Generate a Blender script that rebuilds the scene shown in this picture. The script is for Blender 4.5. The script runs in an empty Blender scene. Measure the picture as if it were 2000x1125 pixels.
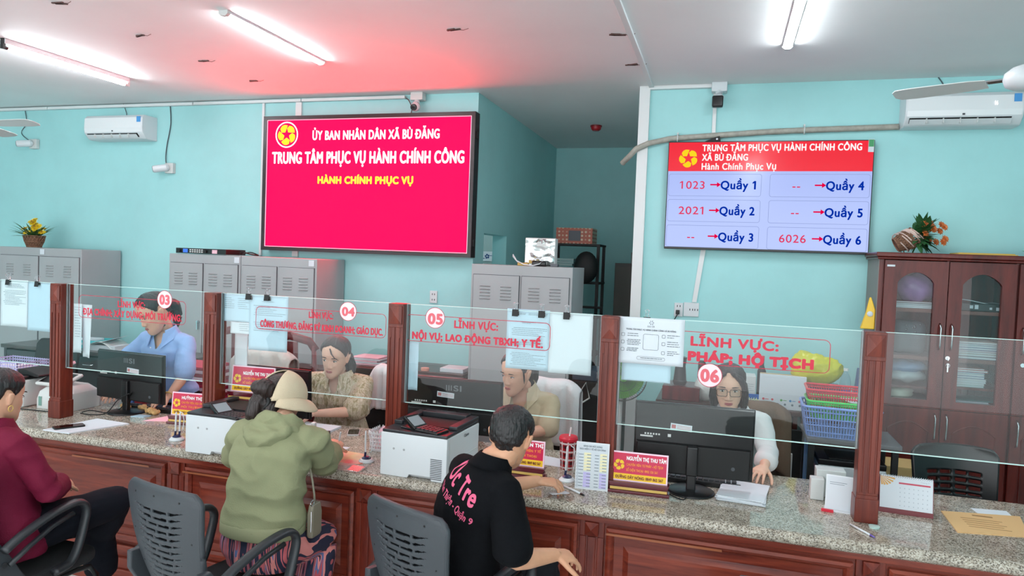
import bpy, bmesh, math, random
import numpy as np
from mathutils import Vector as V, Matrix, noise
from mathutils.bvhtree import BVHTree

scene = bpy.context.scene
COL = scene.collection
R = math.radians
PI = math.pi
random.seed(7)

# ------------------------------------------------------------------ camera
CAM_H = 1.85
YAW, PITCH, ROLL = 0.28899886, 0.03972153, 0.03803391     # turned left, tipped down, rolled (radians)
cam_data = bpy.data.cameras.new('camera')
cam_data.sensor_width = 36.0
cam_data.lens = 36.0 * 1383.19 / 2000.0
cam_data.clip_start = 0.05
cam_data.clip_end = 100
cam = bpy.data.objects.new('camera', cam_data)
COL.objects.link(cam)


def cam_matrix(y, p, r):
    B = Matrix(((1, 0, 0), (0, 0, -1), (0, 1, 0)))
    Ry = Matrix(((math.cos(y), 0, math.sin(y)), (0, 1, 0), (-math.sin(y), 0, math.cos(y))))
    Rx = Matrix(((1, 0, 0), (0, math.cos(p), -math.sin(p)), (0, math.sin(p), math.cos(p))))
    Rz = Matrix(((math.cos(r), -math.sin(r), 0), (math.sin(r), math.cos(r), 0), (0, 0, 1)))
    M = Rz @ Rx @ Ry @ B                                   # world -> x right, y down, z forward
    W = Matrix((M[0], -M[1], -M[2])).transposed()
    return Matrix.Translation((0, 0, CAM_H)) @ W.to_4x4()


cam.matrix_world = cam_matrix(YAW, PITCH, ROLL)
scene.camera = cam

# ------------------------------------------------------------------ daylight from the open front of the hall, exposure
world = bpy.data.worlds.new('world')
scene.world = world
world.use_nodes = True
bg = world.node_tree.nodes['Background']
bg.inputs[0].default_value = (0.93, 0.97, 1.0, 1)
bg.inputs[1].default_value = 2.5
scene.view_settings.view_transform = 'Standard'
scene.view_settings.look = 'None'
scene.view_settings.gamma = 1.0
scene.view_settings.use_curve_mapping = False
scene.view_settings.exposure = 0.42
TUBE_POWER = 78.0            # emission of the ceiling tubes
LED_POWER = 5.8             # emission of the red LED wall

# ------------------------------------------------------------------ helpers


class MB:
    """collects faces of one mesh; s.cur is the material slot"""

    def __init__(s):
        s.v = []; s.f = []; s.mi = []; s.cur = 0

    def slot(s, i):
        s.cur = i
        return s

    def add(s, vs, fs):
        o = len(s.v)
        s.v += [tuple(p) for p in vs]
        s.f += [tuple(i + o for i in f) for f in fs]
        s.mi += [s.cur] * len(fs)
        return s

    def bx(s, x0, x1, y0, y1, z0, z1, M=None):
        vs = [V((x, y, z)) for z in (z0, z1) for y in (y0, y1) for x in (x0, x1)]
        if M is not None:
            vs = [M @ p for p in vs]
        return s.add(vs, [(0, 2, 3, 1), (4, 5, 7, 6), (0, 1, 5, 4), (2, 6, 7, 3), (0, 4, 6, 2), (1, 3, 7, 5)])

    def box(s, c, d, M=None):
        return s.bx(c[0] - d[0] / 2, c[0] + d[0] / 2, c[1] - d[1] / 2, c[1] + d[1] / 2, c[2] - d[2] / 2, c[2] + d[2] / 2, M)

    def loft(s, rings, caps=True, closed=False):
        n = len(rings[0]); k = len(rings)
        vs = [p for r in rings for p in r]
        fs = []
        for a in range(k if closed else k - 1):
            b = (a + 1) % k
            for i in range(n):
                j = (i + 1) % n
                fs.append((a * n + i, a * n + j, b * n + j, b * n + i))
        if caps and not closed:
            fs.append(tuple(range(n - 1, -1, -1)))
            fs.append(tuple((k - 1) * n + i for i in range(n)))
        return s.add(vs, fs)

    def tube(s, pts, r, n=8, closed=False, caps=True, flat=None, ref=(0, 0, 1)):
        """r: radius or list of radii; flat: (a,b) multipliers along side/up axes"""
        pts = [V(p) for p in pts]
        k = len(pts)
        rs = r if isinstance(r, (list, tuple)) else [r] * k
        rings = []
        for i, p in enumerate(pts):
            if closed:
                t = pts[(i + 1) % k] - pts[i - 1]
            else:
                t = pts[min(i + 1, k - 1)] - pts[max(i - 1, 0)]
            t.normalize()
            rf = V(ref)
            if abs(t.dot(rf)) > .97:
                rf = V((1, 0, 0)) if abs(t.x) < .9 else V((0, 1, 0))
            a = t.cross(rf).normalized(); b = a.cross(t).normalized()
            fa, fb = flat if flat else (1, 1)
            rings.append([p + a * (rs[i] * fa * math.cos(2 * PI * j / n)) + b * (rs[i] * fb * math.sin(2 * PI * j / n)) for j in range(n)])
        return s.loft(rings, caps, closed)

    def cyl(s, a, b, r0, r1=None, n=16):
        return s.tube([a, b], [r0, r0 if r1 is None else r1], n)

    def lathe(s, prof, c=(0, 0, 0), n=24, M=None):
        rings = []
        for r, z in prof:
            ring = [V((r * math.cos(2 * PI * j / n), r * math.sin(2 * PI * j / n), z)) for j in range(n)]
            if M is not None:
                ring = [M @ p for p in ring]
            rings.append([p + V(c) for p in ring])
        return s.loft(rings)

    def ball(s, c, r, n=12, m=8, M=None):
        r = (r, r, r) if not isinstance(r, (tuple, list)) else r
        rings = []
        for i in range(m + 1):
            t = -PI / 2 + PI * (i + .0001) / (m + .0002)
            ring = [V((r[0] * math.cos(t) * math.cos(2 * PI * j / n), r[1] * math.cos(t) * math.sin(2 * PI * j / n), r[2] * math.sin(t))) for j in range(n)]
            if M is not None:
                ring = [M @ p for p in ring]
            rings.append([p + V(c) for p in ring])
        return s.loft(rings)

    def prism(s, poly, y0, y1, M=None):
        """poly in (x,z), extruded along y"""
        n = len(poly)
        vs = [V((x, y0, z)) for x, z in poly] + [V((x, y1, z)) for x, z in poly]
        if M is not None:
            vs = [M @ p for p in vs]
        fs = [tuple(range(n)), tuple(range(2 * n - 1, n - 1, -1))]
        for i in range(n):
            j = (i + 1) % n
            fs.append((i, i + n, j + n, j))
        return s.add(vs, fs)

    def flat(s, poly, z0, z1, M=None):
        """poly in (x,y), extruded along z"""
        n = len(poly)
        vs = [V((x, y, z0)) for x, y in poly] + [V((x, y, z1)) for x, y in poly]
        if M is not None:
            vs = [M @ p for p in vs]
        fs = [tuple(range(n - 1, -1, -1)), tuple(range(n, 2 * n))]
        for i in range(n):
            j = (i + 1) % n
            fs.append((i, j, j + n, i + n))
        return s.add(vs, fs)

    def sheet(s, fn, nu, nv, thick=.0):
        """surface fn(u,v)->point, optional thickness along z of the normal"""
        P = [[V(fn(i / nu, j / nv)) for j in range(nv + 1)] for i in range(nu + 1)]
        vs = [p for r in P for p in r]
        w = nv + 1
        fs = [(i * w + j, (i + 1) * w + j, (i + 1) * w + j + 1, i * w + j + 1) for i in range(nu) for j in range(nv)]
        return s.add(vs, fs)


def build(name, mb, mats, parent=None, smooth=False, bevel=0, seg=2, solid=0, loc=None, sub=0):
    me = bpy.data.meshes.new(name)
    me.from_pydata(mb.v, [], mb.f)
    for m in (mats if isinstance(mats, (list, tuple)) else [mats]):
        me.materials.append(m)
    if any(mb.mi):
        me.polygons.foreach_set('material_index', mb.mi)
    bm = bmesh.new(); bm.from_mesh(me)
    bmesh.ops.recalc_face_normals(bm, faces=bm.faces)
    bm.to_mesh(me); bm.free()
    if smooth:
        me.polygons.foreach_set('use_smooth', [True] * len(me.polygons))
    me.update()
    o = bpy.data.objects.new(name, me)
    COL.objects.link(o)
    if parent is not None:
        o.parent = parent
    if loc is not None:
        o.location = loc
    if solid:
        d = o.modifiers.new('solid', 'SOLIDIFY'); d.thickness = abs(solid); d.offset = 1 if solid > 0 else -1
    if bevel:
        d = o.modifiers.new('bevel', 'BEVEL'); d.width = bevel; d.segments = seg; d.limit_method = 'ANGLE'; d.angle_limit = R(35)
        me.polygons.foreach_set('use_smooth', [True] * len(me.polygons))
        w = o.modifiers.new('wn', 'WEIGHTED_NORMAL'); w.keep_sharp = False
    if sub:
        d = o.modifiers.new('sub', 'SUBSURF'); d.levels = sub; d.render_levels = sub
    return o


def thing(name, label, cat, loc=(0, 0, 0), rz=0, group=None):
    o = bpy.data.objects.new(name, None)
    o.empty_display_size = .1
    COL.objects.link(o)
    o.location = loc
    o.rotation_euler = (0, 0, rz)
    return tag(o, label, cat, group)


def tag(o, label, cat, group=None, kind=None):
    o['label'] = label
    o['category'] = cat
    if group:
        o['group'] = group
    if kind:
        o['kind'] = kind
    return o


def struct(name, mb, m, **k):
    o = build(name, mb, m, **k)
    if not k.get('parent'):
        o['kind'] = 'structure'
    return o


def dup(root, loc, rz=None, label=None):
    r = root.copy(); COL.objects.link(r); r.location = loc
    if rz is not None:
        r.rotation_euler = (0, 0, rz)
    if label:
        r['label'] = label
    for ch in list(root.children):
        c = ch.copy(); COL.objects.link(c); c.parent = r
        for g in list(ch.children):
            d = g.copy(); COL.objects.link(d); d.parent = c
    return r


# ------------------------------------------------------------------ materials
def nodes(name):
    m = bpy.data.materials.new(name)
    m.use_nodes = True
    return m, m.node_tree.nodes, m.node_tree.links, m.node_tree.nodes['Principled BSDF']


def srgb(*c):
    return tuple((x / 255 / 12.92) if x / 255 <= .04045 else ((x / 255 + .055) / 1.055) ** 2.4 for x in c)


def mat(name, rgb, rough=.5, metal=0, spec=.5, var=0, scale=8, bump=0, bscale=60, stretch=(1, 1, 1), coat=0, alpha=1, sheen=0, trans=0):
    """plain procedural material: sRGB colour, optional noise variation and bump"""
    m, N, L, b = nodes(name)
    c = srgb(*rgb)
    b.inputs['Base Color'].default_value = (*c, 1)
    b.inputs['Roughness'].default_value = rough
    b.inputs['Metallic'].default_value = metal
    b.inputs['Specular IOR Level'].default_value = spec
    b.inputs['Coat Weight'].default_value = coat
    b.inputs['Alpha'].default_value = alpha
    b.inputs['Sheen Weight'].default_value = sheen
    b.inputs['Transmission Weight'].default_value = trans
    if var or bump:
        tc = N.new('ShaderNodeTexCoord'); mp = N.new('ShaderNodeMapping'); mp.inputs['Scale'].default_value = stretch
        L.new(tc.outputs['Object'], mp.inputs[0])
    if var:
        n = N.new('ShaderNodeTexNoise'); n.inputs['Scale'].default_value = scale; n.inputs['Detail'].default_value = 5
        L.new(mp.outputs[0], n.inputs['Vector'])
        r = N.new('ShaderNodeValToRGB')
        r.color_ramp.elements[0].position = .3; r.color_ramp.elements[1].position = .7
        r.color_ramp.elements[0].color = (*[x * (1 - var) for x in c], 1)
        r.color_ramp.elements[1].color = (*[min(1, x * (1 + var)) for x in c], 1)
        L.new(n.outputs['Fac'], r.inputs[0]); L.new(r.outputs[0], b.inputs['Base Color'])
    if bump:
        n2 = N.new('ShaderNodeTexNoise'); n2.inputs['Scale'].default_value = bscale; n2.inputs['Detail'].default_value = 4
        L.new(mp.outputs[0], n2.inputs['Vector'])
        bp = N.new('ShaderNodeBump'); bp.inputs['Strength'].default_value = bump; bp.inputs['Distance'].default_value = .01
        L.new(n2.outputs['Fac'], bp.inputs['Height']); L.new(bp.outputs[0], b.inputs['Normal'])
    return m


def wood(name, dark, light, rough=.3, scale=3, stretch=(9, 9, .7), coat=.3):
    m, N, L, b = nodes(name)
    tc = N.new('ShaderNodeTexCoord'); mp = N.new('ShaderNodeMapping'); mp.inputs['Scale'].default_value = stretch
    L.new(tc.outputs['Object'], mp.inputs[0])
    n = N.new('ShaderNodeTexNoise'); n.inputs['Scale'].default_value = scale; n.inputs['Detail'].default_value = 7; n.inputs['Roughness'].default_value = .65; n.inputs['Distortion'].default_value = .6
    L.new(mp.outputs[0], n.inputs['Vector'])
    r = N.new('ShaderNodeValToRGB'); r.color_ramp.elements[0].position = .32; r.color_ramp.elements[1].position = .68
    r.color_ramp.elements[0].color = (*srgb(*dark), 1); r.color_ramp.elements[1].color = (*srgb(*light), 1)
    L.new(n.outputs['Fac'], r.inputs[0]); L.new(r.outputs[0], b.inputs['Base Color'])
    b.inputs['Roughness'].default_value = rough; b.inputs['Coat Weight'].default_value = coat * .4; b.inputs['Coat Roughness'].default_value = .12; b.inputs['Specular IOR Level'].default_value = .3
    bp = N.new('ShaderNodeBump'); bp.inputs['Strength'].default_value = .12; bp.inputs['Distance'].default_value = .004
    L.new(n.outputs['Fac'], bp.inputs['Height']); L.new(bp.outputs[0], b.inputs['Normal'])
    return m


def emit(name, lin, strength=1.0):
    m = bpy.data.materials.new(name); m.use_nodes = True
    N, L = m.node_tree.nodes, m.node_tree.links
    N.clear()
    e = N.new('ShaderNodeEmission'); e.inputs[0].default_value = (*lin, 1); e.inputs[1].default_value = strength
    o = N.new('ShaderNodeOutputMaterial'); L.new(e.outputs[0], o.inputs[0])
    return m


def screen(name, lin, strength=1.0, rough=.15, spec=.5):
    """lit display: emission under a glossy face"""
    m, N, L, b = nodes(name)
    b.inputs['Base Color'].default_value = (.004, .004, .004, 1); b.inputs['Roughness'].default_value = rough
    b.inputs['Specular IOR Level'].default_value = spec
    b.inputs['Emission Color'].default_value = (*lin, 1); b.inputs['Emission Strength'].default_value = strength
    return m


def glass(name, tint=(.93, .97, .96), refl=1.0, rough=0.0):
    m = bpy.data.materials.new(name); m.use_nodes = True
    N, L = m.node_tree.nodes, m.node_tree.links
    N.clear()
    t = N.new('ShaderNodeBsdfTransparent'); t.inputs[0].default_value = (*tint, 1)
    g = N.new('ShaderNodeBsdfGlossy'); g.inputs[1].default_value = rough; g.inputs[0].default_value = (refl, refl, refl, 1)
    f = N.new('ShaderNodeFresnel'); f.inputs[0].default_value = 1.45
    x = N.new('ShaderNodeMixShader'); o = N.new('ShaderNodeOutputMaterial')
    ge = N.new('ShaderNodeNewGeometry'); iv = N.new('ShaderNodeMath'); iv.operation = 'SUBTRACT'; iv.inputs[0].default_value = 1
    L.new(ge.outputs['Backfacing'], iv.inputs[1])
    mu = N.new('ShaderNodeMath'); mu.operation = 'MULTIPLY'; L.new(f.outputs[0], mu.inputs[0]); L.new(iv.outputs[0], mu.inputs[1])
    L.new(mu.outputs[0], x.inputs[0]); L.new(t.outputs[0], x.inputs[1]); L.new(g.outputs[0], x.inputs[2]); L.new(x.outputs[0], o.inputs[0])
    return m


def granite(name):
    m, N, L, b = nodes(name)
    tc = N.new('ShaderNodeTexCoord')
    v = N.new('ShaderNodeTexVoronoi'); v.inputs['Scale'].default_value = 210; v.inputs['Randomness'].default_value = 1
    L.new(tc.outputs['Object'], v.inputs['Vector'])
    r = N.new('ShaderNodeValToRGB'); r.color_ramp.interpolation = 'CONSTANT'
    el = r.color_ramp.elements
    el[0].position = 0; el[0].color = (*srgb(100, 92, 82), 1)
    el[1].position = .14; el[1].color = (*srgb(166, 157, 142), 1)
    for p, c in ((.42, (142, 132, 118)), (.58, (184, 176, 162)), (.78, (122, 110, 97)), (.86, (196, 189, 177))):
        e = el.new(p); e.color = (*srgb(*c), 1)
    s = N.new('ShaderNodeSeparateColor'); L.new(v.outputs['Color'], s.inputs[0]); L.new(s.outputs[0], r.inputs[0])
    n = N.new('ShaderNodeTexNoise'); n.inputs['Scale'].default_value = 14; n.inputs['Detail'].default_value = 5
    L.new(tc.outputs['Object'], n.inputs['Vector'])
    mx = N.new('ShaderNodeMix'); mx.data_type = 'RGBA'; mx.blend_type = 'OVERLAY'; mx.inputs[0].default_value = .45
    L.new(r.outputs[0], mx.inputs[6]); L.new(n.outputs['Fac'], mx.inputs[7]); L.new(mx.outputs[2], b.inputs['Base Color'])
    b.inputs['Roughness'].default_value = .07; b.inputs['Specular IOR Level'].default_value = .6
    return m


def paint(name, rgb, stain=.10, rough=.55):
    """wall paint with faint blotches and scuffs"""
    m, N, L, b = nodes(name)
    c = srgb(*rgb)
    tc = N.new('ShaderNodeTexCoord')
    n = N.new('ShaderNodeTexNoise'); n.inputs['Scale'].default_value = 1.3; n.inputs['Detail'].default_value = 6; n.inputs['Roughness'].default_value = .6
    L.new(tc.outputs['Object'], n.inputs['Vector'])
    r = N.new('ShaderNodeValToRGB'); r.color_ramp.elements[0].position = .25; r.color_ramp.elements[1].position = .6
    r.color_ramp.elements[0].color = (*[x * (1 - stain) for x in c], 1); r.color_ramp.elements[1].color = (*c, 1)
    L.new(n.outputs['Fac'], r.inputs[0]); L.new(r.outputs[0], b.inputs['Base Color'])
    n2 = N.new('ShaderNodeTexNoise'); n2.inputs['Scale'].default_value = 90; L.new(tc.outputs['Object'], n2.inputs['Vector'])
    bp = N.new('ShaderNodeBump'); bp.inputs['Strength'].default_value = .06; bp.inputs['Distance'].default_value = .004
    L.new(n2.outputs['Fac'], bp.inputs['Height']); L.new(bp.outputs[0], b.inputs['Normal'])
    b.inputs['Roughness'].default_value = rough
    return m


M = {}
M['teal'] = paint('teal_wall_paint', (166, 220, 221))
M['ceil'] = paint('ceiling_paint', (238, 238, 238), .05, .7)
M['trim'] = mat('white_trunking', (224, 226, 226), .45)
M['granite'] = granite('polished_granite')
M['wood'] = wood('red_brown_wood', (80, 24, 18), (130, 54, 38), .3)
M['woodh'] = wood('red_brown_wood_horizontal', (84, 26, 19), (136, 58, 40), .3, stretch=(.7, 9, 9))
M['woodedge'] = wood('worn_wood_edge', (120, 62, 40), (168, 98, 62), .35, stretch=(.7, 9, 9))
M['post'] = wood('post_wood', (78, 27, 21), (126, 54, 39), .36)
M['cabwood'] = wood('cabinet_wood', (72, 20, 17), (112, 40, 33), .28, stretch=(5, 5, .6))
M['deskwood'] = wood('dark_desk_wood', (50, 26, 24), (80, 42, 38), .3, stretch=(.7, 6, 6))
M['redwood'] = wood('dark_red_chair_wood', (70, 20, 24), (112, 34, 38), .3)
M['glass'] = glass('clear_glass', (.955, .982, .976))
M['glassedge'] = mat('glass_edge', (196, 226, 220), .15, 0, .5)
M['cabglass'] = glass('cabinet_glass', (.86, .9, .9))
M['red'] = mat('red_lettering', (204, 28, 60), .5)
M['outline'] = mat('red_outline', (184, 38, 64), .5)
M['disc'] = mat('white_disc', (240, 216, 222), .5)
M['numred'] = mat('pale_red_numerals', (222, 96, 108), .5)
M['white'] = mat('white_plastic', (214, 219, 222), .38)
M['offwhite'] = mat('off_white_plastic', (205, 208, 206), .4)
M['black'] = mat('black_plastic', (17, 18, 20), .32)
M['matte'] = mat('matte_black', (14, 14, 15), .6)
M['rubber'] = mat('black_rubber', (20, 20, 22), .7)
M['chair'] = mat('grey_chair_plastic', (54, 58, 63), .45, bump=.15, bscale=400)
M['chairarm'] = mat('dark_grey_chair_arm', (40, 43, 47), .42)
M['chairmesh'] = mat('black_chair_mesh', (26, 27, 30), .9, bump=.5, bscale=500)
M['steel'] = mat('grey_painted_steel', (164, 166, 168), .38, 0, .5, var=.04, scale=2)
M['steeldark'] = mat('dark_seam', (70, 73, 78), .6)
M['chrome'] = mat('brushed_chrome', (200, 202, 206), .22, 1)
M['paper'] = mat('white_paper', (212, 218, 224), .75)
M['bluepaper'] = mat('bluish_paper', (186, 208, 222), .75)
M['ink'] = mat('grey_ink', (120, 132, 142), .8)
M['darkink'] = mat('dark_ink', (70, 78, 88), .8)
M['pink'] = mat('pink_paper', (236, 190, 202), .75)
M['yellow'] = mat('yellow_print', (246, 196, 40), .5)
M['orange'] = mat('orange_print', (250, 150, 60), .5)
M['magenta'] = mat('magenta_print', (204, 22, 72), .4)
M['maroonbase'] = mat('maroon_lacquer', (92, 18, 34), .18, coat=.5)
M['gold'] = mat('gold_strip', (214, 178, 96), .35)
M['wtext'] = mat('white_print', (255, 255, 255), .5)
M['floor'] = mat('grey_floor_tile', (224, 226, 224), .25, var=.05, scale=3)
M['red_plastic'] = mat('red_plastic', (206, 36, 58), .35)
M['green_plastic'] = mat('green_plastic', (72, 200, 96), .35)
M['blue_plastic'] = mat('blue_plastic', (128, 160, 226), .35)
M['teal_plastic'] = mat('teal_plastic', (70, 190, 196), .35)
M['lavender'] = mat('lavender_plastic', (196, 192, 236), .35)


# ------------------------------------------------------------------ lettering
_fc = bpy.data.curves.new('letters', 'FONT')
_fo = bpy.data.objects.new('letters', _fc)
COL.objects.link(_fo)
_fc.space_character = 1.10
_cache = {}


def _raw(s):
    if s in _cache:
        return _cache[s]
    _fc.body = s
    dg = bpy.context.evaluated_depsgraph_get()
    dg.update()
    me = bpy.data.meshes.new_from_object(_fo.evaluated_get(dg))
    vs = np.array([v.co[:2] for v in me.vertices]).reshape(-1, 2)
    fs = [tuple(p.vertices) for p in me.polygons]
    bpy.data.meshes.remove(me)
    _cache[s] = (vs, fs)
    return _cache[s]


CAPH = _raw('H')[0][:, 1].max()


def text(mb, s, o, xd, ud, w=None, h=.02, bold=0, align='l', eps=.0008, nd=None):
    """letters of cap height h, squeezed or stretched to width w, starting at baseline point o"""
    plain = s.replace('Đ', 'D').replace('đ', 'd')
    vs, fs = _raw(plain)
    vs = vs / CAPH
    vs = vs.copy(); fs = list(fs)
    for i, ch in enumerate(s):
        if ch in 'Đđ':
            g = plain[i]
            gw = _raw(g)[0][:, 0].max() / CAPH
            xr = _raw(plain[:i + 1])[0][:, 0].max() / CAPH
            if ch == 'Đ':
                x0, x1, y0, y1 = xr - gw - .06, xr - gw + .42, .45, .56
            else:
                x0, x1, y0, y1 = xr - .34, xr + .1, .88, .97
            k = len(vs)
            vs = np.vstack([vs, [[x0, y0], [x1, y0], [x1, y1], [x0, y1]]])
            fs.append((k, k + 1, k + 2, k + 3))
        if ch == '1':                                       # give the bare stem its flag
            xr = _raw(plain[:i + 1])[0][:, 0].max() / CAPH
            k = len(vs)
            vs = np.vstack([vs, [[xr - .16, .99], [xr - .36, .84], [xr - .36, .72], [xr - .10, .88]]])
            fs.append((k, k + 1, k + 2, k + 3))
    x0, x1 = vs[:, 0].min(), vs[:, 0].max()
    sx = (w / (x1 - x0)) if w else h
    W = (x1 - x0) * sx
    if align == 'c':
        off = -W / 2
    elif align == 'r':
        off = -W
    else:
        off = 0
    xd, ud, o = V(xd), V(ud), V(o)
    nd = V(nd) if nd is not None else xd.cross(ud)
    jit = [(0, 0)]
    if bold:
        b = bold * min(h, sx * 1.15)
        jit = [(b * math.cos(R(a)), b * .85 * math.sin(R(a))) for a in range(0, 360, 45 if bold < .1 else 18)] + [(0, 0)]
    for k, (jx, jy) in enumerate(jit):                      # each pass a hair in front of the last, so none lie in one plane
        mb.add([o + xd * (off + (x - x0) * sx + jx) + ud * (y * h + jy) + nd * eps * (1 + .9 * k / len(jit)) for x, y in vs], fs)
    return W


def rrect(x0, x1, z0, z1, r, n=6):
    P = []
    for cx, cz, a in ((x1 - r, z1 - r, 0), (x0 + r, z1 - r, 90), (x0 + r, z0 + r, 180), (x1 - r, z0 + r, 270)):
        for i in range(n + 1):
            t = R(a + 90 * i / n)
            P.append((cx + r * math.cos(t), cz + r * math.sin(t)))
    return P


def outline(mb, poly, t, y):
    """closed thin line of width t along an (x,z) polygon in the plane y, facing -y"""
    cx = sum(p[0] for p in poly) / len(poly); cz = sum(p[1] for p in poly) / len(poly)
    n = len(poly)
    out = []
    for i in range(n):
        a, b = V(poly[i - 1]), V(poly[(i + 1) % n])
        d = (b - a)
        if d.length < 1e-9:
            d = V((1, 0))
        d.normalize()
        nn = V((d.y, -d.x))
        out.append(V(poly[i]) - nn * t)
    vs = [(p[0], y, p[1]) for p in poly] + [(p[0], y, p[1]) for p in out]
    mb.add(vs, [(i, (i + 1) % n, (i + 1) % n + n, i + n) for i in range(n)])


def emblem(mb, c, r, xd=(1, 0, 0), ud=(0, 0, 1), eps=.001, gap=.05):
    """ring of five folded ribbons leaving a star in the middle"""
    xd, ud, c = V(xd), V(ud), V(c)
    nd = xd.cross(ud)

    def P(a, q):
        return c + xd * (math.cos(a) * q * r) + ud * (math.sin(a) * q * r) + nd * eps
    for k in range(5):
        a0 = PI / 2 + k * 2 * PI / 5
        a1 = a0 + 2 * PI / 5
        am = (a0 + a1) / 2
        pts = [P(am, .30), P(a0 + gap, .66)]
        pts.append(P(a0 + .16 - .26, .98))
        for i in range(7):
            t = i / 6
            a = a0 - .10 + (a1 - a0 - .28) * t + .06
            pts.append(P(a, 1.0 + .10 * math.sin(PI * t) - .04))
        pts.append(P(a1 - .30, .92))
        pts.append(P(a1 - gap, .66))
        fs = [(0, i, i + 1) for i in range(1, len(pts) - 1)]
        mb.add(pts, fs)


def lines(mb, rnd, x0, x1, z0, z1, y, n, h=.0022, gapprob=.1):
    """rows of illegible small print on a sheet facing -y"""
    for i in range(n):
        z = z1 - (z1 - z0) * (i + .5) / n
        x = x0 + rnd.random() * (x1 - x0) * .08
        e = x1 - (rnd.random() ** 2) * (x1 - x0) * .5
        while x < e:
            w = .006 + rnd.random() * .014
            mb.add([(x, y, z), (min(x + w, e), y, z), (min(x + w, e), y, z + h), (x, y, z + h)], [(0, 1, 2, 3)])
            x += w + .002
# ------------------------------------------------------------------ the room
CEIL = 3.325
XL, XR, YF, YW, YR = -9.5, 4.6, -4.5, 6.0, 9.07
struct('floor', MB().bx(XL, XR, YF, YR + .2, -.1, 0), M['floor'])
ceiling = struct('ceiling', MB().bx(XL, XR, YF, YR + .2, CEIL, CEIL + .1), M['ceil'])
struct('wall_back_left', MB().bx(XL, -2.16, YW, YW + .15, 0, CEIL), M['teal'])
struct('wall_back_right', MB().bx(-.70, XR, YW, YW + .15, 0, CEIL), M['teal'])
w = MB()
w.bx(-2.31, -2.16, 6.15, 6.28, 0, CEIL); w.bx(-2.31, -2.16, 7.0, YR, 0, CEIL)
w.bx(-2.31, -2.16, 6.28, 7.0, 2.09, CEIL); w.bx(-2.31, -2.16, 6.28, 7.0, 0, 1.2)
struct('wall_recess_left', w, M['teal'])
struct('wall_recess_back', MB().bx(-2.31, -.55, YR, YR + .15, 0, CEIL), M['teal'])
struct('wall_recess_right', MB().bx(-.70, -.55, 6.15, YR, 0, CEIL), M['teal'])
struct('wall_left', MB().bx(XL - .15, XL, YF, YW + .15, 0, CEIL), M['teal'])
struct('wall_right', MB().bx(XR, XR + .15, YF, YW + .15, 0, CEIL), M['teal'])
# what the opening in the recess wall looks into
struct('wall_store', MB().bx(-4.2, -4.05, 6.15, YR, 0, CEIL), mat('store_wall', (150, 158, 158), .7))
struct('wall_store_back', MB().bx(-4.2, -2.31, YR, YR + .15, 0, CEIL), mat('store_wall_grey', (150, 172, 170), .7))

M['tile'] = mat('tile_blue_print', (38, 62, 120), .3)
t = thing('border_tile', 'white wall tile strip with blue flower print, seen through the recess opening', 'tile', (-3.06, 9.066, 1.885), -PI / 2)
build('strip', MB().box((0, 0, 0), (.01, .7, .13)), mat('tile_glaze', (214, 216, 220), .2), t)
mb = MB()
for k in range(7):
    y = -.3 + k * .1
    for q in range(5):
        a = q * 2 * PI / 5 + k
        mb.box((.006, y + .022 * math.cos(a), .022 * math.sin(a)), (.002, .022, .022))
    mb.box((.006, y + .05, .03 * math.sin(k * 2.2)), (.002, .03, .008))
build('flower_print', mb, M['tile'], t)
o = build('window_1', MB().bx(-3.33, -3.30, 9.02, 9.07, 1.0, 2.06).bx(-3.60, -3.57, 9.02, 9.07, 1.0, 2.06).bx(-3.57, -3.33, 9.02, 9.07, 2.02, 2.06).bx(-3.57, -3.33, 9.05, 9.07, 1.0, 2.02), mat('grey_frame', (150, 158, 160), .4))
o['kind'] = 'structure'

# trunking and trims
struct('trim_1', MB().flat([(-.735, 5.965), (-.65, 5.965), (-.65, 6.0), (-.70, 6.0), (-.70, 6.15), (-.735, 6.15)], 0, CEIL), M['trim'])
struct('trim_2', MB().bx(-.66, -.62, -1, 5.97, CEIL - .018, CEIL), M['trim'], bevel=.004)
mb = MB()
for a, b in ((-9.5, -7.1), (-7.09, -5.2), (-5.19, -3.95), (-3.94, -2.86)):
    mb.bx(a, b, 5.955, 6.0, CEIL - .040, CEIL - .012)
struct('trim_3', mb, M['trim'], bevel=.004)
struct('trim_4', MB().bx(-.65, -.16, 5.955, 6.0, CEIL - .03, CEIL), M['trim'], bevel=.004)
struct('trim_5', MB().bx(-4.395, -4.37, 5.98, 6.0, 1.80, CEIL - .04), M['trim'], bevel=.003)
struct('trim_6', MB().bx(-4.02, -3.955, 5.98, 6.0, 1.80, CEIL - .04), M['trim'], bevel=.003)
struct('trim_7', MB().bx(-.145, -.115, 5.98, 6.0, 2.0, CEIL - .04), M['trim'], bevel=.003)
mb = MB(); mb.add([(-.185, 5.98, 2.0), (-.145, 5.98, 2.0), (-.20, 5.98, 1.56), (-.235, 5.98, 1.56), (-.185, 6.0, 2.0), (-.145, 6.0, 2.0), (-.20, 6.0, 1.56), (-.235, 6.0, 1.56)],
                  [(0, 1, 2, 3), (4, 7, 6, 5), (0, 4, 5, 1), (1, 5, 6, 2), (2, 6, 7, 3), (3, 7, 4, 0)])
struct('trim_8', mb, M['trim'])

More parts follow.
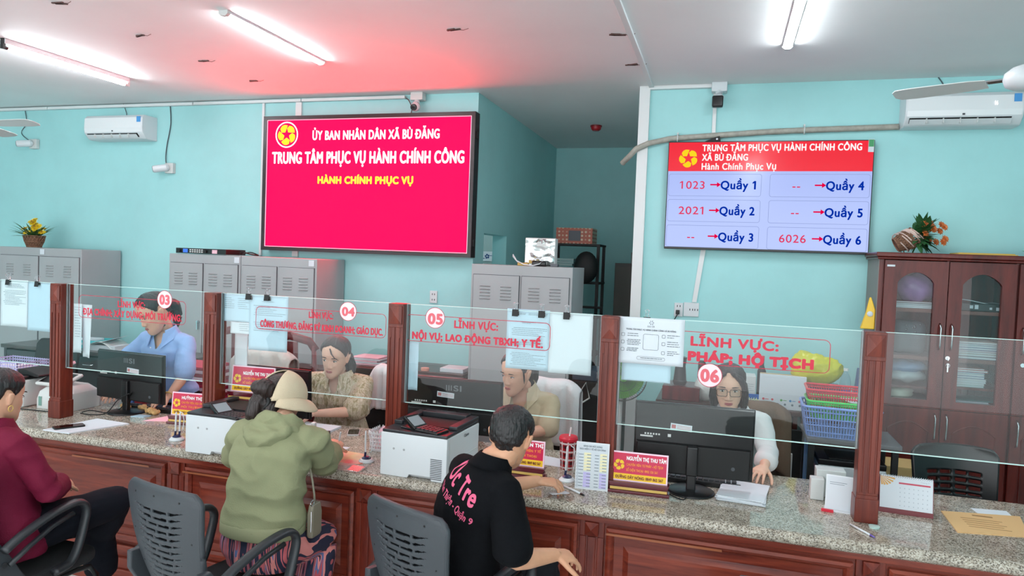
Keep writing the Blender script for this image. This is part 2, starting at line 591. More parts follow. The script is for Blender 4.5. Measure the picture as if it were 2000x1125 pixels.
# rusty plates left on the ceiling where older fittings hung
M['rust'] = mat('rusty_metal', (96, 70, 66), .7, var=.4, scale=60)
for k, (x, y) in enumerate(((-4.0, 3.42), (-4.0, 4.05), (-4.0, 4.70), (-4.0, 5.31), (-1.75, 4.32), (-.72, 4.60), (-.72, 5.30))):
    rnd = random.Random(k)
    mb = MB()
    for q in range(4):
        a = rnd.random() * 6
        mb.box((rnd.uniform(-.02, .02), rnd.uniform(-.012, .012), -.004), (.05 + .03 * rnd.random(), .012, .008), Matrix.Rotation(rnd.uniform(-.35, .35), 4, 'Z'))
    mb.tube([(.03, 0, -.004), (.07, .006, -.01), (.11, -.005, -.004)], .0018, 5)
    o = build('old_fixing', mb, M['rust'], ceiling)
    o.location = (x, y, CEIL)

# ------------------------------------------------------------------ ceiling tubes
M['tube'] = emit('lit_tube', (.88, .96, 1.0), TUBE_POWER)


def slim_light(x, y0, y1, label):
    t = thing('tube_light', label, 'ceiling light', (x, (y0 + y1) / 2, CEIL), group='ceiling tube lights')
    h = (y1 - y0) / 2
    mb = MB()
    prof = [(-.032, 0), (.032, 0), (.030, -.016), (-.030, -.016)]
    mb.prism(prof, -h, h)
    build('batten', mb, M['white'], t, bevel=.003)
    for s in (-1, 1):
        e = MB(); e.prism([(-.033, 0), (.033, 0), (.033, -.020), (.016, -.034), (-.016, -.034), (-.033, -.020)], s * h, s * (h + .03))
        build('end_cap', e, M['offwhite'], t)
    d = MB()
    d.prism([(-.027, -.016)] + [(.027 * math.cos(R(a)), -.016 - .018 * math.sin(R(a))) for a in range(170, 0, -20)] + [(.027, -.016)], -h, h)
    build('diffuser', d, M['tube'], t, smooth=False)
    return t


def bare_tube(x, y0, y1, label):
    t = thing('tube_light', label, 'ceiling light', (x, (y0 + y1) / 2, CEIL), group='ceiling tube lights')
    h = (y1 - y0) / 2
    build('batten', MB().bx(-.022, .022, -h, h, -.038, 0), M['white'], t, bevel=.003)
    for s in (-1, 1):
        e = MB(); e.bx(-.014, .014, s * h - .012, s * h + .012, -.075, -.0)
        e.cyl((0, s * (h - .006), -.062), (0, s * (h - .035), -.062), .0145)
        build('lamp_holder', e, M['offwhite'] if s > 0 else M['black'], t, bevel=.002)
    build('tube', MB().cyl((0, -h + .02, -.062), (0, h - .02, -.062), .0135, n=14), M['tube'], t, smooth=True)
    return t


bare_tube(-5.12, 3.94, 5.07, 'lit bare tube lamp on a batten, nearest the wall air conditioner with two wall cameras')
slim_light(-3.04, 3.76, 4.84, 'lit slim white strip lamp on the pink-lit ceiling in front of the red display')
slim_light(.33, 3.84, 4.98, 'lit slim white strip lamp on the grey ceiling before the queue number screen')
# unseen strip lamps added as fill over the waiting side, behind the viewpoint
slim_light(-5.1, .6, 1.8, 'added fill strip lamp over the waiting area, in line with the bare tube lamp')
slim_light(-3.0, .6, 1.8, 'added fill strip lamp over the waiting area, before the red display')
slim_light(.33, .6, 1.8, 'added fill strip lamp over the waiting area, before the queue number screen')

for x, d in ((-5.1, 'in line with the bare tube lamp'), (-3.0, 'in line with the red display'), (.33, 'in line with the queue number screen')):  # second unseen row, also added for fill light
    slim_light(x, -2.6, -1.4, 'added fill strip lamp far back over the waiting area, ' + d)

slim_light(-3.3, 7.2, 8.4, 'added fill strip lamp in the store beyond the recess opening')  # hidden lamp put in to brighten the store

# red fire-alarm head
t = thing('smoke_detector', 'red round alarm head on the dim ceiling of the recess', 'alarm', (-1.385, 7.60, CEIL))
build('base', MB().lathe([(.001, 0), (.062, 0), (.062, -.014), (.001, -.014)], n=28), mat('alarm_dark_red', (120, 22, 30), .4), t, smooth=False)
build('head', MB().lathe([(.001, -.014), (.056, -.014), (.052, -.04), (.034, -.055), (.001, -.056)], n=28), mat('alarm_red', (170, 26, 36), .4), t)

# ------------------------------------------------------------------ red LED wall
t = thing('led_display', 'large red wall display with white and yellow headline lettering and a ringed star emblem', 'display', (-3.22, 6.0, 1.855))
x0, x1, z0, z1 = -1.08, 1.08, 0, 1.28
mb = MB()
mb.bx(x0, x1, -.12, -.005, 0, .035); mb.bx(x0, x1, -.12, -.005, z1 - .035, z1)
mb.bx(x0, x0 + .035, -.12, -.005, .035, z1 - .035); mb.bx(x1 - .035, x1, -.12, -.005, .035, z1 - .035)
mb.bx(x0 + .02, x1 - .02, -.03, -.005, .02, z1 - .02)
build('frame', mb, mat('dark_bronze_frame', (40, 20, 26), .35), t)
sx0, sx1, sz0, sz1 = x0 + .036, x1 - .036, .036, z1 - .036
build('screen_face', MB().bx(sx0, sx1, -.112, -.04, sz0, sz1), screen('led_red', (1.0, 0.0, .016), LED_POWER, .6, .05), t)
e = MB(); tt = .007
for a in ((sx0, sx0 + tt, sz0, sz1), (sx1 - tt, sx1, sz0, sz1), (sx0, sx1, sz0, sz0 + tt * .7), (sx0, sx1, sz1 - tt * .7, sz1)):
    e.bx(a[0], a[1], -.1128, -.112, a[2], a[3])
build('border_line', e, emit('led_pink', (1, .62, .8), 1.0), t)
mb = MB(); X, U = (1, 0, 0), (0, 0, 1)
lw_ = emit('led_white', (1, .97, 1), 1.3)
text(mb, 'ỦY BAN NHÂN DÂN XÃ BÙ ĐĂNG', (-.541, -.113, 1.052), X, U, 1.282, .080, .06)
build('headline', mb, lw_, t)['label'] = 'upper white headline line'
mb = MB()
text(mb, 'TRUNG TÂM PHỤC VỤ HÀNH CHÍNH CÔNG', (-.976, -.113, .833), X, U, 1.958, .104, .07)
build('headline', mb, lw_, t)['label'] = 'large lower white headline line'
mb = MB()
text(mb, 'HÀNH CHÍNH PHỤC VỤ', (-.473, -.113, .645), X, U, .971, .062, .07)
build('motto', mb, emit('led_yellow', (1, .9, .05), 1.5), t)['label'] = 'yellow motto lettering'
mb = MB()
ec = V((-.825, -.113, 1.103))
n = 48
mb.add([ec + V((q * math.cos(2 * PI * i / n), -.0008, q * math.sin(2 * PI * i / n))) for q in (.111, .123) for i in range(n)], [(i, (i + 1) % n, (i + 1) % n + n, i + n) for i in range(n)])
build('emblem_ring', mb, emit('led_ring', (1, .97, 1), 1.5), t)
mb = MB(); emblem(mb, ec, .092)
build('emblem', mb, emit('led_gold', (1, .78, .03), 1.4), t)
mb = MB()
for k in range(2):
    mb.bx(x1, x1 + .012, -.08, -.05, .10 + k * .95, .16 + k * .95)
build('latch', mb, M['black'], t)

# ------------------------------------------------------------------ queue number screen
t = thing('television', 'wall television showing a red header and six queue number boxes', 'television', (.285, 6.0, 1.99))
W2 = .762
mb = MB()
mb.bx(-W2, W2, -.078, -.055, 0, .868); mb.bx(-W2 + .1, W2 - .1, -.055, -.012, .1, .75)
build('case', mb, M['black'], t, bevel=.004)
build('screen_face', MB().bx(-W2 + .007, W2 - .007, -.0795, -.078, .018, .861), screen('tv_panel', (.42, .52, .96), .70), t)
build('header', MB().bx(-W2 + .007, W2 - .007, -.0803, -.0795, .630, .861), screen('tv_header', (.66, 0.0, .016), 1.0), t)
yy = -.0808
mb = MB()
text(mb, 'TRUNG TÂM PHỤC VỤ HÀNH CHÍNH CÔNG', (-.492, yy, .790), X, U, 1.165, .050, .05)
text(mb, 'XÃ BÙ ĐĂNG', (-.492, yy, .715), X, U, .348, .050, .05)
text(mb, 'Hành Chính Phục Vụ', (-.492, yy, .643), X, U, .560, .050, .04)
build('header_lettering', mb, emit('tv_white', (1, 1, 1), .75), t)
mb = MB(); emblem(mb, (-.600, yy, .733), .070)
build('emblem', mb, emit('tv_gold', (1, .72, .02), .72), t)
cards = MB()
MT = [emit('tv_red', (.82, .05, .13), .7), emit('tv_blue', (.0, .03, .40), .7), emit('tv_arrow', (.85, .0, .06), .7)]
NUM = (('1023', '2021', '--'), ('--', '--', '6026'))
for c in range(2):
    for r_ in range(3):
        ax0 = (-.745, .032)[c]; ax1 = ax0 + .710
        az1 = (.605, .400, .193)[r_]; az0 = az1 - .172
        outline(cards, rrect(ax0, ax1, az0, az1, .016), -.003, yy)
        bz = az0 + .056
        num = MB(); name_ = MB(); arrow = MB()
        s = NUM[c][r_]
        if s == '--':
            text(num, s, (ax0 + .165, yy, bz), X, U, .055, .058, .012)
        else:
            text(num, s, (ax0 + .088, yy, bz), X, U, .193, .060, .012)
        text(name_, 'Quầy %d' % (r_ + 1 + 3 * c), (ax0 + .408, yy, bz), X, U, .262, .062, .045)
        qx = ax0 + .325
        arrow.add([(qx, yy, bz + .028), (qx + .055, yy, bz + .028), (qx + .055, yy, bz + .039), (qx, yy, bz + .039), (qx + .052, yy, bz + .013), (qx + .082, yy, bz + .0335), (qx + .052, yy, bz + .054)], [(0, 1, 2, 3), (4, 5, 6)])
        build('ticket_number', num, MT[0], t); build('counter_name', name_, MT[1], t); build('arrow', arrow, MT[2], t)
build('box_outlines', cards, emit('tv_line', (.30, .38, .66), .7), t)
s = build('rating_sticker', MB().bx(.717, .757, -.0825, -.0815, .775, .872), M['paper'], t)
s['label'] = 'green and white rating sticker on the corner'
build('green_band', MB().bx(.719, .755, -.083, -.0825, .815, .868), mat('sticker_green', (66, 150, 96), .5), s)
t2 = thing('wall_bracket', 'black bracket tip showing above the television top edge', 'bracket', (-.10, 5.97, 2.858))
build('arm', MB().prism([(-.10, 0), (.03, 0), (.02, .045), (-.02, .035)], -.03, .03), M['matte'], t2)
build('bolt', MB().cyl((.0, -.04, .02), (.0, -.03, .02), .008, n=8), M['chrome'], t2)


# ------------------------------------------------------------------ air conditioners
def aircon(x, z, w, h, label, digits):
    t = thing('air_conditioner', label, 'air conditioner', (x, YW, z), group='wall air conditioners')
    prof = [(0, h), (-.17, h), (-.198, h - .03), (-.204, h * .45), (-.196, .062), (-.150, .012), (-.13, 0), (0, .0)]

    def sweep(p, a, b):
        k = len(p)
        m = MB()
        m.loft([[(a, y, zz) for y, zz in p], [(b, y, zz) for y, zz in p]])
        return m
    build('body', sweep(prof, 0, w), M['white'], t, bevel=.006)
    fp = [(-.199, h - .028), (-.207, h * .45), (-.199, .066), (-.196, .066), (-.203, h * .45), (-.196, h - .03)]
    build('front_panel', sweep(fp, .012, w - .012), mat('aircon_gloss', (232, 234, 236), .12), t)
    m = MB()
    m.add([(.03, -.190, .056), (w - .07, -.190, .056), (w - .07, -.160, .020), (.03, -.160, .020), (.03, -.155, .05), (w - .07, -.155, .05)], [(0, 1, 2, 3), (0, 3, 4), (1, 5, 2), (0, 4, 5, 1), (3, 2, 5, 4)])
    o = build('outlet_slot', m, M['matte'], t, loc=(0, -.004, 0))
    m = MB()
    m.add([(.03, -.205, .043), (w - .07, -.205, .043), (w - .07, -.172, .013), (.03, -.172, .013), (.03, -.203, .040), (w - .07, -.203, .040), (w - .07, -.170, .010), (.03, -.170, .010)],
          [(0, 1, 2, 3), (4, 7, 6, 5), (0, 4, 5, 1), (3, 2, 6, 7), (0, 3, 7, 4), (1, 5, 6, 2)])
    build('louvre', m, M['white'], t)
    m = MB()
    for q in range(1, 6):
        xx = .03 + (w - .1) * q / 6
        m.bx(xx, xx + .006, -.205, -.17, .016, .05)
    build('vanes', m, M['offwhite'], t)
    st = build('energy_sticker', MB().bx(w - .066, w - .020, -.2075, -.2035, h - .078, h - .022), mat('sticker_blue', (74, 150, 214), .5), t)
    st['label'] = 'small blue energy sticker'
    build('badge', MB().bx(w * .5 - .008, w * .5 + .008, -.2085, -.205, h * .30, h * .30 + .012), M['steeldark'], t)
    if digits:
        m = MB()
        text(m, '16', (w - .185, -.209, h * .58), X, U, .020, .028, .04)
        build('digits', m, emit('digit_white', (1, 1, 1), 1.3), t)
    return t


aircon(-6.41, 2.93, .745, .242, 'white wall air conditioner on the wall left of the red display', False)
aircon(1.215, 2.935, .745, .235, 'white wall air conditioner above the wooden bookcase, showing a lit 16', True)

# taped refrigerant pipe
pts = [(-.86, 6.02, 2.70), (-.79, 5.945, 2.75), (-.74, 5.935, 2.805), (-.64, 5.937, 2.85), (-.46, 5.968, 2.892), (-.10, 5.97, 2.914), (.28, 5.97, 2.936), (.65, 5.97, 2.948), (1.0, 5.97, 2.955), (1.21, 5.97, 2.96)]
rings = []
P = [V(p) for p in pts]
fine = []
for i in range(len(P) - 1):
    for q in range(14):
        fine.append(P[i].lerp(P[i + 1], q / 14))
fine.append(P[-1])
m_, N_, L_, b_ = nodes('tape_wrap')
tc = N_.new('ShaderNodeTexCoord'); mp = N_.new('ShaderNodeMapping'); mp.inputs['Rotation'].default_value = (0, .5, 0)
wv = N_.new('ShaderNodeTexNoise'); wv.inputs['Scale'].default_value = 26; wv.inputs['Detail'].default_value = 5
rp = N_.new('ShaderNodeValToRGB'); rp.color_ramp.elements[0].color = (*srgb(120, 116, 106), 1); rp.color_ramp.elements[1].color = (*srgb(196, 192, 182), 1)
L_.new(tc.outputs['Object'], mp.inputs[0]); L_.new(mp.outputs[0], wv.inputs[0]); L_.new(wv.outputs[1], rp.inputs[0]); L_.new(rp.outputs[0], b_.inputs[0])
b_.inputs['Roughness'].default_value = .6
pt = thing('wrapped_pipe', 'grimy tape-wrapped pipe running from the corner trim to the air conditioner', 'pipe', (0, 0, 0))
build('pipe', MB().tube(fine, [.023 + .0016 * noise.noise(V((i * .4, 0, 0))) for i in range(len(fine))], 12), m_, pt, smooth=True)
for p in ((-.41, 2.895), (.55, 2.945)):
    build('clip', MB().tube([(p[0], 5.97 + .027 * math.cos(a), p[1] + .030 * math.sin(a)) for a in [i * PI / 8 for i in range(16)]], .005, 6, closed=True).bx(p[0] - .006, p[0] + .006, 5.96, 5.998, p[1] + .026, p[1] + .045), M['offwhite'], pt)


# ------------------------------------------------------------------ wall cameras
def bullet(x, z, d, label, box=True):
    t = thing('security_camera', label, 'camera', (x, YW, z), group='small white security cameras')
    build('junction_box', MB().bx(-.045, .055, -.045, 0, -.055, .05), M['offwhite'], t, bevel=.006)
    dv = V(d).normalized()
    a = V((.0, -.06, .0)); b = a + dv * .13
    build('mount', MB().cyl((0, -.04, 0), a, .016, .02), M['white'], t)
    c = build('barrel', MB().tube([a - dv * .02, a, b - dv * .01, b], [.02, .036, .036, .034], 18), M['white'], t, smooth=False)
    build('lens_face', MB().tube([b - dv * .002, b + dv * .004, b + dv * .005], [.030, .030, .012], 18), M['black'], c)
    return t


bullet(-7.30, 2.92, (-.75, -.6, -.12), 'white bullet camera on the wall left of the nearby air conditioner')
bullet(-5.48, 2.655, (-.8, -.5, -.18), 'white bullet camera on the wall right of the air conditioner, hanging below its cable')
t = thing('security_camera', 'white dome-style camera hanging from a box above the red display', 'camera', (-2.72, 5.93, CEIL), group='small white security cameras')
build('junction_box', MB().bx(-.06, .06, -.03, .05, -.07, 0), M['offwhite'], t, bevel=.005)
build('mount', MB().cyl((0, 0, -.07), (0, -.02, -.10), .022, .03), M['white'], t)
c = build('barrel', MB().ball((0, -.04, -.135), (.043, .043, .043), 18, 12), M['white'], t, smooth=True)
build('lens_face', MB().tube([(0, -.072, -.145), (0, -.088, -.150), (0, -.09, -.151)], [.030, .028, .012], 16), M['black'], c)
t = thing('security_camera', 'white camera with a black front, hanging at the ceiling above the television', 'camera', (-.10, 5.93, CEIL), group='small white security cameras')
build('junction_box', MB().bx(-.06, .06, -.03, .06, -.075, 0), M['white'], t, bevel=.005)
c = build('barrel', MB().tube([(0, 0, -.07), (0, -.01, -.12), (-.01, -.05, -.16)], [.035, .042, .04], 18), M['white'], t)
build('lens_face', MB().bx(-.05, .035, -.115, -.055, -.215, -.125), M['black'], c, bevel=.012)

# loose wall cables
def cable(name, label, pts, r=.004, m='matte', group=None):
    P = [V(p) for p in pts]
    out = []
    for i in range(len(P) - 1):
        p0, p1, p2, p3 = P[max(i - 1, 0)], P[i], P[i + 1], P[min(i + 2, len(P) - 1)]
        for q in range(8):
            s = q / 8
            out.append(.5 * ((2 * p1) + (p2 - p0) * s + (2 * p0 - 5 * p1 + 4 * p2 - p3) * s * s + (3 * p1 - p0 - 3 * p2 + p3) * s ** 3))
    out.append(P[-1])
    return tag(build(name, MB().tube(out, r, 6), M[m], None, smooth=True), label, 'cable', group)


M['cablegrey'] = mat('grey_cable', (70, 82, 88), .6)
cable('wall_cable', 'thin dark cable dropping from the ceiling to the camera right of the air conditioner', [(-5.50, 5.99, 3.29), (-5.49, 5.99, 3.1), (-5.53, 5.99, 2.9), (-5.54, 5.985, 2.78), (-5.52, 5.97, 2.70)], .005, 'cablegrey')
cable('wall_cable', 'thin dark cable dropping from the ceiling to the leftmost wall camera', [(-7.45, 5.99, 3.29), (-7.43, 5.99, 3.15), (-7.50, 5.99, 3.05), (-7.42, 5.985, 2.98), (-7.33, 5.97, 2.95)], .004, 'cablegrey')
cable('wall_cable', 'short reddish cable looping beside the camera above the red display', [(-2.86, 5.985, 3.29), (-2.83, 5.98, 3.27), (-2.80, 5.985, 3.2), (-2.81, 5.985, 3.13)], .004, 'redwood')
cable('wall_cable', 'thin cables rising from the air conditioner over the bookcase to the ceiling', [(1.42, 5.95, 3.17), (1.50, 5.985, 3.24), (1.49, 5.99, 3.28), (1.46, 5.99, 3.325)], .004, 'cablegrey')
cable('wall_cable', 'short cables rising from the left air conditioner to the ceiling', [(-6.03, 5.95, 3.17), (-6.05, 5.985, 3.22), (-6.10, 5.99, 3.325)], .004, 'cablegrey')


# ------------------------------------------------------------------ ceiling fans
def fan(x, y, z, a0, label, length=.50, scale=1.0, tilt=.22):
    t = thing('ceiling_fan', label, 'fan', (x, y, z), group='ceiling fans')
    build('motor', MB().lathe([(.001, -.05), (.05, -.048), (.085, -.03), (.095, 0), (.09, .03), (.06, .055), (.02, .07), (.001, .07)], n=32), M['white'], t, smooth=True)
    build('down_rod', MB().cyl((0, 0, .06), (0, 0, CEIL - z - .03), .013).lathe([(.014, CEIL - z - .09), (.05, CEIL - z - .02), (.055, CEIL - z), (.001, CEIL - z)], n=20), M['offwhite'], t)
    for k in range(3):
        a = a0 + k * 2 * PI / 3
        Mx = Matrix.Rotation(a, 4, 'Z') @ Matrix.Rotation(tilt, 4, 'X')
        b = MB()
        rr = []
        for i, (r, w) in enumerate(((.16, .045), (.24, .058), (.40, .064), (.52, .066), (.60, .060), (.625, .03))):
            r = .16 + (r - .16) * length / .465
            rr.append([Mx @ V((r, s * w, zz)) for s, zz in ((-1, -.004), (1, .0), (1, .004), (-1, .0))])
        b.loft(rr)
        bl = build('blade', b, M['offwhite'], t)
        br = MB(); br.bx(.07, .20, -.016, .016, .004, .012, Mx)
        build('blade_arm', br, M['chrome'], bl)
    return t


fan(1.335, 3.95, 2.80, PI - .5, 'white ceiling fan at the frame edge in front of the air conditioner showing 16', .42, tilt=.16)
fan(-5.735, 4.2, 2.765, .0, 'white ceiling fan of which one blade tip shows before the left wall', .46, tilt=-.25)

# ------------------------------------------------------------------ sockets
def socket(name, label, x0, x1, z0, z1, gangs):
    t = thing(name, label, 'socket', ((x0 + x1) / 2, YW, (z0 + z1) / 2))
    w = (x1 - x0) / 2; h = (z1 - z0) / 2
    build('plate', MB().bx(-w, w, -.012, 0, -h, h), M['white'], t, bevel=.003)
    mb = MB()
    for gx, gz in gangs:
        for s in (-1, 1):
            mb.bx(gx + s * .011 - .003, gx + s * .011 + .003, -.0135, -.012, gz - .008, gz + .008)
    build('pin_holes', mb, M['matte'], t)
    return t


socket('wall_socket', 'small white double socket on the teal wall below the red display', -2.562, -2.49, 1.428, 1.540, ((0, .025), (0, -.025)))
socket('wall_socket', 'white triple socket plate below the television, with a plug in it', -.30, -.178, 1.44, 1.555, ((.0, 0), (.04, 0)))
socket('wall_socket', 'white socket plate with a black plug beside the triple socket', -.375, -.305, 1.435, 1.548, ((0, .03),))
t = thing('power_plug', 'black plug in the socket plate below the television', 'plug', (-.345, 5.985, 1.475))
build('plug', MB().bx(-.015, .015, -.03, .0, -.02, .015), M['black'], t, bevel=.004)
build('cord', MB().tube([(0, -.02, -.02), (-.02, -.02, -.06), (-.06, .005, -.12), (-.09, .006, -.2)], .004, 6), M['black'], t)
# ------------------------------------------------------------------ grey steel lockers
def locker(x0, x1, y0, y1, h, label, handles=True):
    w = x1 - x0
    t = thing('locker_cabinet', label, 'locker', (x0, y0, 0), group='grey steel locker cabinets')
    d = y1 - y0
    build('body', MB().bx(0, w, .004, d, .03, h).bx(.03, w - .03, .04, d - .04, 0, .03), M['steel'], t, bevel=.004)
    for k in range(2):
        a = .022 + k * (w / 2 - .012); b = a + w / 2 - .034
        dr = build('door', MB().bx(a, b, -.008, .004, .07, h - .085), M['steel'], t, bevel=.003)
        m = MB()
        m.bx(a - .004, a, -.001, .005, .066, h - .081); m.bx(b, b + .004, -.001, .005, .066, h - .081); m.bx(a, b, -.001, .005, h - .085, h - .081)
        build('door_gap', m, M['steeldark'], t)
        m = MB()
        for cx in (a + (b - a) * .27, a + (b - a) * .72):
            for q in range(5):
                z = h - .17 - q * .026
                m.loft([[(cx - .045, -.008, z), (cx - .045, -.017, z - .006), (cx - .045, -.008, z - .012)], [(cx + .045, -.008, z), (cx + .045, -.017, z - .006), (cx + .045, -.008, z - .012)]])
        build('louvres', m, M['steel'], dr)
        hx = b - .03 if k == 0 else a + .03
        m = MB(); m.cyl((hx, -.008, 1.16), (hx, -.03, 1.16), .014).bx(hx - .006, hx + .006, -.034, -.02, 1.09, 1.17)
        build('handle', m, M['chrome'], dr)
    return t


LB = [(-7.95, -7.02), (-7.00, -6.09), (-5.03, -4.235), (-4.23, -3.235)]
locker(-7.17, -6.09, 5.5, 5.98, 1.79, 'grey steel locker in the left corner, topped by a basket of yellow flowers')
locker(-5.03, -4.235, 5.5, 5.98, 1.79, 'grey steel locker with a black rack unit lying on its top')
locker(-4.23, -3.44, 5.5, 5.98, 1.79, 'grey steel locker under the red display, joined to the one with the rack unit')
locker(-1.99, -1.14, 5.5, 5.98, 1.805, 'grey steel locker at the recess corner, with a foil-wrapped box on top')
for x, z, y in ((-6.62, 1.745, 5.5), (-4.30, 1.745, 5.5), (-3.52, 1.745, 5.5)):
    tag(build('paper_tag', MB().bx(x, x + .055, y - .003, y, z - .02, z + .032), M['paper']), {-6.62: 'small white paper tag on the top edge of the left corner locker', -4.30: 'small white paper tag on the locker that carries the rack unit', -3.52: 'small white paper tag on the locker under the red display'}[x], 'tag', 'paper tags on the lockers')

# black video processor on the locker
t = thing('rack_unit', 'black rack video unit with a small blue screen, lying on a grey locker', 'electronics', (-4.675, 5.62, 1.79))
build('case', MB().bx(-.28, .28, -.12, .16, .006, .055), M['black'], t, bevel=.003)
m = MB()
for r_ in range(2):
    for c in range(6):
        m.bx(-.12 + c * .026, -.104 + c * .026, -.124, -.12, .016 + r_ * .018, .028 + r_ * .018)
build('buttons', m, M['offwhite'], t)
build('small_screen', MB().bx(-.195, -.145, -.1235, -.12, .014, .048), screen('rack_blue', (.05, .18, .8), .9), t)
build('dial', MB().cyl((-.235, -.135, .03), (-.235, -.12, .03), .014).cyl((.06, -.135, .03), (.06, -.12, .03), .014), M['matte'], t)
build('label_patch', MB().bx(.13, .185, -.123, -.12, .012, .046), M['pink'], t)
cable('cable_coil', 'dark cable loop lying on the locker beside the rack unit', [(-4.38, 5.66, 1.80), (-4.30, 5.60, 1.83), (-4.24, 5.64, 1.81), (-4.22, 5.74, 1.80), (-4.32, 5.75, 1.825), (-4.38, 5.70, 1.80)], .006, 'matte')

# foil-wrapped box, adapter tangle
m_, N_, L_, b_ = nodes('crumpled_foil')
b_.inputs['Base Color'].default_value = (.66, .74, .73, 1); b_.inputs['Metallic'].default_value = .85; b_.inputs['Roughness'].default_value = .12
tc = N_.new('ShaderNodeTexCoord'); nz = N_.new('ShaderNodeTexNoise'); nz.inputs['Scale'].default_value = 7; nz.inputs['Detail'].default_value = 1
bp = N_.new('ShaderNodeBump'); bp.inputs['Strength'].default_value = .35; bp.inputs['Distance'].default_value = .03
L_.new(tc.outputs['Object'], nz.inputs[0]); L_.new(nz.outputs[0], bp.inputs['Height']); L_.new(bp.outputs[0], b_.inputs['Normal'])
t = thing('foil_box', 'silvery crumpled foil-wrapped panel box standing on the recess corner locker', 'box', (-1.445, 5.66, 1.805))
build('box', MB().bx(-.128, .128, -.035, .05, .004, .232), M['offwhite'], t, bevel=.006)
build('foil_wrap', MB().sheet(lambda u, v: (-.122 + .244 * u, -.040 - .010 * noise.noise(V((u * 3.2, v * 3.2, 1))) - .004 * noise.noise(V((u * 8, v * 8, 4))), .012 + .212 * v), 20, 20), m_, t, smooth=True)
t = thing('adapter_tangle', 'black adapter with tangled yellowish plugs and a white cord on the corner locker', 'cable', (-1.47, 5.56, 1.805))
build('adapter', MB().bx(-.02, .10, -.025, .025, 0, .045), M['black'], t, bevel=.012)
build('plug', MB().bx(-.14, -.05, -.02, .02, 0, .025).bx(-.05, .0, -.01, .03, .02, .05), mat('brass_plug', (190, 158, 80), .4), t, bevel=.005)
pp = [V((-.18 + .0, .02, .09)), V((-.17, 0, .06)), V((-.12, -.02, .02)), V((-.02, -.035, .008)), V((.06, -.03, .03)), V((.09, -.03, .05)), V((.05, -.03, .06)), V((.0, -.03, .045))]
build('white_cord', MB().tube([(-.10, .03, .005), (-.15, .02, .03), (-.19, .01, .075), (-.185, 0, .09), (-.15, -.01, .04), (-.08, -.03, .01), (.0, -.038, .006), (.05, -.036, .02), (.08, -.03, .05), (.03, -.03, .065), (-.02, -.03, .045)], .005, 6), M['white'], t, smooth=True)
t = thing('power_brick', 'small grey power brick at the front edge of the corner locker', 'adapter', (-1.30, 5.545, 1.805))
build('case', MB().bx(-.03, .03, -.02, .03, 0, .025), mat('brick_grey', (90, 94, 100), .5), t, bevel=.004)
build('cord', MB().tube([(-.03, 0, .012), (-.07, -.01, .01), (-.12, .03, .006)], .004, 6), M['matte'], t)

# dark file rack and cabinet inside the recess
t = thing('file_rack', 'dark tall file rack against the recess back wall, a patterned carton on top', 'rack', (-1.55, 7.7, 0))
m = MB()
for x in (-.26, .26):
    for y in (-.18, .18):
        m.bx(x - .015, x + .015, y - .015, y + .015, 0, 2.05)
build('uprights', m, M['matte'], t)
for z in (.45, .85, 1.25, 1.62, 2.03):
    build('shelf', MB().bx(-.28, .28, -.2, .2, z, z + .02), M['matte'], t)
rnd = random.Random(3)
for k in range(9):
    z = 1.64 + k * .028
    tag(build('file_folder', MB().bx(-1.80, -1.56 + rnd.uniform(-.02, .03), 7.53, 7.84, z, z + .024), mat('folder_%d' % k, rnd.choice(((120, 168, 170), (84, 130, 136), (150, 178, 176))), .6)), 'teal-grey paper folder in the stack on the dark rack in the recess', 'folder', 'folders stacked on the recess rack')
m = MB(); m.add([(-.14, 0, 0), (.12, 0, 0), (.14, 0, .32), (-.10, 0, .35)], [(0, 1, 2, 3)])
tag(build('black_bag', MB().ball((-1.40, 7.52, 1.80), (.13, .07, .17), 18, 12), M['matte'], smooth=True, loc=(0, -.09, 0)), 'black bag hanging on the front of the recess rack', 'bag')
o = tag(build('dark_tray', MB().bx(-1.50, -1.22, 7.36, 7.48, 1.37, 1.39).bx(-1.50, -1.48, 7.36, 7.48, 1.25, 1.37), M['black'], bevel=.003), 'black tray sticking out from the recess rack', 'tray')
m_, N_, L_, b_ = nodes('carton_pattern')
tc = N_.new('ShaderNodeTexCoord'); ck = N_.new('ShaderNodeTexVoronoi'); ck.inputs['Scale'].default_value = 24; ck.inputs['Randomness'].default_value = .1
rp = N_.new('ShaderNodeValToRGB'); rp.color_ramp.elements[0].color = (*srgb(214, 196, 170), 1); rp.color_ramp.elements[1].color = (*srgb(176, 92, 72), 1); rp.color_ramp.elements[0].position = .40; rp.color_ramp.elements[1].position = .52
L_.new(tc.outputs['Object'], ck.inputs[0]); L_.new(ck.outputs[0], rp.inputs[0]); L_.new(rp.outputs[0], b_.inputs[0])
t = thing('carton', 'red-brown patterned carton lying on top of the recess file rack', 'box', (-1.56, 7.66, 2.05))
build('carton', MB().bx(-.20, .20, -.14, .14, 0, .17), m_, t, bevel=.004)
build('label_panel', MB().bx(-.06, .07, -.143, -.14, .03, .14), mat('carton_label', (96, 98, 104), .6), t)
t = thing('side_cabinet', 'dim grey cabinet edge standing at the right side of the recess', 'cabinet', (-1.13, 8.3, 0))
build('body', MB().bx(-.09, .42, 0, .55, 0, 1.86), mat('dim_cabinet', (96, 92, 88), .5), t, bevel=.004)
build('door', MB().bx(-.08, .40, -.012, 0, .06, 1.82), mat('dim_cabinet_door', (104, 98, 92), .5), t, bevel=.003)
tag(build('small_box', MB().bx(-1.05, -.98, 8.4, 8.5, 1.86, 1.99), mat('dim_box', (150, 150, 146), .6), bevel=.003), 'small pale box standing on the cabinet in the recess', 'box')
tag(build('dark_tool', MB().bx(-.96, -.78, 8.38, 8.5, 1.86, 1.90), M['matte'], bevel=.01), 'dark tool lying on the cabinet in the recess', 'tool')


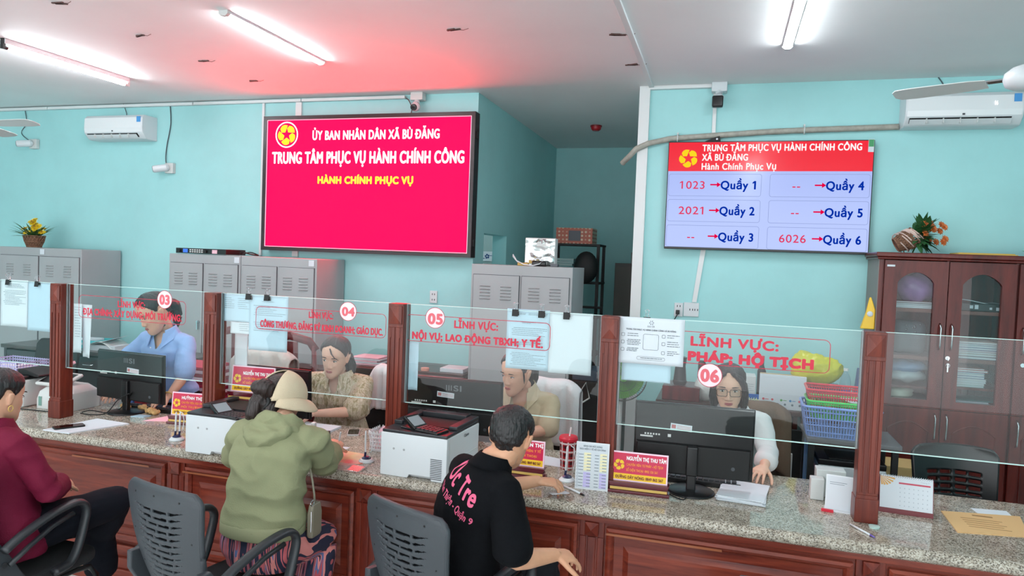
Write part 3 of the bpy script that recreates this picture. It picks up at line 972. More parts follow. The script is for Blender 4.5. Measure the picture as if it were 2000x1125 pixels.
# ------------------------------------------------------------------ flower baskets
def leafblade(mb, p, d, L, w, curl=.3):
    d = V(d).normalized(); s = d.cross(V((0, 0, 1)))
    s = s.normalized() if s.length > .05 else V((1, 0, 0))
    u = s.cross(d)
    pts = []
    for t_, ww in ((0, .25), (.35, 1), (.7, .75), (1, .04)):
        c = V(p) + d * (L * t_) - u * (curl * L * t_ * t_)
        pts.append((c - s * w * ww, c + u * w * .25 * ww, c + s * w * ww))
    vs = [q for r in pts for q in r]
    fs = []
    for i in range(3):
        for j in range(2):
            fs.append((i * 3 + j, i * 3 + j + 1, i * 3 + j + 4, i * 3 + j + 3))
    mb.add(vs, fs)


def petals(mb, c, d, r, n=11, layers=2):
    d = V(d).normalized(); a = d.orthogonal().normalized(); b = d.cross(a)
    for l in range(layers):
        for k in range(n):
            t_ = 2 * PI * (k + .5 * l) / n
            rad = a * math.cos(t_) + b * math.sin(t_); tan = d.cross(rad)
            rr = r * (1 - .25 * l)
            p0 = V(c) + d * .004 * l
            mb.add([p0 - tan * .12 * rr, p0 + rad * rr * .6 - tan * .26 * rr + d * .1 * rr, p0 + rad * rr + d * (.05 + .25 * l) * rr, p0 + rad * rr * .6 + tan * .26 * rr + d * .1 * rr, p0 + tan * .12 * rr], [(0, 1, 2, 3, 4)])


M['leaf'] = mat('leaf_green', (62, 104, 52), .5, var=.3, scale=30)
M['leafdark'] = mat('leaf_dark_green', (44, 92, 50), .5, var=.3, scale=30)
M['wicker'] = mat('wicker', (128, 92, 70), .7, var=.4, scale=80)
M['wickerpale'] = mat('wicker_pale', (206, 182, 172), .7)
M['petal'] = mat('yellow_petal', (240, 206, 40), .5)
M['petalorange'] = mat('orange_petal', (214, 116, 58), .5, var=.3, scale=40)
M['heart'] = mat('flower_heart', (150, 104, 30), .6)


def basket_lathe(prof, n=20, twist=2.0):
    m = MB()
    for s in (-1, 1):
        for k in range(n):
            pts = []
            for i in range(9):
                t_ = i / 8
                r = np.interp(t_, [p[0] for p in prof], [p[1] for p in prof]); z = np.interp(t_, [p[0] for p in prof], [p[2] for p in prof])
                a = 2 * PI * k / n + s * twist * t_ * .35
                pts.append((r * math.cos(a), r * math.sin(a), z))
            m.tube(pts, .0035, 5)
    for t_ in (0, .5, 1):
        r = np.interp(t_, [p[0] for p in prof], [p[1] for p in prof]); z = np.interp(t_, [p[0] for p in prof], [p[2] for p in prof])
        m.tube([(r * math.cos(2 * PI * i / 24), r * math.sin(2 * PI * i / 24), z) for i in range(24)], .006, 6, closed=True)
    return m


t = thing('flower_basket', 'wicker basket of yellow artificial daisies on the left corner locker', 'flower basket', (-6.92, 5.68, 1.79))
build('basket', basket_lathe([(0, .065, .006), (.6, .09, .07), (1, .10, .12)]).lathe([(.001, .004), (.06, .004), (.082, .07), (.09, .11), (.001, .11)], n=20), [M['wicker']], t)
rnd = random.Random(5)
fl = MB(); he = MB(); lv = MB()
for k in range(15):
    a = rnd.random() * 2 * PI; q = rnd.random()
    c = V((.13 * q * math.cos(a), .10 * q * math.sin(a), .15 + .14 * rnd.random() * (1.1 - q)))
    d = V((c.x * 4, c.y * 3 - .6, .5 + rnd.random()))
    petals(fl, c, d, .038 + .012 * rnd.random()); he.ball(c + d.normalized() * .006, .010, 8, 6)
for k in range(60):
    a = rnd.random() * 2 * PI
    d = V((math.cos(a), math.sin(a), .3 + 1.3 * rnd.random()))
    leafblade(lv, (.03 * math.cos(a), .03 * math.sin(a), .10), d, .13 + .10 * rnd.random(), .008 + .006 * rnd.random(), .25)
build('petals', fl, M['petal'], t); build('flower_hearts', he, M['heart'], t); build('leaves', lv, M['leaf'], t)
t = thing('flower_basket', 'tipped wicker basket of orange artificial roses on the wooden bookcase', 'flower basket', (1.28, 5.72, 2.026))
Mt = Matrix.Translation((-.02, 0, .075)) @ Matrix.Rotation(R(62), 4, 'Y') @ Matrix.Translation((0, 0, -.08))
bm_ = basket_lathe([(0, .05, 0), (.6, .068, .07), (1, .072, .13)])
bm_.lathe([(.001, .002), (.046, .002), (.062, .07), (.066, .11), (.001, .11)], n=20)
bm_.v = [tuple(Mt @ V(p)) for p in bm_.v]
o = build('basket', bm_, M['wicker'], t)
lv = MB(); fl = MB()
for k in range(110):
    a = rnd.random() * 2 * PI
    d = V((-.35 + 1.5 * rnd.random(), math.cos(a) * .8, math.sin(a) * .8 + .45))
    leafblade(lv, (.03 + .06 * rnd.random(), .03 * math.cos(a), .10 + .03 * math.sin(a)), d, .07 + .09 * rnd.random(), .016 + .01 * rnd.random(), .2)
for k in range(17):
    c = V((.06 + .15 * rnd.random(), -.075 + .09 * rnd.random(), .06 + .14 * rnd.random()))
    petals(fl, c, (.5, -.8, .4), .032, 8, 3)
build('leaves', lv, M['leafdark'], t); build('petals', fl, M['petalorange'], t)
m = MB()
for k in range(26):
    a = rnd.random() * 2 * PI; b = rnd.random() * .13
    m.tube([Mt @ V((.076 * math.cos(a + q * .5), .076 * math.sin(a + q * .5), b + q * .012)) for q in range(4)], .0045, 5)
build('pale_weave', m, M['wickerpale'], t)

# ------------------------------------------------------------------ wooden bookcase with arched glass doors
t = thing('bookcase', 'tall red-brown bookcase with arched glass doors at the right wall', 'bookcase', (1.06, 5.55, 0))
BW = 1.28; BH = 1.985; BD = .43
m = MB()
m.bx(0, .03, .03, BD, 0, BH - .03); m.bx(BW - .03, BW, .03, BD, 0, BH - .03)
m.bx(0, BW, BD - .012, BD, 0, BH - .03); m.bx(.03, BW - .03, .03, BD, 0, .09)
m.bx(.425, .445, .03, BD - .012, .09, BH - .03); m.bx(.84, .86, .03, BD - .012, .09, BH - .03)
m.bx(.03, BW - .03, .03, BD - .012, .905, .93)
build('carcass', m, M['cabwood'], t)
build('top_board', MB().bx(-.02, BW + .02, -.015, BD, BH - .03, BH - .012).bx(-.03, BW + .03, -.025, BD, BH - .012, BH + .02), M['cabwood'], t, bevel=.006)
build('side_veneer', MB().bx(-.004, 0, .03, BD, .0, BH - .03), mat('grey_side_veneer', (128, 118, 112), .4), t)
for z in (1.255, 1.59):
    build('shelf', MB().bx(.03, BW - .03, .05, BD - .012, z, z + .025), mat('shelf_board_%d' % int(z * 100), (120, 66, 56), .5), t)


def arched_door(x0, x1, z0, z1, hx):
    st = .085
    m = MB(); y0, y1 = 0, .028
    m.bx(x0, x0 + st, y0, y1, z0, z1); m.bx(x1 - st, x1, y0, y1, z0, z1); m.bx(x0 + st, x1 - st, y0, y1, z0, z0 + .055)
    a, b = x0 + st, x1 - st
    n = 24

    def arc(u):
        s = abs(u - .5) * 2
        base = z1 - .155
        return base + .075 * (math.cos(s * PI * .5) ** .75 if s < 1 else 0) if s < .93 else base + .012 * (1 - s) / .07 * 1.2
    for i in range(n):
        u0, u1 = i / n, (i + 1) / n
        X0, X1 = a + (b - a) * u0, a + (b - a) * u1
        m.add([(X0, y0, arc(u0)), (X1, y0, arc(u1)), (X1, y0, z1), (X0, y0, z1), (X0, y1, arc(u0)), (X1, y1, arc(u1)), (X1, y1, z1), (X0, y1, z1)],
              [(0, 1, 2, 3), (4, 7, 6, 5), (0, 4, 5, 1), (3, 2, 6, 7)])
    d = build('door', m, M['cabwood'], t)
    build('pane', MB().bx(a - .005, b + .005, .018, .021, z0 + .05, z1 - .07), M['cabglass'], d)
    handle(d, hx, 1.34, 1.52)
    return d


def handle(d, hx, z0, z1):
    build('handle', MB().tube([(hx, 0, z0), (hx, -.026, z0 + .012), (hx, -.03, z0 + .03), (hx, -.03, z1 - .03), (hx, -.026, z1 - .012), (hx, 0, z1)], .0055, 8), M['chrome'], d, smooth=True)


def solid_door(x0, x1, z0, z1, hx):
    m = MB(); m.bx(x0, x1, 0, .025, z0, z1)
    d = build('door', m, M['cabwood'], t, bevel=.004)
    n = 20
    a, b = x0 + .07, x1 - .07
    pts = [(a, -.002, z0 + .08)] + [(a + (b - a) * i / n, -.002, z1 - .16 + .06 * math.sin(PI * i / n)) for i in range(n + 1)] + [(b, -.002, z0 + .08)]
    build('moulding', MB().tube(pts, .005, 6, closed=True), M['cabwood'], d)
    handle(d, hx, z1 - .21, z1 - .03)
    return d


DX = [(.032, .43), (.436, .84), (.856, 1.25)]
arched_door(DX[0][0], DX[0][1], .925, BH - .035, DX[0][1] - .035); arched_door(DX[1][0], DX[1][1], .925, BH - .035, DX[1][0] + .03); arched_door(DX[2][0], DX[2][1], .925, BH - .035, DX[2][0] + .035)
solid_door(DX[0][0], DX[0][1], .09, .92, DX[0][1] - .035); solid_door(DX[1][0], DX[1][1], .09, .92, DX[1][0] + .03); solid_door(DX[2][0], DX[2][1], .09, .92, DX[2][0] + .035)
for hx, z in ((.452, 1.285), (.90, 1.27)):
    m = MB(); m.cyl((hx, 0, z), (hx, -.012, z), .014, n=14)
    build('lock', m, M['chrome'], t)
m = MB(); m.bx(.449, .455, -.03, -.012, 1.27, 1.29).bx(.448, .456, -.028, -.024, 1.19, 1.25).tube([(.452 + .012 * math.cos(i * PI / 6), -.026, 1.235 + .014 * math.sin(i * PI / 6)) for i in range(12)], .002, 5, closed=True)
build('key', m, M['chrome'], t)
build('maker_sticker', MB().bx(.045, .095, -.002, 0, 1.905, 1.918), M['paper'], t)


def in_case(x, y, z):
    return (1.06 + x, 5.55 + y, z)


rnd = random.Random(11)
CB = {}


def colmat(rgb, rough=.6):
    k = 'surface_%d_%d_%d' % rgb
    if k not in CB:
        CB[k] = mat(k, rgb, rough)
    return CB[k]


def book(x0, x1, y0, y1, z, th, rgb, label, rz=0, group='books and papers behind the bookcase glass', name='book'):
    w, d = x1 - x0, y1 - y0
    b = thing(name, label, 'book' if name == 'book' else 'papers', (x0 + w / 2, y0 + d / 2, z), rz, group)
    build('cover', MB().bx(-w / 2, w / 2, -d / 2, d / 2, 0, th * .14).bx(-w / 2, w / 2, -d / 2, d / 2, th * .86, th).bx(-w / 2, -w / 2 + .003, -d / 2, d / 2, th * .14, th * .86), colmat(rgb), b)
    build('pages', MB().bx(-w / 2 + .003, w / 2 - .004, -d / 2 + .003, d / 2 - .004, th * .14, th * .86), M['paper'], b)
    return b


# left bay, top shelf: purple bag and papers
m_ = mat('purple_plastic_film', (150, 110, 168), .22, var=.3, scale=12, bump=.5, bscale=18)
mb = MB(); mb.ball((0, 0, .09), (.125, .10, .11), 28, 18)
mb.v = [(x, y, max(.0, z) + .012 * math.sin(x * 40 + y * 30)) for x, y, z in mb.v]
tag(build('plastic_bag', mb, m_, smooth=True, loc=in_case(.28, .20, 1.665)), 'purple plastic-wrapped bundle on the upper bookcase shelf', 'bag')
for k, (rgb, lab) in enumerate((((226, 230, 234), 'white paper bundle at the bottom of the upper shelf stack under the purple bundle'), ((210, 216, 222), 'pale paper bundle second from the bottom under the purple bundle'), ((60, 62, 66), 'dark folder in the upper shelf stack under the purple bundle'), ((140, 44, 60), 'dark red folder on top of the stack under the purple bundle'))):
    book(1.06 + .10, 1.06 + .40 - .01 * k, 5.64, 5.90, 1.616 + k * .012, .011, rgb, lab, rnd.uniform(-.05, .05), name='paper_bundle')
# left bay, middle: grey machine
t2 = thing('document_case', 'grey rounded case with dark dots on the middle shelf of the left bookcase bay', 'case', in_case(.25, .2, 1.281))
build('case', MB().bx(-.12, .10, -.10, .10, 0, .24), colmat((86, 92, 100)), t2, bevel=.05)
m = MB()
for k in range(8):
    m.ball((-.05 + .10 * rnd.random(), -.103, .16 + .06 * rnd.random()), .007, 8, 6)
build('dots', m, M['chrome'], t2)
# left bay, below: blue and clear plastic bags, plate stack, box
for k, (rgb, z, lab) in enumerate((((120, 160, 200), 1.118, 'light blue plastic-wrapped pile in the left bookcase bay'), ((206, 214, 218), 1.052, 'clear crumpled plastic bag under the light blue pile'))):
    mb = MB(); mb.ball((0, 0, 0), (.14, .10, .05), 24, 12)
    mb.v = [(x, y, z_ + .01 * math.sin(x * 50 + k) * math.sin(y * 44)) for x, y, z_ in mb.v]
    tag(build('plastic_bag', mb, mat('bag_film_%d' % k, rgb, .2, bump=.6, bscale=25), smooth=True, loc=in_case(.24, .2, z + .07)), lab, 'bag')
tag(build('support_board', MB().bx(1.095, 1.48, 5.62, 5.95, 1.045, 1.062), M['cabwood']), 'inner shelf board under the plastic bags in the left bookcase bay', 'shelf')
tag(build('cream_roll', MB().lathe([(.001, 0), (.10, 0), (.115, .02), (.105, .028), (.115, .045), (.10, .06), (.08, .075), (.001, .078)], n=32), mat('cream_ceramic', (222, 220, 204), .3), smooth=True, loc=in_case(.19, .2, .97)), 'round cream roll standing in the lowest part of the left bookcase bay', 'roll')
tag(build('storage_box', MB().bx(1.11, 1.46, 5.60, 5.66, .932, .965).bx(1.11, 1.46, 5.66, 5.93, .932, .968), colmat((150, 156, 156)), bevel=.004), 'grey-white box under the cream roll in the bookcase', 'box')
# right bay
t2 = thing('lever_binder', 'black lever binder with white labels on the upper shelf of the right glass bay', 'binder', in_case(.62, .2, 1.616))
build('cover', MB().bx(-.16, .17, -.13, .13, 0, .055), M['black'], t2, bevel=.006)
build('label', MB().bx(-.03, -.01, -.133, -.13, .018, .040).bx(.0, .022, -.133, -.13, .015, .044).bx(.09, .105, -.133, -.13, .015, .03).bx(.13, .15, -.133, -.13, .010, .032), M['paper'], t2)
mb = MB().sheet(lambda u, v: (-.16 + .34 * u, -.12 + .24 * v, .060 + .014 * math.sin(u * 5 + .6) + .002 * v), 16, 6)
tag(build('plastic_sleeve', mb, colmat((206, 212, 220), .3), solid=.004, loc=in_case(.63, .2, 1.618)), 'white plastic sleeve lying on the black binder in the bookcase', 'sleeve')
stack = [((30, 34, 84), .020), ((186, 182, 172), .016), ((170, 150, 150), .014), ((200, 160, 170), .010), ((44, 58, 128), .018), ((206, 216, 226), .012), ((40, 44, 100), .012), ((228, 196, 190), .012)]
labs = ['dark blue book at the bottom of the middle-shelf stack in the right glass bay', 'beige book above the dark blue one in the middle-shelf stack', 'greyish book third up in the middle-shelf stack', 'dull pink book fourth up in the middle-shelf stack', 'blue book in the middle of the middle-shelf stack', 'pale blue thin book in the middle-shelf stack', 'navy thin book second from the top of the middle-shelf stack', 'pale pink book topmost on the middle-shelf stack']
z = 1.281
for (rgb, th), lab in zip(stack, labs):
    wv_ = rnd.uniform(0, .04)
    book(1.06 + .50 + wv_, 1.06 + .79 - wv_ * .6, 5.62, 5.84, z, th, rgb, lab, rnd.uniform(-.06, .06)); z += th + .001
stack = [((150, 196, 190), .014), ((220, 220, 216), .014), ((196, 210, 216), .016), ((226, 222, 214), .012), ((52, 82, 150), .018), ((232, 226, 220), .014), ((60, 110, 170), .010), ((196, 66, 60), .016), ((206, 120, 110), .01)]
labs = ['pale teal book at the bottom of the lower-shelf stack', 'white book second up in the lower-shelf stack', 'pale grey book third up in the lower-shelf stack', 'cream book fourth up in the lower-shelf stack', 'blue thick book in the lower-shelf stack', 'white book just above the blue thick one', 'thin bright blue book in the lower-shelf stack', 'red book near the top of the lower-shelf stack', 'faded red booklet topmost on the lower-shelf stack']
z = 1.085
tag(build('support_board', MB().bx(1.51, 1.895, 5.62, 5.95, 1.065, 1.083), M['cabwood']), 'inner shelf board under the lower book stack in the right glass bay', 'shelf')
for (rgb, th), lab in zip(stack, labs):
    wv_ = rnd.uniform(0, .05)
    book(1.06 + .48 + wv_ * .4, 1.06 + .73 - wv_ * .5, 5.62, 5.84, z, th, rgb, lab, rnd.uniform(-.05, .05)); z += th + .001
mb = MB().ball((0, 0, 0), (.05, .05, .055), 16, 10)
tag(build('camera_bag', mb, M['matte'], smooth=True, loc=in_case(.77, .18, 1.14)), 'dark bundle beside the lower book stack in the bookcase', 'bag')
for k in range(5):
    tag(build('paper_bundle', MB().bx(1.53, 1.84 - .01 * k, 5.62, 5.9, .932 + k * .011, .942 + k * .011), colmat((214 - 6 * k, 214 - 5 * k, 206))), 'flat white paper bundle under the teal folder in the bookcase base bay', 'papers', 'paper bundles under the teal folder')
tag(build('folder', MB().add([(1.53, 5.62, .99), (1.86, 5.62, .986), (1.86, 5.86, 1.03), (1.56, 5.86, 1.045), (1.53, 5.62, .998), (1.86, 5.62, .994), (1.86, 5.86, 1.038), (1.56, 5.86, 1.053)], [(0, 1, 2, 3), (4, 7, 6, 5), (0, 4, 5, 1), (1, 5, 6, 2), (2, 6, 7, 3), (3, 7, 4, 0)]), colmat((36, 108, 112))), 'dark teal folder lying on white papers in the lowest right glass bay', 'folder')
for k in range(5):
    tag(build('lever_arch_file', MB().bx(1.66 + k * .042, 1.698 + k * .042, 5.72, 5.94, .99, 1.06), colmat((30, 31, 34)), bevel=.003), 'black file spine standing behind the teal folder in the bookcase', 'file', 'black files behind the teal folder')
# on top of the bookcase
tag(build('yellow_envelope', MB().bx(1.56, 1.92, 5.62, 5.88, 2.005, 2.013).bx(1.57, 1.91, 5.64, 5.86, 2.013, 2.02), colmat((216, 178, 84)), bevel=.002), 'flat yellow envelope lying on top of the bookcase', 'envelope')
lv = MB()
for k in range(14):
    a = rnd.random() * 2 * PI
    leafblade(lv, (0, 0, .02), (math.cos(a), math.sin(a), .4 + rnd.random()), .07 + .05 * rnd.random(), .02, .3)
t2 = thing('green_plant', 'small bright green plant on the bookcase at the frame edge', 'plant', (2.03, 5.72, 2.005))
build('leaves', lv, mat('bright_leaf', (60, 150, 70), .5), t2); build('pot', MB().lathe([(.001, 0), (.03, 0), (.036, .03), (.001, .03)], n=16), M['offwhite'], t2)
# yellow packet beside the bookcase
mb = MB(); mb.add([(-.06, 0, 0), (.03, 0, 0), (.03, 0, .14), (.0, .0, .23), (-.012, 0, .23), (-.03, 0, .12), (-.06, .05, 0), (.03, .05, 0), (.03, .03, .14), (0, .012, .23), (-.012, .012, .23), (-.03, .03, .12)],
                  [(0, 1, 2, 3, 4, 5), (11, 10, 9, 8, 7, 6), (0, 6, 7, 1), (1, 7, 8, 2), (2, 8, 9, 3), (3, 9, 10, 4), (4, 10, 11, 5), (5, 11, 6, 0)])
t2 = thing('yellow_packet', 'yellow food packet standing against the side of the bookcase', 'packet', (1.026, 5.60, 1.45))
build('packet', mb, mat('packet_yellow', (244, 196, 40), .3), t2, bevel=.008)
build('white_patch', MB().ball((-.005, -.003, .11), (.02, .006, .02), 14, 8), M['paper'], t2)
# ------------------------------------------------------------------ service counter
CT = .78
GY = 3.36
t = thing('counter_base', 'long red-brown panelled wooden counter front under the granite top', 'counter', (0, 3.10, 0))
CX0, CX1 = -5.6, 2.6
build('body', MB().bx(CX0, CX1, .0, .62, .0, .7275), M['woodh'], t)
build('top_rail', MB().bx(CX0, CX1, -.018, .0, .703, .73), M['woodh'], t, bevel=.003)
build('plinth', MB().bx(CX0, CX1, -.022, 0, 0, .20).bx(CX0, CX1, -.045, -.022, 0, .14).bx(CX0, CX1, -.062, -.045, 0, .085), M['woodh'], t, bevel=.006)
PX = [-5.0, -3.88, -2.755, -1.62, -.505, .62, 1.75]
for x in PX:
    p = build('pilaster', MB().bx(x - .055, x - .026, -.016, 0, .20, .635).bx(x - .018, x + .018, -.016, 0, .20, .635).bx(x + .026, x + .055, -.016, 0, .20, .635).bx(x - .055, x + .055, -.010, 0, .20, .703), M['wood'], t, bevel=.003)
    m = MB()
    z0_, z1_ = .642, .702
    h = .03
    m.add([(x - h, -.016, z0_), (x + h, -.016, z0_), (x + h, -.016, z1_), (x - h, -.016, z1_), (x - h, -.026, z0_), (x + h, -.026, z0_), (x + h, -.026, z1_), (x - h, -.026, z1_), (x, -.044, (z0_ + z1_) / 2)],
          [(0, 1, 5, 4), (1, 2, 6, 5), (2, 3, 7, 6), (3, 0, 4, 7), (4, 5, 8), (5, 6, 8), (6, 7, 8), (7, 4, 8)])
    build('diamond_block', m, M['wood'], p)
PB = [CX0 - .055] + PX + [CX1 + .055]
for a, b in zip(PB[:-1], PB[1:]):
    a, b = a + .065, b - .065
    z0_, z1_ = .22, .685
    m = MB(); q = .035
    prof = [(0, 0), (.0, -.020), (.012, -.026), (.022, -.020), (.034, -.006), (.034, 0)]
    for i in range(len(prof) - 1):
        (d0, y0), (d1, y1) = prof[i], prof[i + 1]
        o0 = [(a + d0, y0, z0_ + d0), (b - d0, y0, z0_ + d0), (b - d0, y0, z1_ - d0), (a + d0, y0, z1_ - d0)]
        o1 = [(a + d1, y1, z0_ + d1), (b - d1, y1, z0_ + d1), (b - d1, y1, z1_ - d1), (a + d1, y1, z1_ - d1)]
        m.add(o0 + o1, [(k, (k + 1) % 4, 4 + (k + 1) % 4, 4 + k) for k in range(4)])
    build('panel_frame', m, M['woodh'], t)
    m = MB()
    c0 = .075; c1 = .10
    o0 = [(a + c0, -.001, z0_ + c0), (b - c0, -.001, z0_ + c0), (b - c0, -.001, z1_ - c0), (a + c0, -.001, z1_ - c0)]
    o1 = [(a + c1, -.014, z0_ + c1), (b - c1, -.014, z0_ + c1), (b - c1, -.014, z1_ - c1), (a + c1, -.014, z1_ - c1)]
    m.add(o0 + o1, [(k, (k + 1) % 4, 4 + (k + 1) % 4, 4 + k) for k in range(4)] + [(4, 5, 6, 7)])
    build('raised_panel', m, M['woodh'], t)
# worn strips where the varnish has gone
o = build('worn_strip', MB().bx(-.44, .05, -.0275, -.0255, .656, .666), M['woodedge'], t)
for a, b in ((-3.45, -2.92), (-2.70, -2.35)):
    build('worn_strip', MB().bx(a, b, -.0275, -.0255, .656, .665), M['woodedge'], t)

t = thing('worktop', 'long polished speckled granite counter top', 'worktop', (0, 0, CT))
m = MB(); n = 7
prof = [(3.062 + .026 * (1 - math.sin(PI * i / n)), -.026 - .026 * math.cos(PI * i / n)) for i in range(n + 1)]
prof = [(3.90, -.052)] + prof + [(3.90, 0)]
m.loft([[(CX0, y, z) for y, z in prof], [(CX1, y, z) for y, z in prof]])
build('slab', m, M['granite'], t)

# ------------------------------------------------------------------ posts and glass screens
POSTX = [-3.865, -2.745, -1.603, -.498, .635]
PLAB = ['wooden post carrying the 03 screen on its right and the plain left screen', 'wooden post between the 03 and 04 screens', 'wooden post between the 04 and 05 screens', 'wooden post between the 05 and 06 screens', 'wooden post at the right end of the 06 screen']
t0 = None
for x, lab in zip(POSTX, PLAB):
    if t0 is None:
        t = t0 = thing('screen_post', lab, 'post', (x, GY, CT), group='wooden posts on the counter')
        hw, hd, H = .0425, .045, .822
        build('shaft', MB().bx(-hw, hw, -hd + .005, hd, 0, H), M['post'], t, bevel=.003)
        m = MB()
        for a, b in ((-hw, -.029), (-.022, -.0035), (.0035, .022), (.029, hw)):
            m.bx(a, b, -hd, -hd + .005, .13, .70)
        m.bx(-hw, hw, -hd, -hd + .005, .0, .12); m.bx(-hw, hw, -hd, -hd + .005, .70, H)
        m.bx(-.029, -.022, -hd, -hd + .005, .645, .70); m.bx(.022, .029, -hd, -hd + .005, .645, .70)
        build('fluted_face', m, M['post'], t, bevel=.0015)
        m = MB(); z0_, z1_ = H - .105, H - .012; h = .036
        m.add([(-h, -hd, z0_), (h, -hd, z0_), (h, -hd, z1_), (-h, -hd, z1_), (-h, -hd - .006, z0_), (h, -hd - .006, z0_), (h, -hd - .006, z1_), (-h, -hd - .006, z1_), (0, -hd - .014, (z0_ + z1_) / 2)],
              [(0, 1, 5, 4), (1, 2, 6, 5), (2, 3, 7, 6), (3, 0, 4, 7), (4, 5, 8), (5, 6, 8), (6, 7, 8), (7, 4, 8)])
        build('diamond_block', m, M['post'], t)
        build('foot_block', MB().bx(-hw - .004, hw + .004, -hd - .004, hd + .004, 0, .105), M['post'], t, bevel=.004)
    else:
        dup(t0, (x, GY, CT), label=lab)

GT, GB = 1.602, 1.088
EDG = [-5.2] + POSTX + [1.80]
GLAB = ['clear glass screen left of the first wooden post, hung with two papers', 'clear glass screen lettered 03 in red', 'clear glass screen lettered 04 in red', 'clear glass screen lettered 05 in red', 'clear glass screen lettered 06 in red', 'clear unlettered glass screen in front of the bookcase']
SCREENS = []
for i in range(6):
    a = EDG[i] + (.0435 if i else 0); b = EDG[i + 1] - (.0435 if i < 5 else 0)
    t = thing('glass_screen', GLAB[i], 'glass screen', ((a + b) / 2, GY, GB), group='glass screens on the counter')
    w = (b - a) / 2; H = GT - GB
    build('pane', MB().bx(-w, w, -.004, .004, 0, H), M['glass'], t)
    build('polished_edge', MB().bx(-w, w, -.0042, .0042, -.0012, .0024).bx(-w, w, -.0042, .0042, H - .0016, H + .0006), M['glassedge'], t)
    for s in (-1, 1):
        if (i == 0 and s < 0) or (i == 5 and s > 0):
            continue
        xx = s * w
        build('channel', MB().bx(xx - .006 if s > 0 else xx, xx if s > 0 else xx + .006, .004, .012, 0, H).bx(xx - .006 if s > 0 else xx, xx if s > 0 else xx + .006, -.010, -.004, 0, H), mat('grey_channel_%d%d' % (i, s), (150, 158, 160), .35, .4), t)
    SCREENS.append((t, V(((a + b) / 2, GY, GB))))


def screen_text(i, box, l1, l2, num, c, rad, numbox):
    t, o = SCREENS[i]
    y = -.0046
    rel = lambda x, z: (x - o.x, y, z - o.z)
    m = MB()
    x0_, x1_, z0_, z1_ = box
    poly = [(p[0] - o.x, p[1] - o.z) for p in rrect(x0_, x1_, z0_, z1_, .028)]
    outline(m, poly, .0032, y)
    build('red_frame_line', m, M['outline'], t)
    m = MB()
    for s, x, z, w, h, b in (l1, l2):
        text(m, s, rel(x, z), X, U, w, h, b)
    build('red_lettering', m, M['red'], t)
    m = MB(); n = 40
    m.add([rel(c[0] + rad * math.cos(2 * PI * k / n), c[1] + rad * math.sin(2 * PI * k / n)) for k in range(n)], [tuple(range(n))])
    m.v = [(p[0], p[1] - .0004, p[2]) for p in m.v]
    d = build('number_disc', m, M['disc'], t)
    m = MB()
    m.add([rel(c[0] + q * math.cos(2 * PI * k / n), c[1] + q * math.sin(2 * PI * k / n)) for q in (rad, rad + .0028) for k in range(n)], [(k, (k + 1) % n, (k + 1) % n + n, k + n) for k in range(n)])
    build('disc_ring', m, M['outline'], d)
    m = MB()
    text(m, num, (numbox[0] - o.x, y - .0008, numbox[1] - o.z), X, U, numbox[2], numbox[3], .075)
    build('numerals', m, M['numred'], d)


screen_text(1, (-3.73, -2.945, 1.403, 1.540), ('LĨNH VỰC:', -3.432, 1.482, .197, .036, .06), ('ĐỊA CHÍNH; XÂY DỰNG; MÔI TRƯỜNG.', -3.695, 1.423, .722, .037, .07), '03', (-3.095, 1.543), .050, (-3.127, 1.516, .064, .052))
screen_text(2, (-2.475, -1.676, 1.413, 1.541), ('LĨNH VỰC:', -2.137, 1.495, .146, .033, .07), ('CÔNG THƯƠNG, ĐĂNG KÝ KINH DOANH; GIÁO DỤC.', -2.443, 1.428, .748, .034, .09), '04', (-1.902, 1.543), .048, (-1.935, 1.520, .070, .043))
screen_text(3, (-1.566, -.793, 1.411, 1.549), ('LĨNH VỰC:', -1.294, 1.495, .230, .036, .06), ('NỘI VỤ; LAO ĐỘNG TBXH; Y TẾ.', -1.524, 1.425, .693, .034, .08), '05', (-1.402, 1.538), .051, (-1.438, 1.508, .076, .05))
screen_text(4, (-.42, .465, 1.404, 1.553), ('LĨNH VỰC:', -.127, 1.489, .376, .040, .07), ('TƯ PHÁP; HỘ TỊCH', -.262, 1.420, .658, .038, .12), '06', (-.037, 1.356), .052, (-.075, 1.328, .075, .053))

# ------------------------------------------------------------------ papers clipped to the screens
rnd = random.Random(21)


def hung(x0, x1, z0, z1, y, label, m='paper', print_=None, group=None, name='paper_sheet', wave=.004, ph=0.0, th=.0012):
    """sheet facing the customers"""
    t = thing(name, label, 'paper', ((x0 + x1) / 2, y, z0), group=group)
    w, h = (x1 - x0), (z1 - z0)

    def f(u, v):
        return (w * (u - .5), wave * (1 - v) * math.sin(u * 3.3 + ph) - .0015 * (1 - v), h * v)
    build('sheet', MB().sheet(f, 10, 12), M[m], t, smooth=True, solid=th)
    return t


def hung_doc(x0, x1, z0, z1, y, label, m='paper', rows=(), group=None, **k):
    t = hung(x0, x1, z0, z1, y, label, m, None, group, **k)
    w, h = x1 - x0, z1 - z0
    wave = k.get('wave', .004); ph = k.get('ph', 0)
    mb = MB()
    for a, b, c, d, n in rows:
        q = MB(); lines(q, rnd, (a - .5) * w, (b - .5) * w, c * h, d * h, 0, n, .0022)
        mb.add([(px, wave * (1 - pz / h) * math.sin((px / w + .5) * 3.3 + ph) - .0015 * (1 - pz / h) - .0028, pz) for px, py, pz in q.v], q.f)
    if rows:
        build('print', mb, M['ink'], t)
    return t


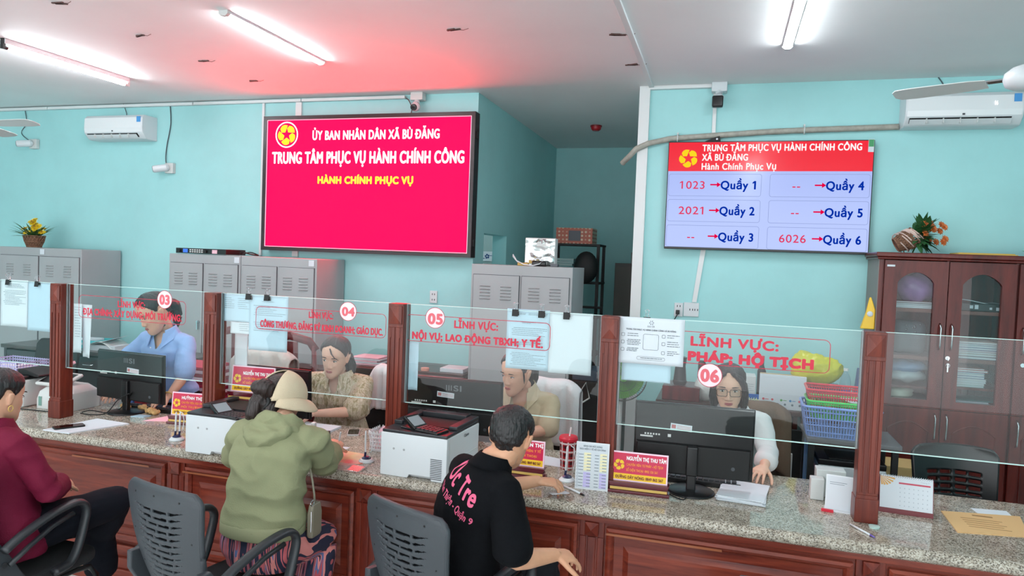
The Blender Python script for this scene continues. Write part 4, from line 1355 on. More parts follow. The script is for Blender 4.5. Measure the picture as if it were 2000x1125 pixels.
PG = 'papers hung on the glass screens'
hung_doc(-4.372, -4.150, 1.312, 1.606, 3.368, 'printed white paper with a round stamp, clipped on the plain left screen', rows=((.15, .9, .82, .92, 4), (.1, .95, .45, .78, 10)), group=PG)
hung_doc(-4.150, -3.965, 1.296, 1.602, 3.370, 'plain bluish paper clipped just left of the first wooden post', 'bluepaper', group=PG)
hung_doc(-3.80, -3.735, 1.18, 1.482, 3.385, 'narrow printed paper hanging just right of the first wooden post', 'paper', rows=((.1, .9, .3, .95, 12),), group=PG, wave=.012)
hung_doc(-3.75, -3.67, 1.155, 1.478, 3.395, 'white paper sagging behind the narrow printed one by the first post', 'paper', group=PG, wave=.016, ph=1)
hung_doc(-2.715, -2.524, 1.443, 1.598, 3.376, 'short printed bluish paper beside the second post, left one under its clip', 'bluepaper', rows=((.1, .45, .45, .88, 6), (.55, .95, .45, .88, 6)), group=PG)
hung_doc(-2.66, -2.52, 1.375, 1.44, 3.384, 'pale printed slip peeping out below the short paper by the second post', 'paper', rows=((.4, .95, .2, .9, 4),), group=PG)
hung_doc(-2.530, -2.281, 1.292, 1.602, 3.374, 'full printed bluish page behind the red 04 lettering', 'bluepaper', rows=((.3, .7, .86, .90, 1), (.1, .95, .62, .82, 6), (.3, .7, .52, .56, 1), (.1, .95, .34, .52, 5)), group=PG)
hung_doc(-1.555, -1.50, 1.150, 1.402, 3.385, 'bluish sheet hanging just right of the third wooden post', 'bluepaper', group=PG, wave=.01)
hung_doc(-1.555, -1.512, 1.16, 1.40, 3.398, 'second bluish sheet half hidden behind the third wooden post', 'bluepaper', group=PG, wave=.01, ph=1)
hung_doc(-1.021, -.803, 1.310, 1.608, 3.372, 'full printed bluish page held by two clips behind the red 05 lettering', 'bluepaper', rows=((.1, .45, .90, .94, 2), (.5, .95, .90, .94, 2), (.35, .7, .76, .79, 2), (.1, .95, .55, .70, 5), (.2, .9, .40, .46, 2), (.1, .95, .06, .28, 8)), group=PG)
hung_doc(-.802, -.589, 1.305, 1.604, 3.370, 'plain white page with one clip left of the fourth wooden post', 'paper', group=PG)
po = hung_doc(-.465, -.158, 1.385, 1.603, 3.350, 'white notice sheet with small icons and headline, clipped right of the fourth post', 'paper', group=PG, wave=.003)
m = MB(); yy = -.0032
text(m, 'Zalo OA', (0, yy, .175), X, U, .034, .007, 0, 'c'); text(m, 'TRUNG TÂM PHỤC VỤ HÀNH CHÍNH CÔNG XÃ BÙ ĐĂNG', (-.115, yy, .158), X, U, .23, .0068, .03)
build('headline', m, M['darkink'], po)
m = MB()
lines(m, rnd, -.11, -.045, .125, .145, yy, 2); lines(m, rnd, -.11, -.045, .085, .115, yy, 4); lines(m, rnd, -.11, -.045, .055, .075, yy, 3); lines(m, rnd, .075, .135, .125, .145, yy, 2); lines(m, rnd, .075, .135, .085, .115, yy, 3); lines(m, rnd, .075, .135, .045, .07, yy, 3)
for x, z in ((-.128, .135), (-.128, .10), (-.128, .065), (.06, .135), (.06, .10), (.06, .058)):
    outline(m, rrect(x - .008, x + .008, z - .008, z + .008, .004), .0014, yy)
outline(m, rrect(-.034, .038, .068, .142, .008), .0012, yy); outline(m, rrect(-.06, .07, .020, .036, .007), .0010, yy)
lines(m, rnd, -.05, .06, .025, .031, yy, 1)
for k in range(6):
    a = k * PI / 3
    m.add([(.002 + .003 * math.cos(a), yy, .196 + .003 * math.sin(a)), (.002 + .011 * math.cos(a + .25), yy, .196 + .011 * math.sin(a + .25)), (.002 + .011 * math.cos(a - .1), yy, .196 + .011 * math.sin(a - .1))], [(0, 1, 2)])
build('print', m, M['darkink'], po)
hung_doc(-.442, -.214, 1.300, 1.40, 3.372, 'bluish paper showing below the notice sheet beside the fourth post', 'bluepaper', group=PG)
hung_doc(-2.685, -2.600, .985, 1.375, 3.46, 'tall white board strip just right of the second wooden post', 'paper', group='white board strips behind the second post', name='board_strip', wave=.0, th=.006)
hung_doc(-2.805, -2.790, .985, 1.40, 3.46, 'white board edge just left of the second wooden post', 'paper', group='white board strips behind the second post', name='board_strip', wave=.0, th=.006)


def clip(x, label):
    t = thing('binder_clip', label, 'clip', (x, GY, GT), group='black binder clips on the glass')
    build('body', MB().loft([[(-.016, y, z) for y, z in ((-.009, -.030), (-.004, .004), (.004, .004), (.014, -.030), (.012, -.030), (.0030, .0012), (-.0030, .0012), (-.0085, -.030))],
                             [(.016, y, z) for y, z in ((-.009, -.030), (-.004, .004), (.004, .004), (.014, -.030), (.012, -.030), (.0030, .0012), (-.0030, .0012), (-.0085, -.030))]]), M['matte'], t)
    for s in (-1, 1):
        build('wire_handle', MB().tube([(-.009, s * .004, .003), (-.004, s * .009, .022), (-.010, s * .011, .034), (0, s * .012, .040), (.010, s * .011, .034), (.004, s * .009, .022), (.009, s * .004, .003)], .0012, 6), M['chrome'], t)
    return t


c0 = clip(-4.304, 'black binder clip on the printed stamped paper of the left screen')
for x, lab in ((-4.065, 'black binder clip on the bluish paper just left of the first post'), (-2.528, 'black binder clip nearest the second wooden post'), (-2.408, 'black binder clip on the printed page behind the 04 lettering'), (-.976, 'left of the two binder clips on the printed page by the 05 lettering'), (-.842, 'right of the two binder clips on the printed page by the 05 lettering'), (-.717, 'black binder clip on the plain white page left of the fourth post'), (-.333, 'black binder clip on the notice sheet with icons')):
    dup(c0, (x, GY, GT), label=lab)


# ------------------------------------------------------------------ monitors
def monitor(loc, rz, label, w=.545, h=.325, zc=.235, tilt=.06, logo=True, sticker=(.03, .10)):
    """back faces the customers (-y)"""
    t = thing('monitor', label, 'monitor', loc, rz, group='black computer monitors on the counter')
    Mt = Matrix.Translation((0, .045, zc)) @ Matrix.Rotation(tilt, 4, 'X')
    b = MB(); b.bx(-w / 2, w / 2, 0, .012, -h / 2, h / 2, Mt)
    build('bezel', b, M['black'], t, bevel=.002)
    build('screen_face', MB().bx(-w / 2 + .006, w / 2 - .006, .012, .0128, -h / 2 + .014, h / 2 - .006, Mt), screen('monitor_glow', (.35, .42, .5), .35), t)
    b = MB()
    fr = [(-w / 2 + .004, w / 2 - .004, -h / 2 + .004, h / 2 - .004, 0), (-w / 2 + .008, w / 2 - .008, -h / 2 + .006, h / 2 - .008, -.012)]
    b.loft([[Mt @ V(p) for p in ((x0_, y, z0_), (x1_, y, z0_), (x1_, y, z1_), (x0_, y, z1_))] for x0_, x1_, z0_, z1_, y in fr])
    build('back_cover', b, M['black'], t)
    b = MB()
    b.loft([[Mt @ V(p) for p in ((x0_, y, z0_), (x1_, y, z0_), (x1_, y, z1_), (x0_, y, z1_))] for x0_, x1_, z0_, z1_, y in ((-w / 2 + .012, w / 2 - .012, -h / 2 + .008, -.015, -.0122), (-w / 2 + .018, w / 2 - .018, -h / 2 + .012, -.022, -.030))])
    build('lower_housing', b, M['matte'], t, bevel=.004)
    b = MB(); b.bx(-.026, .026, -.052, -.018, -.16, -.02, Mt); b.bx(-.022, .022, .0, .03, .012, .11)
    build('neck', b, M['black'], t, bevel=.006)
    build('base', MB().lathe([(.001, 0), (.112, 0), (.112, .006), (.10, .012), (.04, .018), (.001, .018)], (0, .02, 0), 40), M['black'], t, smooth=False, bevel=.002)
    if logo:
        q = MB()
        for k in range(3):
            x = -.045 + k * .014
            q.bx(x, x + .007, -.0132, -.0122, .088, .118, Mt)
        text(q, 'SI', Mt @ V((.001, -.0127, .088)), Mt.to_3x3() @ V((1, 0, 0)), Mt.to_3x3() @ V((0, 0, 1)), .044, .030, .06)
        build('logo', q, mat('dim_logo', (104, 106, 110), .4), t)['label'] = 'dim grey logo letters'
    if sticker:
        sx, sz = sticker
        s = build('asset_sticker', MB().bx(sx - .05, sx + .05, -.0135, -.0122, sz - .072, sz - .042, Mt @ Matrix.Rotation(.06, 4, 'Y')), M['paper'], t)
        q = MB()
        for k in range(3):
            q.bx(sx - .02, sx + .045, -.0138, -.0135, sz - .066 + k * .007, sz - .064 + k * .007, Mt @ Matrix.Rotation(.06, 4, 'Y'))
        q.bx(sx - .045, sx - .025, -.0138, -.0135, sz - .066, sz - .048, Mt @ Matrix.Rotation(.06, 4, 'Y'))
        build('sticker_print', q, mat('sticker_ink', (190, 120, 120), .6), s)
    q = MB()
    for k in range(6):
        q.bx(-w / 2 + .05 + k * .013, -w / 2 + .058 + k * .013, -.0136, -.0122, .014, .022, Mt)
    q.bx(-w / 2 + .03, -w / 2 + .09, -.0136, -.0122, .002, .010, Mt); q.bx(-w / 2 + .16, -w / 2 + .175, -.0136, -.0122, .010, .024, Mt)
    build('rating_label', q, M['offwhite'], t)
    build('cable_hole', MB().lathe([(.006, -.031), (.009, -.031), (.009, -.0295), (.006, -.0295)], n=16, M=Mt @ Matrix.Translation((w / 2 - .09, 0, -.11)) @ Matrix.Rotation(-PI / 2, 4, 'X') @ Matrix.Translation((0, 0, 0))), M['steeldark'], t)
    return t


monitor((-3.62, 3.60, CT), R(-4), 'black monitor behind the 03 screen, its back with a dim logo to the customers', .565, .315, .228, tilt=.02)
monitor((-2.58, 3.66, CT), R(-2), 'black monitor whose top edge shows behind the first name plate on the printer', .50, .30, .215, logo=False, sticker=None)
monitor((-1.40, 3.625, CT), R(2), 'black monitor with a dim logo behind the large white printer at the 05 screen', .56, .31, .245, sticker=(-.05, .116))
monitor((-.10, 3.425, CT), R(2), 'black monitor behind the 06 screen with a white sticker, nearest the paper stack', .555, .345, .24, logo=False, sticker=(-.06, .115), tilt=.03)

# ------------------------------------------------------------------ keyboards
def keyboard(loc, rz, label, w=.44):
    t = thing('keyboard', label, 'keyboard', loc, rz)
    build('base', MB().prism([(-.0, 0), (.14, 0), (.14, .012), (0, .026)], -w / 2, w / 2, Matrix.Rotation(-PI / 2, 4, 'Z')), M['black'], t, bevel=.003)
    m = MB()
    for r_ in range(5):
        for c in range(15):
            x = -w / 2 + .02 + c * (w - .04) / 15
            y = -.016 - r_ * .022
            z = .0265 - (.014 / .14) * (.016 + r_ * .022)
            m.bx(x, x + .022, y - .018, y, z - .004, z + .006)
    build('keys', m, mat('key_caps', (46, 48, 52), .4), t)
    return t


keyboard((-.09, 3.56, CT), R(180), 'black keyboard tucked under the monitor of the 06 screen')
keyboard((-3.52, 3.70, CT), R(178), 'black keyboard under the hand of the woman in the light blue shirt')


# ------------------------------------------------------------------ name plates
def name_plate(loc, rz, label, title, l2, l3, hot, w=.255, h=.135):
    t = thing('name_plate', label, 'name plate', loc, rz, group='red desk name plates on lacquered stands')
    b = MB()
    b.bx(-w / 2 - .012, w / 2 + .012, -.032, .032, 0, .014)
    b.bx(-w / 2 - .004, w / 2 + .004, -.024, .024, .014, .030)
    b.prism([(-w / 2 + .0, .030), (w / 2, .030), (w / 2 + .010, .052), (-w / 2 - .010, .052)], -.026, .026)
    build('stand', b, M['maroonbase'], t, bevel=.002)
    build('gold_strip', MB().bx(-w / 2 + .0, w / 2, -.0252, -.024, .016, .028), M['gold'], t)
    Mt = Matrix.Translation((0, 0, .050)) @ Matrix.Rotation(-.10, 4, 'X')
    build('panel', MB().bx(-w / 2, w / 2, -.004, .004, 0, h, Mt), mat('pale_pink_acrylic', (240, 206, 222), .2), t, bevel=.001)
    build('card', MB().bx(-w / 2 + .007, w / 2 - .007, -.0048, -.004, .036, h - .007, Mt), M['magenta'], t)
    build('yellow_band', MB().bx(-w / 2 + .007, w / 2 - .007, -.0048, -.004, .007, .036, Mt), M['yellow'], t)
    Rm = Mt.to_3x3(); xd, ud = Rm @ V((1, 0, 0)), Rm @ V((0, 0, 1))
    y = -.0049
    q = MB(); text(q, title, Mt @ V((-w * .23, y, .100)), xd, ud, w * .69, .017, .06)
    build('name_lettering', q, M['wtext'], t)
    q = MB(); text(q, l2, Mt @ V((-w * .23, y, .074)), xd, ud, w * .64, .011, .05); text(q, l3, Mt @ V((-w * .23, y, .049)), xd, ud, w * .55, .011, .05)
    build('detail_lettering', q, M['orange'], t)
    q = MB(); text(q, hot, Mt @ V((-w * .42, y, .014)), xd, ud, w * .84, .0125, .06)
    build('hotline_lettering', q, mat('hotline_ink', (120, 40, 20), .5), t)
    q = MB(); emblem(q, Mt @ V((-w * .36, y, .076)), .024, xd, ud)
    build('emblem', q, M['yellow'], t)
    return t


HOT = 'ĐƯỜNG DÂY NÓNG: 0849 862 567'
name_plate((-3.055, 3.53, CT), R(6), 'red name plate on its stand, half hidden behind the left printer, by the blue-shirted woman', 'HUỲNH THỊ TR', 'CHUYÊN VIÊN: ĐỊA CHÍNH', 'MÔI TRƯỜNG', HOT, .25, .14)
name_plate((-2.545, 3.435, .985), R(3), 'red name plate standing on the back of the left printer', 'NGUYỄN THỊ THU THUỶ', 'CHUYÊN VIÊN: ĐĂNG KÝ KINH', 'SỐ ĐIỆN THOẠI: 0923', HOT, .275, .15)
name_plate((-.91, 3.36, CT), R(0), 'red name plate mostly hidden behind the head of the man in black', 'NGUYỄN THỊ', 'CHUYÊN VIÊN: Y TẾ', 'SỐ ĐIỆN THOẠI', HOT, .22, .13)
name_plate((-.333, 3.325, CT), R(2), 'red name plate in front of the monitor of the 06 screen', 'NGUYỄN THỊ THU TÂM', 'CHUYÊN VIÊN: TƯ PHÁP - HỘ TỊCH', 'SỐ ĐIỆN THOẠI: 0902 526 561', HOT, .262, .138)


# ------------------------------------------------------------------ white laser printers
def printer(loc, rz, label, w=.36, d=.40, h=.232):
    t = thing('printer', label, 'printer', loc, rz, group='white office printers')
    m = MB()
    pts = [(-w / 2, 0), (-w / 2, h - .035), (w / 2, h - .035), (w / 2, 0), (.10, 0), (.09, .018), (-.02, .018), (-.03, 0)]
    # front cover as prism with the grip notch
    m.loft([[(x, 0, z) for x, z in pts], [(x, .03, z) for x, z in pts]])
    build('front_cover', m, M['white'], t, bevel=.003)
    build('housing', MB().bx(-w / 2 + .002, w / 2 - .002, .03, d, .0, h - .035), M['white'], t, bevel=.004)
    m = MB()
    m.bx(w / 2 - .0035, w / 2 + .0005, .04, .12, .015, .105)
    build('side_line', MB().bx(w / 2 - .003, w / 2 + .0006, .028, .031, .0, h - .04).bx(w / 2 - .003, w / 2 + .0006, .03, d - .02, .085, .088), M['offwhite'], t)
    m = MB()
    for k in range(12):
        m.bx(w / 2 - .085, w / 2 - .025, -.0012, .0005, .012 + k * .0085, .0155 + k * .0085)
    build('vent_slots', m, M['steeldark'], t)
    m = MB()
    m.bx(-w / 2 + .004, w / 2 - .004, .004, d, h - .035, h - .020)
    m.bx(-w / 2 + .004, -w / 2 + .05, .12, d, h - .020, h); m.bx(w / 2 - .05, w / 2 - .004, .12, d, h - .020, h); m.bx(-w / 2 + .05, w / 2 - .05, d - .06, d, h - .020, h + .008)
    build('top_deck', m, mat('printer_charcoal', (44, 46, 50), .35), t, bevel=.004)
    m = MB(); m.add([(-w / 2 + .055, .13, h - .018), (w / 2 - .055, .13, h - .018), (w / 2 - .055, d - .07, h - .0185), (-w / 2 + .055, d - .07, h - .0185), (-w / 2 + .055, .13, h - .012), (w / 2 - .055, .13, h - .012), (w / 2 - .055, d - .07, h - .0184), (-w / 2 + .055, d - .07, h - .0184)], [(0, 1, 2, 3), (4, 7, 6, 5), (0, 4, 5, 1), (1, 5, 6, 2), (3, 2, 6, 7), (0, 3, 7, 4)])
    build('output_tray', m, M['matte'], t)
    m = MB()
    for x in (-.055, .0):
        m.lathe([(.001, 0), (.0055, 0), (.0055, .001), (.001, .001)], (x - .05, -.0012, .135), 14, Matrix.Rotation(PI / 2, 4, 'X'))
    build('front_marks', m, M['steel'], t)
    m = MB(); text(m, 'Canon', (w / 2 + .0008, .20, h - .065), (0, 1, 0), (0, 0, 1), .055, .014, .05)
    build('maker_lettering', m, M['steeldark'], t)
    return t


def keypad(loc, rz, label):
    t = thing('rating_keypad', label, 'keypad', loc, rz, group='small keypads with tilted displays on the printers')
    build('body', MB().loft([[(-.115, -.042, 0), (-.115, .05, 0), (-.115, .05, .014), (-.115, -.042, .010)], [(.115, -.042, 0), (.115, .05, 0), (.115, .05, .014), (.115, -.042, .010)]]), M['black'], t, bevel=.004)
    Mt = Matrix.Translation((-.085, .0, .012)) @ Matrix.Rotation(-.75, 4, 'Y')
    hd = build('display_head', MB().bx(-.008, .080, -.045, .055, -.002, .018, Matrix.Translation((-.095, 0, .045)) @ Matrix.Rotation(.62, 4, 'Y')), M['black'], t, bevel=.004)
    build('display', MB().bx(.006, .066, -.036, .045, .018, .0185, Matrix.Translation((-.095, 0, .045)) @ Matrix.Rotation(.62, 4, 'Y')), mat('keypad_lcd', (150, 156, 160), .12), hd)
    m = MB()
    for r_ in range(4):
        for c in range(6):
            x = -.045 + c * .025; y = -.034 + r_ * .02
            m.bx(x, x + .018, y, y + .014, .010, .0165)
    build('keys', m, mat('keypad_keys', (60, 58, 62), .4), t)
    return t


printer((-2.475, 3.045, CT), R(0), 'white printer at the left, partly hidden by the woman in the green hoodie', .37, .44, .232)
printer((-1.385, 3.10, CT), R(-3), 'white printer with black top, left of the man in black polo', .355, .40, .245)
keypad((-2.44, 3.10, .978), R(-14), 'small black keypad with a tilted display on the left printer')
keypad((-1.36, 3.165, 1.004), R(-16), 'small black keypad with a tilted display on the printer left of the man in black')


# ------------------------------------------------------------------ small things on the counter
def pen_stand(loc, rz, label, n=2, height=.15):
    t = thing('pen_stand', label, 'pen stand', loc, rz, group='white corded pen stands')
    build('base', MB().lathe([(.001, 0), (.040, 0), (.040, .006), (.030, .016), (.001, .020)], n=28), M['white'], t, smooth=False, bevel=.001)
    build('collar', MB().lathe([(.022, .016), (.024, .020), (.014, .028), (.001, .028)], n=20), mat('navy_plastic', (28, 34, 74), .35), t)
    for k in range(n):
        a = -.012 + k * .024
        m = MB(); m.cyl((a, 0, .02), (a + .004, 0, .05), .006, .0055)
        s = build('socket', m, mat('socket_navy_%d' % k, (28, 34, 74), .35), t)
        m = MB(); m.tube([(a + .003, 0, .045), (a + .006, -.004, .10), (a + .010, -.008, height), (a + .0105, -.008, height + .008)], [.0045, .005, .0045, .002], 10)
        build('pen', m, M['white'], t)
    m = MB(); m.tube([(.02, 0, .02), (.03, .005, .06), (.036, .008, .11), (.028, .006, height), (.012, 0, height + .01)], .0025, 6)
    build('cord', m, M['white'], t, smooth=True)
    return t


pen_stand((-2.865, 3.215, CT), R(10), 'white stand with two white pens left of the left printer')
pen_stand((-1.72, 3.265, CT), R(-20), 'white stand with one tall pen beside the bright brochure', 1, .155)
pen_stand((-.685, 3.375, CT), R(-10), 'white stand with an upright pen in front of the red tumbler', 1, .165)

t = thing('tumbler', 'red tartan tumbler with red lid and straw beside the price sheet', 'cup', (-.728, 3.58, CT))
m_, N_, L_, b_ = nodes('tartan')
tc = N_.new('ShaderNodeTexCoord'); sp = N_.new('ShaderNodeSeparateXYZ'); L_.new(tc.outputs['Object'], sp.inputs[0])


def mathn(op, a, b=None):
    n = N_.new('ShaderNodeMath'); n.operation = op
    for i, v_ in enumerate((a, b)):
        if v_ is None:
            continue
        if isinstance(v_, (int, float)):
            n.inputs[i].default_value = v_
        else:
            L_.new(v_, n.inputs[i])
    return n.outputs[0]


ang = mathn('ARCTAN2', sp.outputs[1], sp.outputs[0])
s1 = mathn('GREATER_THAN', mathn('SINE', mathn('MULTIPLY', ang, 8)), .78); s2 = mathn('GREATER_THAN', mathn('SINE', mathn('MULTIPLY', sp.outputs[2], 150)), .78)
d1 = mathn('GREATER_THAN', mathn('SINE', mathn('ADD', mathn('MULTIPLY', ang, 8), 2.6)), .45); d2 = mathn('GREATER_THAN', mathn('SINE', mathn('ADD', mathn('MULTIPLY', sp.outputs[2], 150), 2.6)), .45)
mx = N_.new('ShaderNodeMix'); mx.data_type = 'RGBA'; mx.inputs[6].default_value = (*srgb(176, 34, 44), 1); mx.inputs[7].default_value = (*srgb(52, 20, 28), 1)
L_.new(mathn('MULTIPLY', mathn('ADD', d1, d2), .5), mx.inputs[0])
mx2 = N_.new('ShaderNodeMix'); mx2.data_type = 'RGBA'; mx2.inputs[7].default_value = (*srgb(232, 226, 226), 1)
L_.new(mx.outputs[2], mx2.inputs[6]); L_.new(mathn('MULTIPLY', mathn('MAXIMUM', s1, s2), .75), mx2.inputs[0]); L_.new(mx2.outputs[2], b_.inputs[0]); b_.inputs['Roughness'].default_value = .15
build('cup', MB().lathe([(.001, 0), (.036, 0), (.038, .01), (.045, .148), (.001, .148)], n=36), m_, t, smooth=False)
build('lid', MB().lathe([(.001, .146), (.047, .146), (.049, .150), (.049, .160), (.044, .170), (.001, .170)], n=36), M['red_plastic'], t)
build('straw', MB().tube([(.005, 0, .165), (.012, .0, .215)], .0045, 10), mat('clear_straw', (226, 222, 222), .2), t)

# price sheet in an acrylic stand
t = thing('price_sheet', 'upright acrylic price sheet with yellow and lilac rows beside the red tumbler', 'sign', (-.55, 3.285, CT), R(3))
Mt = Matrix.Rotation(-.06, 4, 'X')
build('acrylic', MB().bx(-.078, .078, -.002, .002, 0, .222, Mt).bx(-.078, .078, -.004, .05, 0, .003), mat('acrylic_sheet', (226, 228, 232), .12), t)
build('sheet', MB().bx(-.074, .074, -.0028, -.002, .005, .217, Mt), M['paper'], t)
q = MB()
for r_ in range(6):
    for c in (0, 2):
        q.bx(-.04 + c * .038, -.008 + c * .038, -.0032, -.0028, .088 + r_ * .0145, .100 + r_ * .0145, Mt)
build('yellow_cells', q, mat('cell_yellow', (240, 232, 190), .7), t)
q = MB()
for r_ in range(5):
    for c in (0, 2):
        q.bx(-.04 + c * .038, -.008 + c * .038, -.0032, -.0028, .010 + r_ * .0145, .0225 + r_ * .0145, Mt)
build('lilac_cells', q, mat('cell_lilac', (196, 186, 232), .7), t)
q = MB()
text(q, 'BẢNG GIÁ MỨC ĐÓNG', Mt @ V((0, -.0030, .200)), (1, 0, 0), Mt.to_3x3() @ V((0, 0, 1)), .088, .0075, .03, 'c'); text(q, 'BẢO HIỂM Y TẾ HỘ GIA ĐÌNH', Mt @ V((0, -.0030, .186)), (1, 0, 0), Mt.to_3x3() @ V((0, 0, 1)), .122, .0075, .03, 'c')
for r_ in range(11):
    z = .013 + r_ * .0145 + (.0035 if r_ > 4 else 0)
    for c in range(4):
        x = -.062 + c * .0365
        q.add([Mt @ V((x, -.0034, z)), Mt @ V((x + .020, -.0034, z)), Mt @ V((x + .020, -.0034, z + .003)), Mt @ V((x, -.0034, z + .003))], [(0, 1, 2, 3)])
    n = 12
    q.add([Mt @ V((-.068 + rr * math.cos(2 * PI * k / n), -.0034, z + .002 + rr * math.sin(2 * PI * k / n))) for rr in (.0038, .005) for k in range(n)], [(k, (k + 1) % n, (k + 1) % n + n, k + n) for k in range(n)])
build('print', q, M['ink'], t)

# loose pen, papers, phones
t = thing('pen', 'white pen with a black tip lying on the granite before the price sheet', 'pen', (-.62, 3.225, CT + .0055), math.atan2(-.10, .12))
build('barrel', MB().tube([(-.075, 0, 0), (.05, 0, 0)], .0048, 10), M['white'], t, smooth=True)
build('tip', MB().tube([(.05, 0, 0), (.068, 0, 0), (.08, 0, 0)], [.0052, .005, .0012], 10), M['black'], t, smooth=True)


def flat_sheet(name, label, cat, pts, z, m, th=.0012, group=None):
    cx = sum(p[0] for p in pts) / len(pts); cy = sum(p[1] for p in pts) / len(pts)
    return tag(build(name, MB().flat([(p[0] - cx, p[1] - cy) for p in pts], 0, th), M[m] if isinstance(m, str) else m, loc=(cx, cy, z)), label, cat, group)


def phone(loc, rz, label, w=.075, L=.155, face='black'):
    t = thing('mobile_phone', label, 'phone', loc, rz)
    build('case', MB().flat(rrect(-w / 2, w / 2, -L / 2, L / 2, .012), 0, .008), M['matte'] if face == 'black' else M['offwhite'], t, bevel=.001)
    build('glass_face', MB().flat(rrect(-w / 2 + .003, w / 2 - .003, -L / 2 + .004, L / 2 - .004, .010), .008, .0084), mat('phone_glass', (10, 11, 14), .05), t)
    return t


flat_sheet('document', 'white papers in a clear sleeve under the black phone at the left counter edge', 'papers', [(-3.66, 3.07), (-3.47, 3.07), (-3.36, 3.38), (-3.62, 3.40)], CT, 'paper', .006)
phone((-3.585, 3.17, CT + .006), R(-30), 'black mobile phone lying on white papers at the left counter edge')
phone((-2.07, 3.76, CT), R(25), 'grey-rimmed mobile phone lying on the granite near the white basket', .07, .13, 'grey')
flat_sheet('receipt', 'small white paper under the hand of the woman in green', 'paper', [(-2.03, 3.36), (-1.93, 3.40), (-1.93, 3.47), (-2.06, 3.46)], CT, 'paper')
m_, N_, L_, b_ = nodes('brochure_print')
tc = N_.new('ShaderNodeTexCoord'); nz = N_.new('ShaderNodeTexNoise'); nz.inputs['Scale'].default_value = 7
rp = N_.new('ShaderNodeValToRGB'); rp.color_ramp.elements[0].position = .35; rp.color_ramp.elements[0].color = (*srgb(226, 206, 150), 1); rp.color_ramp.elements[1].position = .65; rp.color_ramp.elements[1].color = (*srgb(236, 120, 120), 1)
L_.new(tc.outputs['Object'], nz.inputs[0]); L_.new(nz.outputs[0], rp.inputs[0]); L_.new(rp.outputs[0], b_.inputs[0]); b_.inputs['Roughness'].default_value = .12
flat_sheet('brochure', 'glossy orange-pink brochure on the granite beside the green-hooded woman', 'brochure', [(-1.86, 3.15), (-1.75, 3.17), (-1.71, 3.24), (-1.78, 3.375), (-1.93, 3.395)], CT, m_, .004)
for k in range(7):
    a = rnd.uniform(-.05, .05)
    c = (.14 + rnd.uniform(-.006, .006), 3.50 + rnd.uniform(-.006, .006))
    ca, sa = math.cos(a - .12), math.sin(a - .12)
    flat_sheet('paper_sheet', 'white paper sheet in the stack right of the 06 monitor', 'paper', [(c[0] + x * ca - y * sa, c[1] + x * sa + y * ca) for x, y in ((-.105, -.14), (.105, -.14), (.105, .14), (-.105, .14))], CT + k * .0035, 'paper', .0032, 'white paper stack right of the 06 monitor')
flat_sheet('envelope', 'orange-brown printed envelope at the right end of the counter', 'envelope', [(.99, 3.345), (1.27, 3.40), (1.33, 3.68), (1.00, 3.62)], CT, colmat((220, 178, 124)), .004)
q = MB()
for k in range(5):
    q.bx(1.06, 1.22 - .02 * (k % 2), 3.44 + k * .028, 3.445 + k * .028, CT + .0042, CT + .0046)
q.bx(1.12, 1.20, 3.60, 3.615, CT + .0042, CT + .0046)
o = build('print', q, mat('envelope_ink', (150, 110, 66), .7)); o.parent = bpy.data.objects['envelope']; o.location = -V(bpy.data.objects['envelope'].location)
flat_sheet('white_slip', 'small white slip lying half under the orange-brown envelope', 'paper', [(1.16, 3.64), (1.30, 3.66), (1.30, 3.75), (1.15, 3.73)], CT, 'paper')
flat_sheet('paper_sheet', 'white sheet behind the red tumbler on the clerk side', 'paper', [(-.93, 3.60), (-.76, 3.58), (-.74, 3.72), (-.90, 3.76)], CT, 'paper')
flat_sheet('paper_sheet', 'white papers under the forearm of the clerk in the patterned blouse', 'papers', [(-2.42, 3.64), (-2.20, 3.66), (-2.20, 3.84), (-2.44, 3.84)], CT, 'paper', .012)
flat_sheet('paper_sheet', 'pinkish paper near the hand of the blue-shirted woman', 'paper', [(-3.36, 3.48), (-3.14, 3.56), (-3.12, 3.70), (-3.32, 3.66)], CT, 'pink')
m_, N_, L_, b_ = nodes('clear_sleeve'); b_.inputs['Base Color'].default_value = (.55, .52, .50, 1); b_.inputs['Roughness'].default_value = .03; b_.inputs['Alpha'].default_value = .35; b_.inputs['Specular IOR Level'].default_value = .8
mb = MB().sheet(lambda u, v: (-1.90 + .24 * u, 3.075 + .10 * v, CT + .002 + .0075 * v + .0012 * math.sin(u * 11)), 16, 6)
tag(build('plastic_sleeve', mb, m_, smooth=True, solid=.0008), 'clear glossy plastic sleeve at the granite edge reflecting the red display', 'sleeve')
t = thing('calculator', 'black calculator on the granite beside the clerk in the patterned blouse', 'calculator', (-2.235, 3.585, CT), R(12))
build('case', MB().prism([(-.085, 0), (.085, 0), (.085, .03), (-.085, .016)], -.055, .055), M['black'], t, bevel=.006)
build('keys', MB().bx(-.06, .03, -.04, .04, .02, .0245), mat('calc_keys', (50, 50, 54), .4), t)
t = thing('ink_pad', 'small round pink tin on the granite near the calculator', 'tin', (-2.17, 3.50, CT))
build('tin', MB().lathe([(.001, 0), (.03, 0), (.03, .012), (.001, .014)], n=24), M['pink'], t)
t = thing('white_stamp', 'white upright handset stand beside the green-hooded woman', 'stand', (-2.10, 3.37, CT), R(10))
build('body', MB().bx(-.012, .012, -.016, .016, 0, .145), M['offwhite'], t, bevel=.006)
build('red_side', MB().bx(-.05, -.013, -.012, .012, 0, .11), M['red_plastic'], t, bevel=.006)
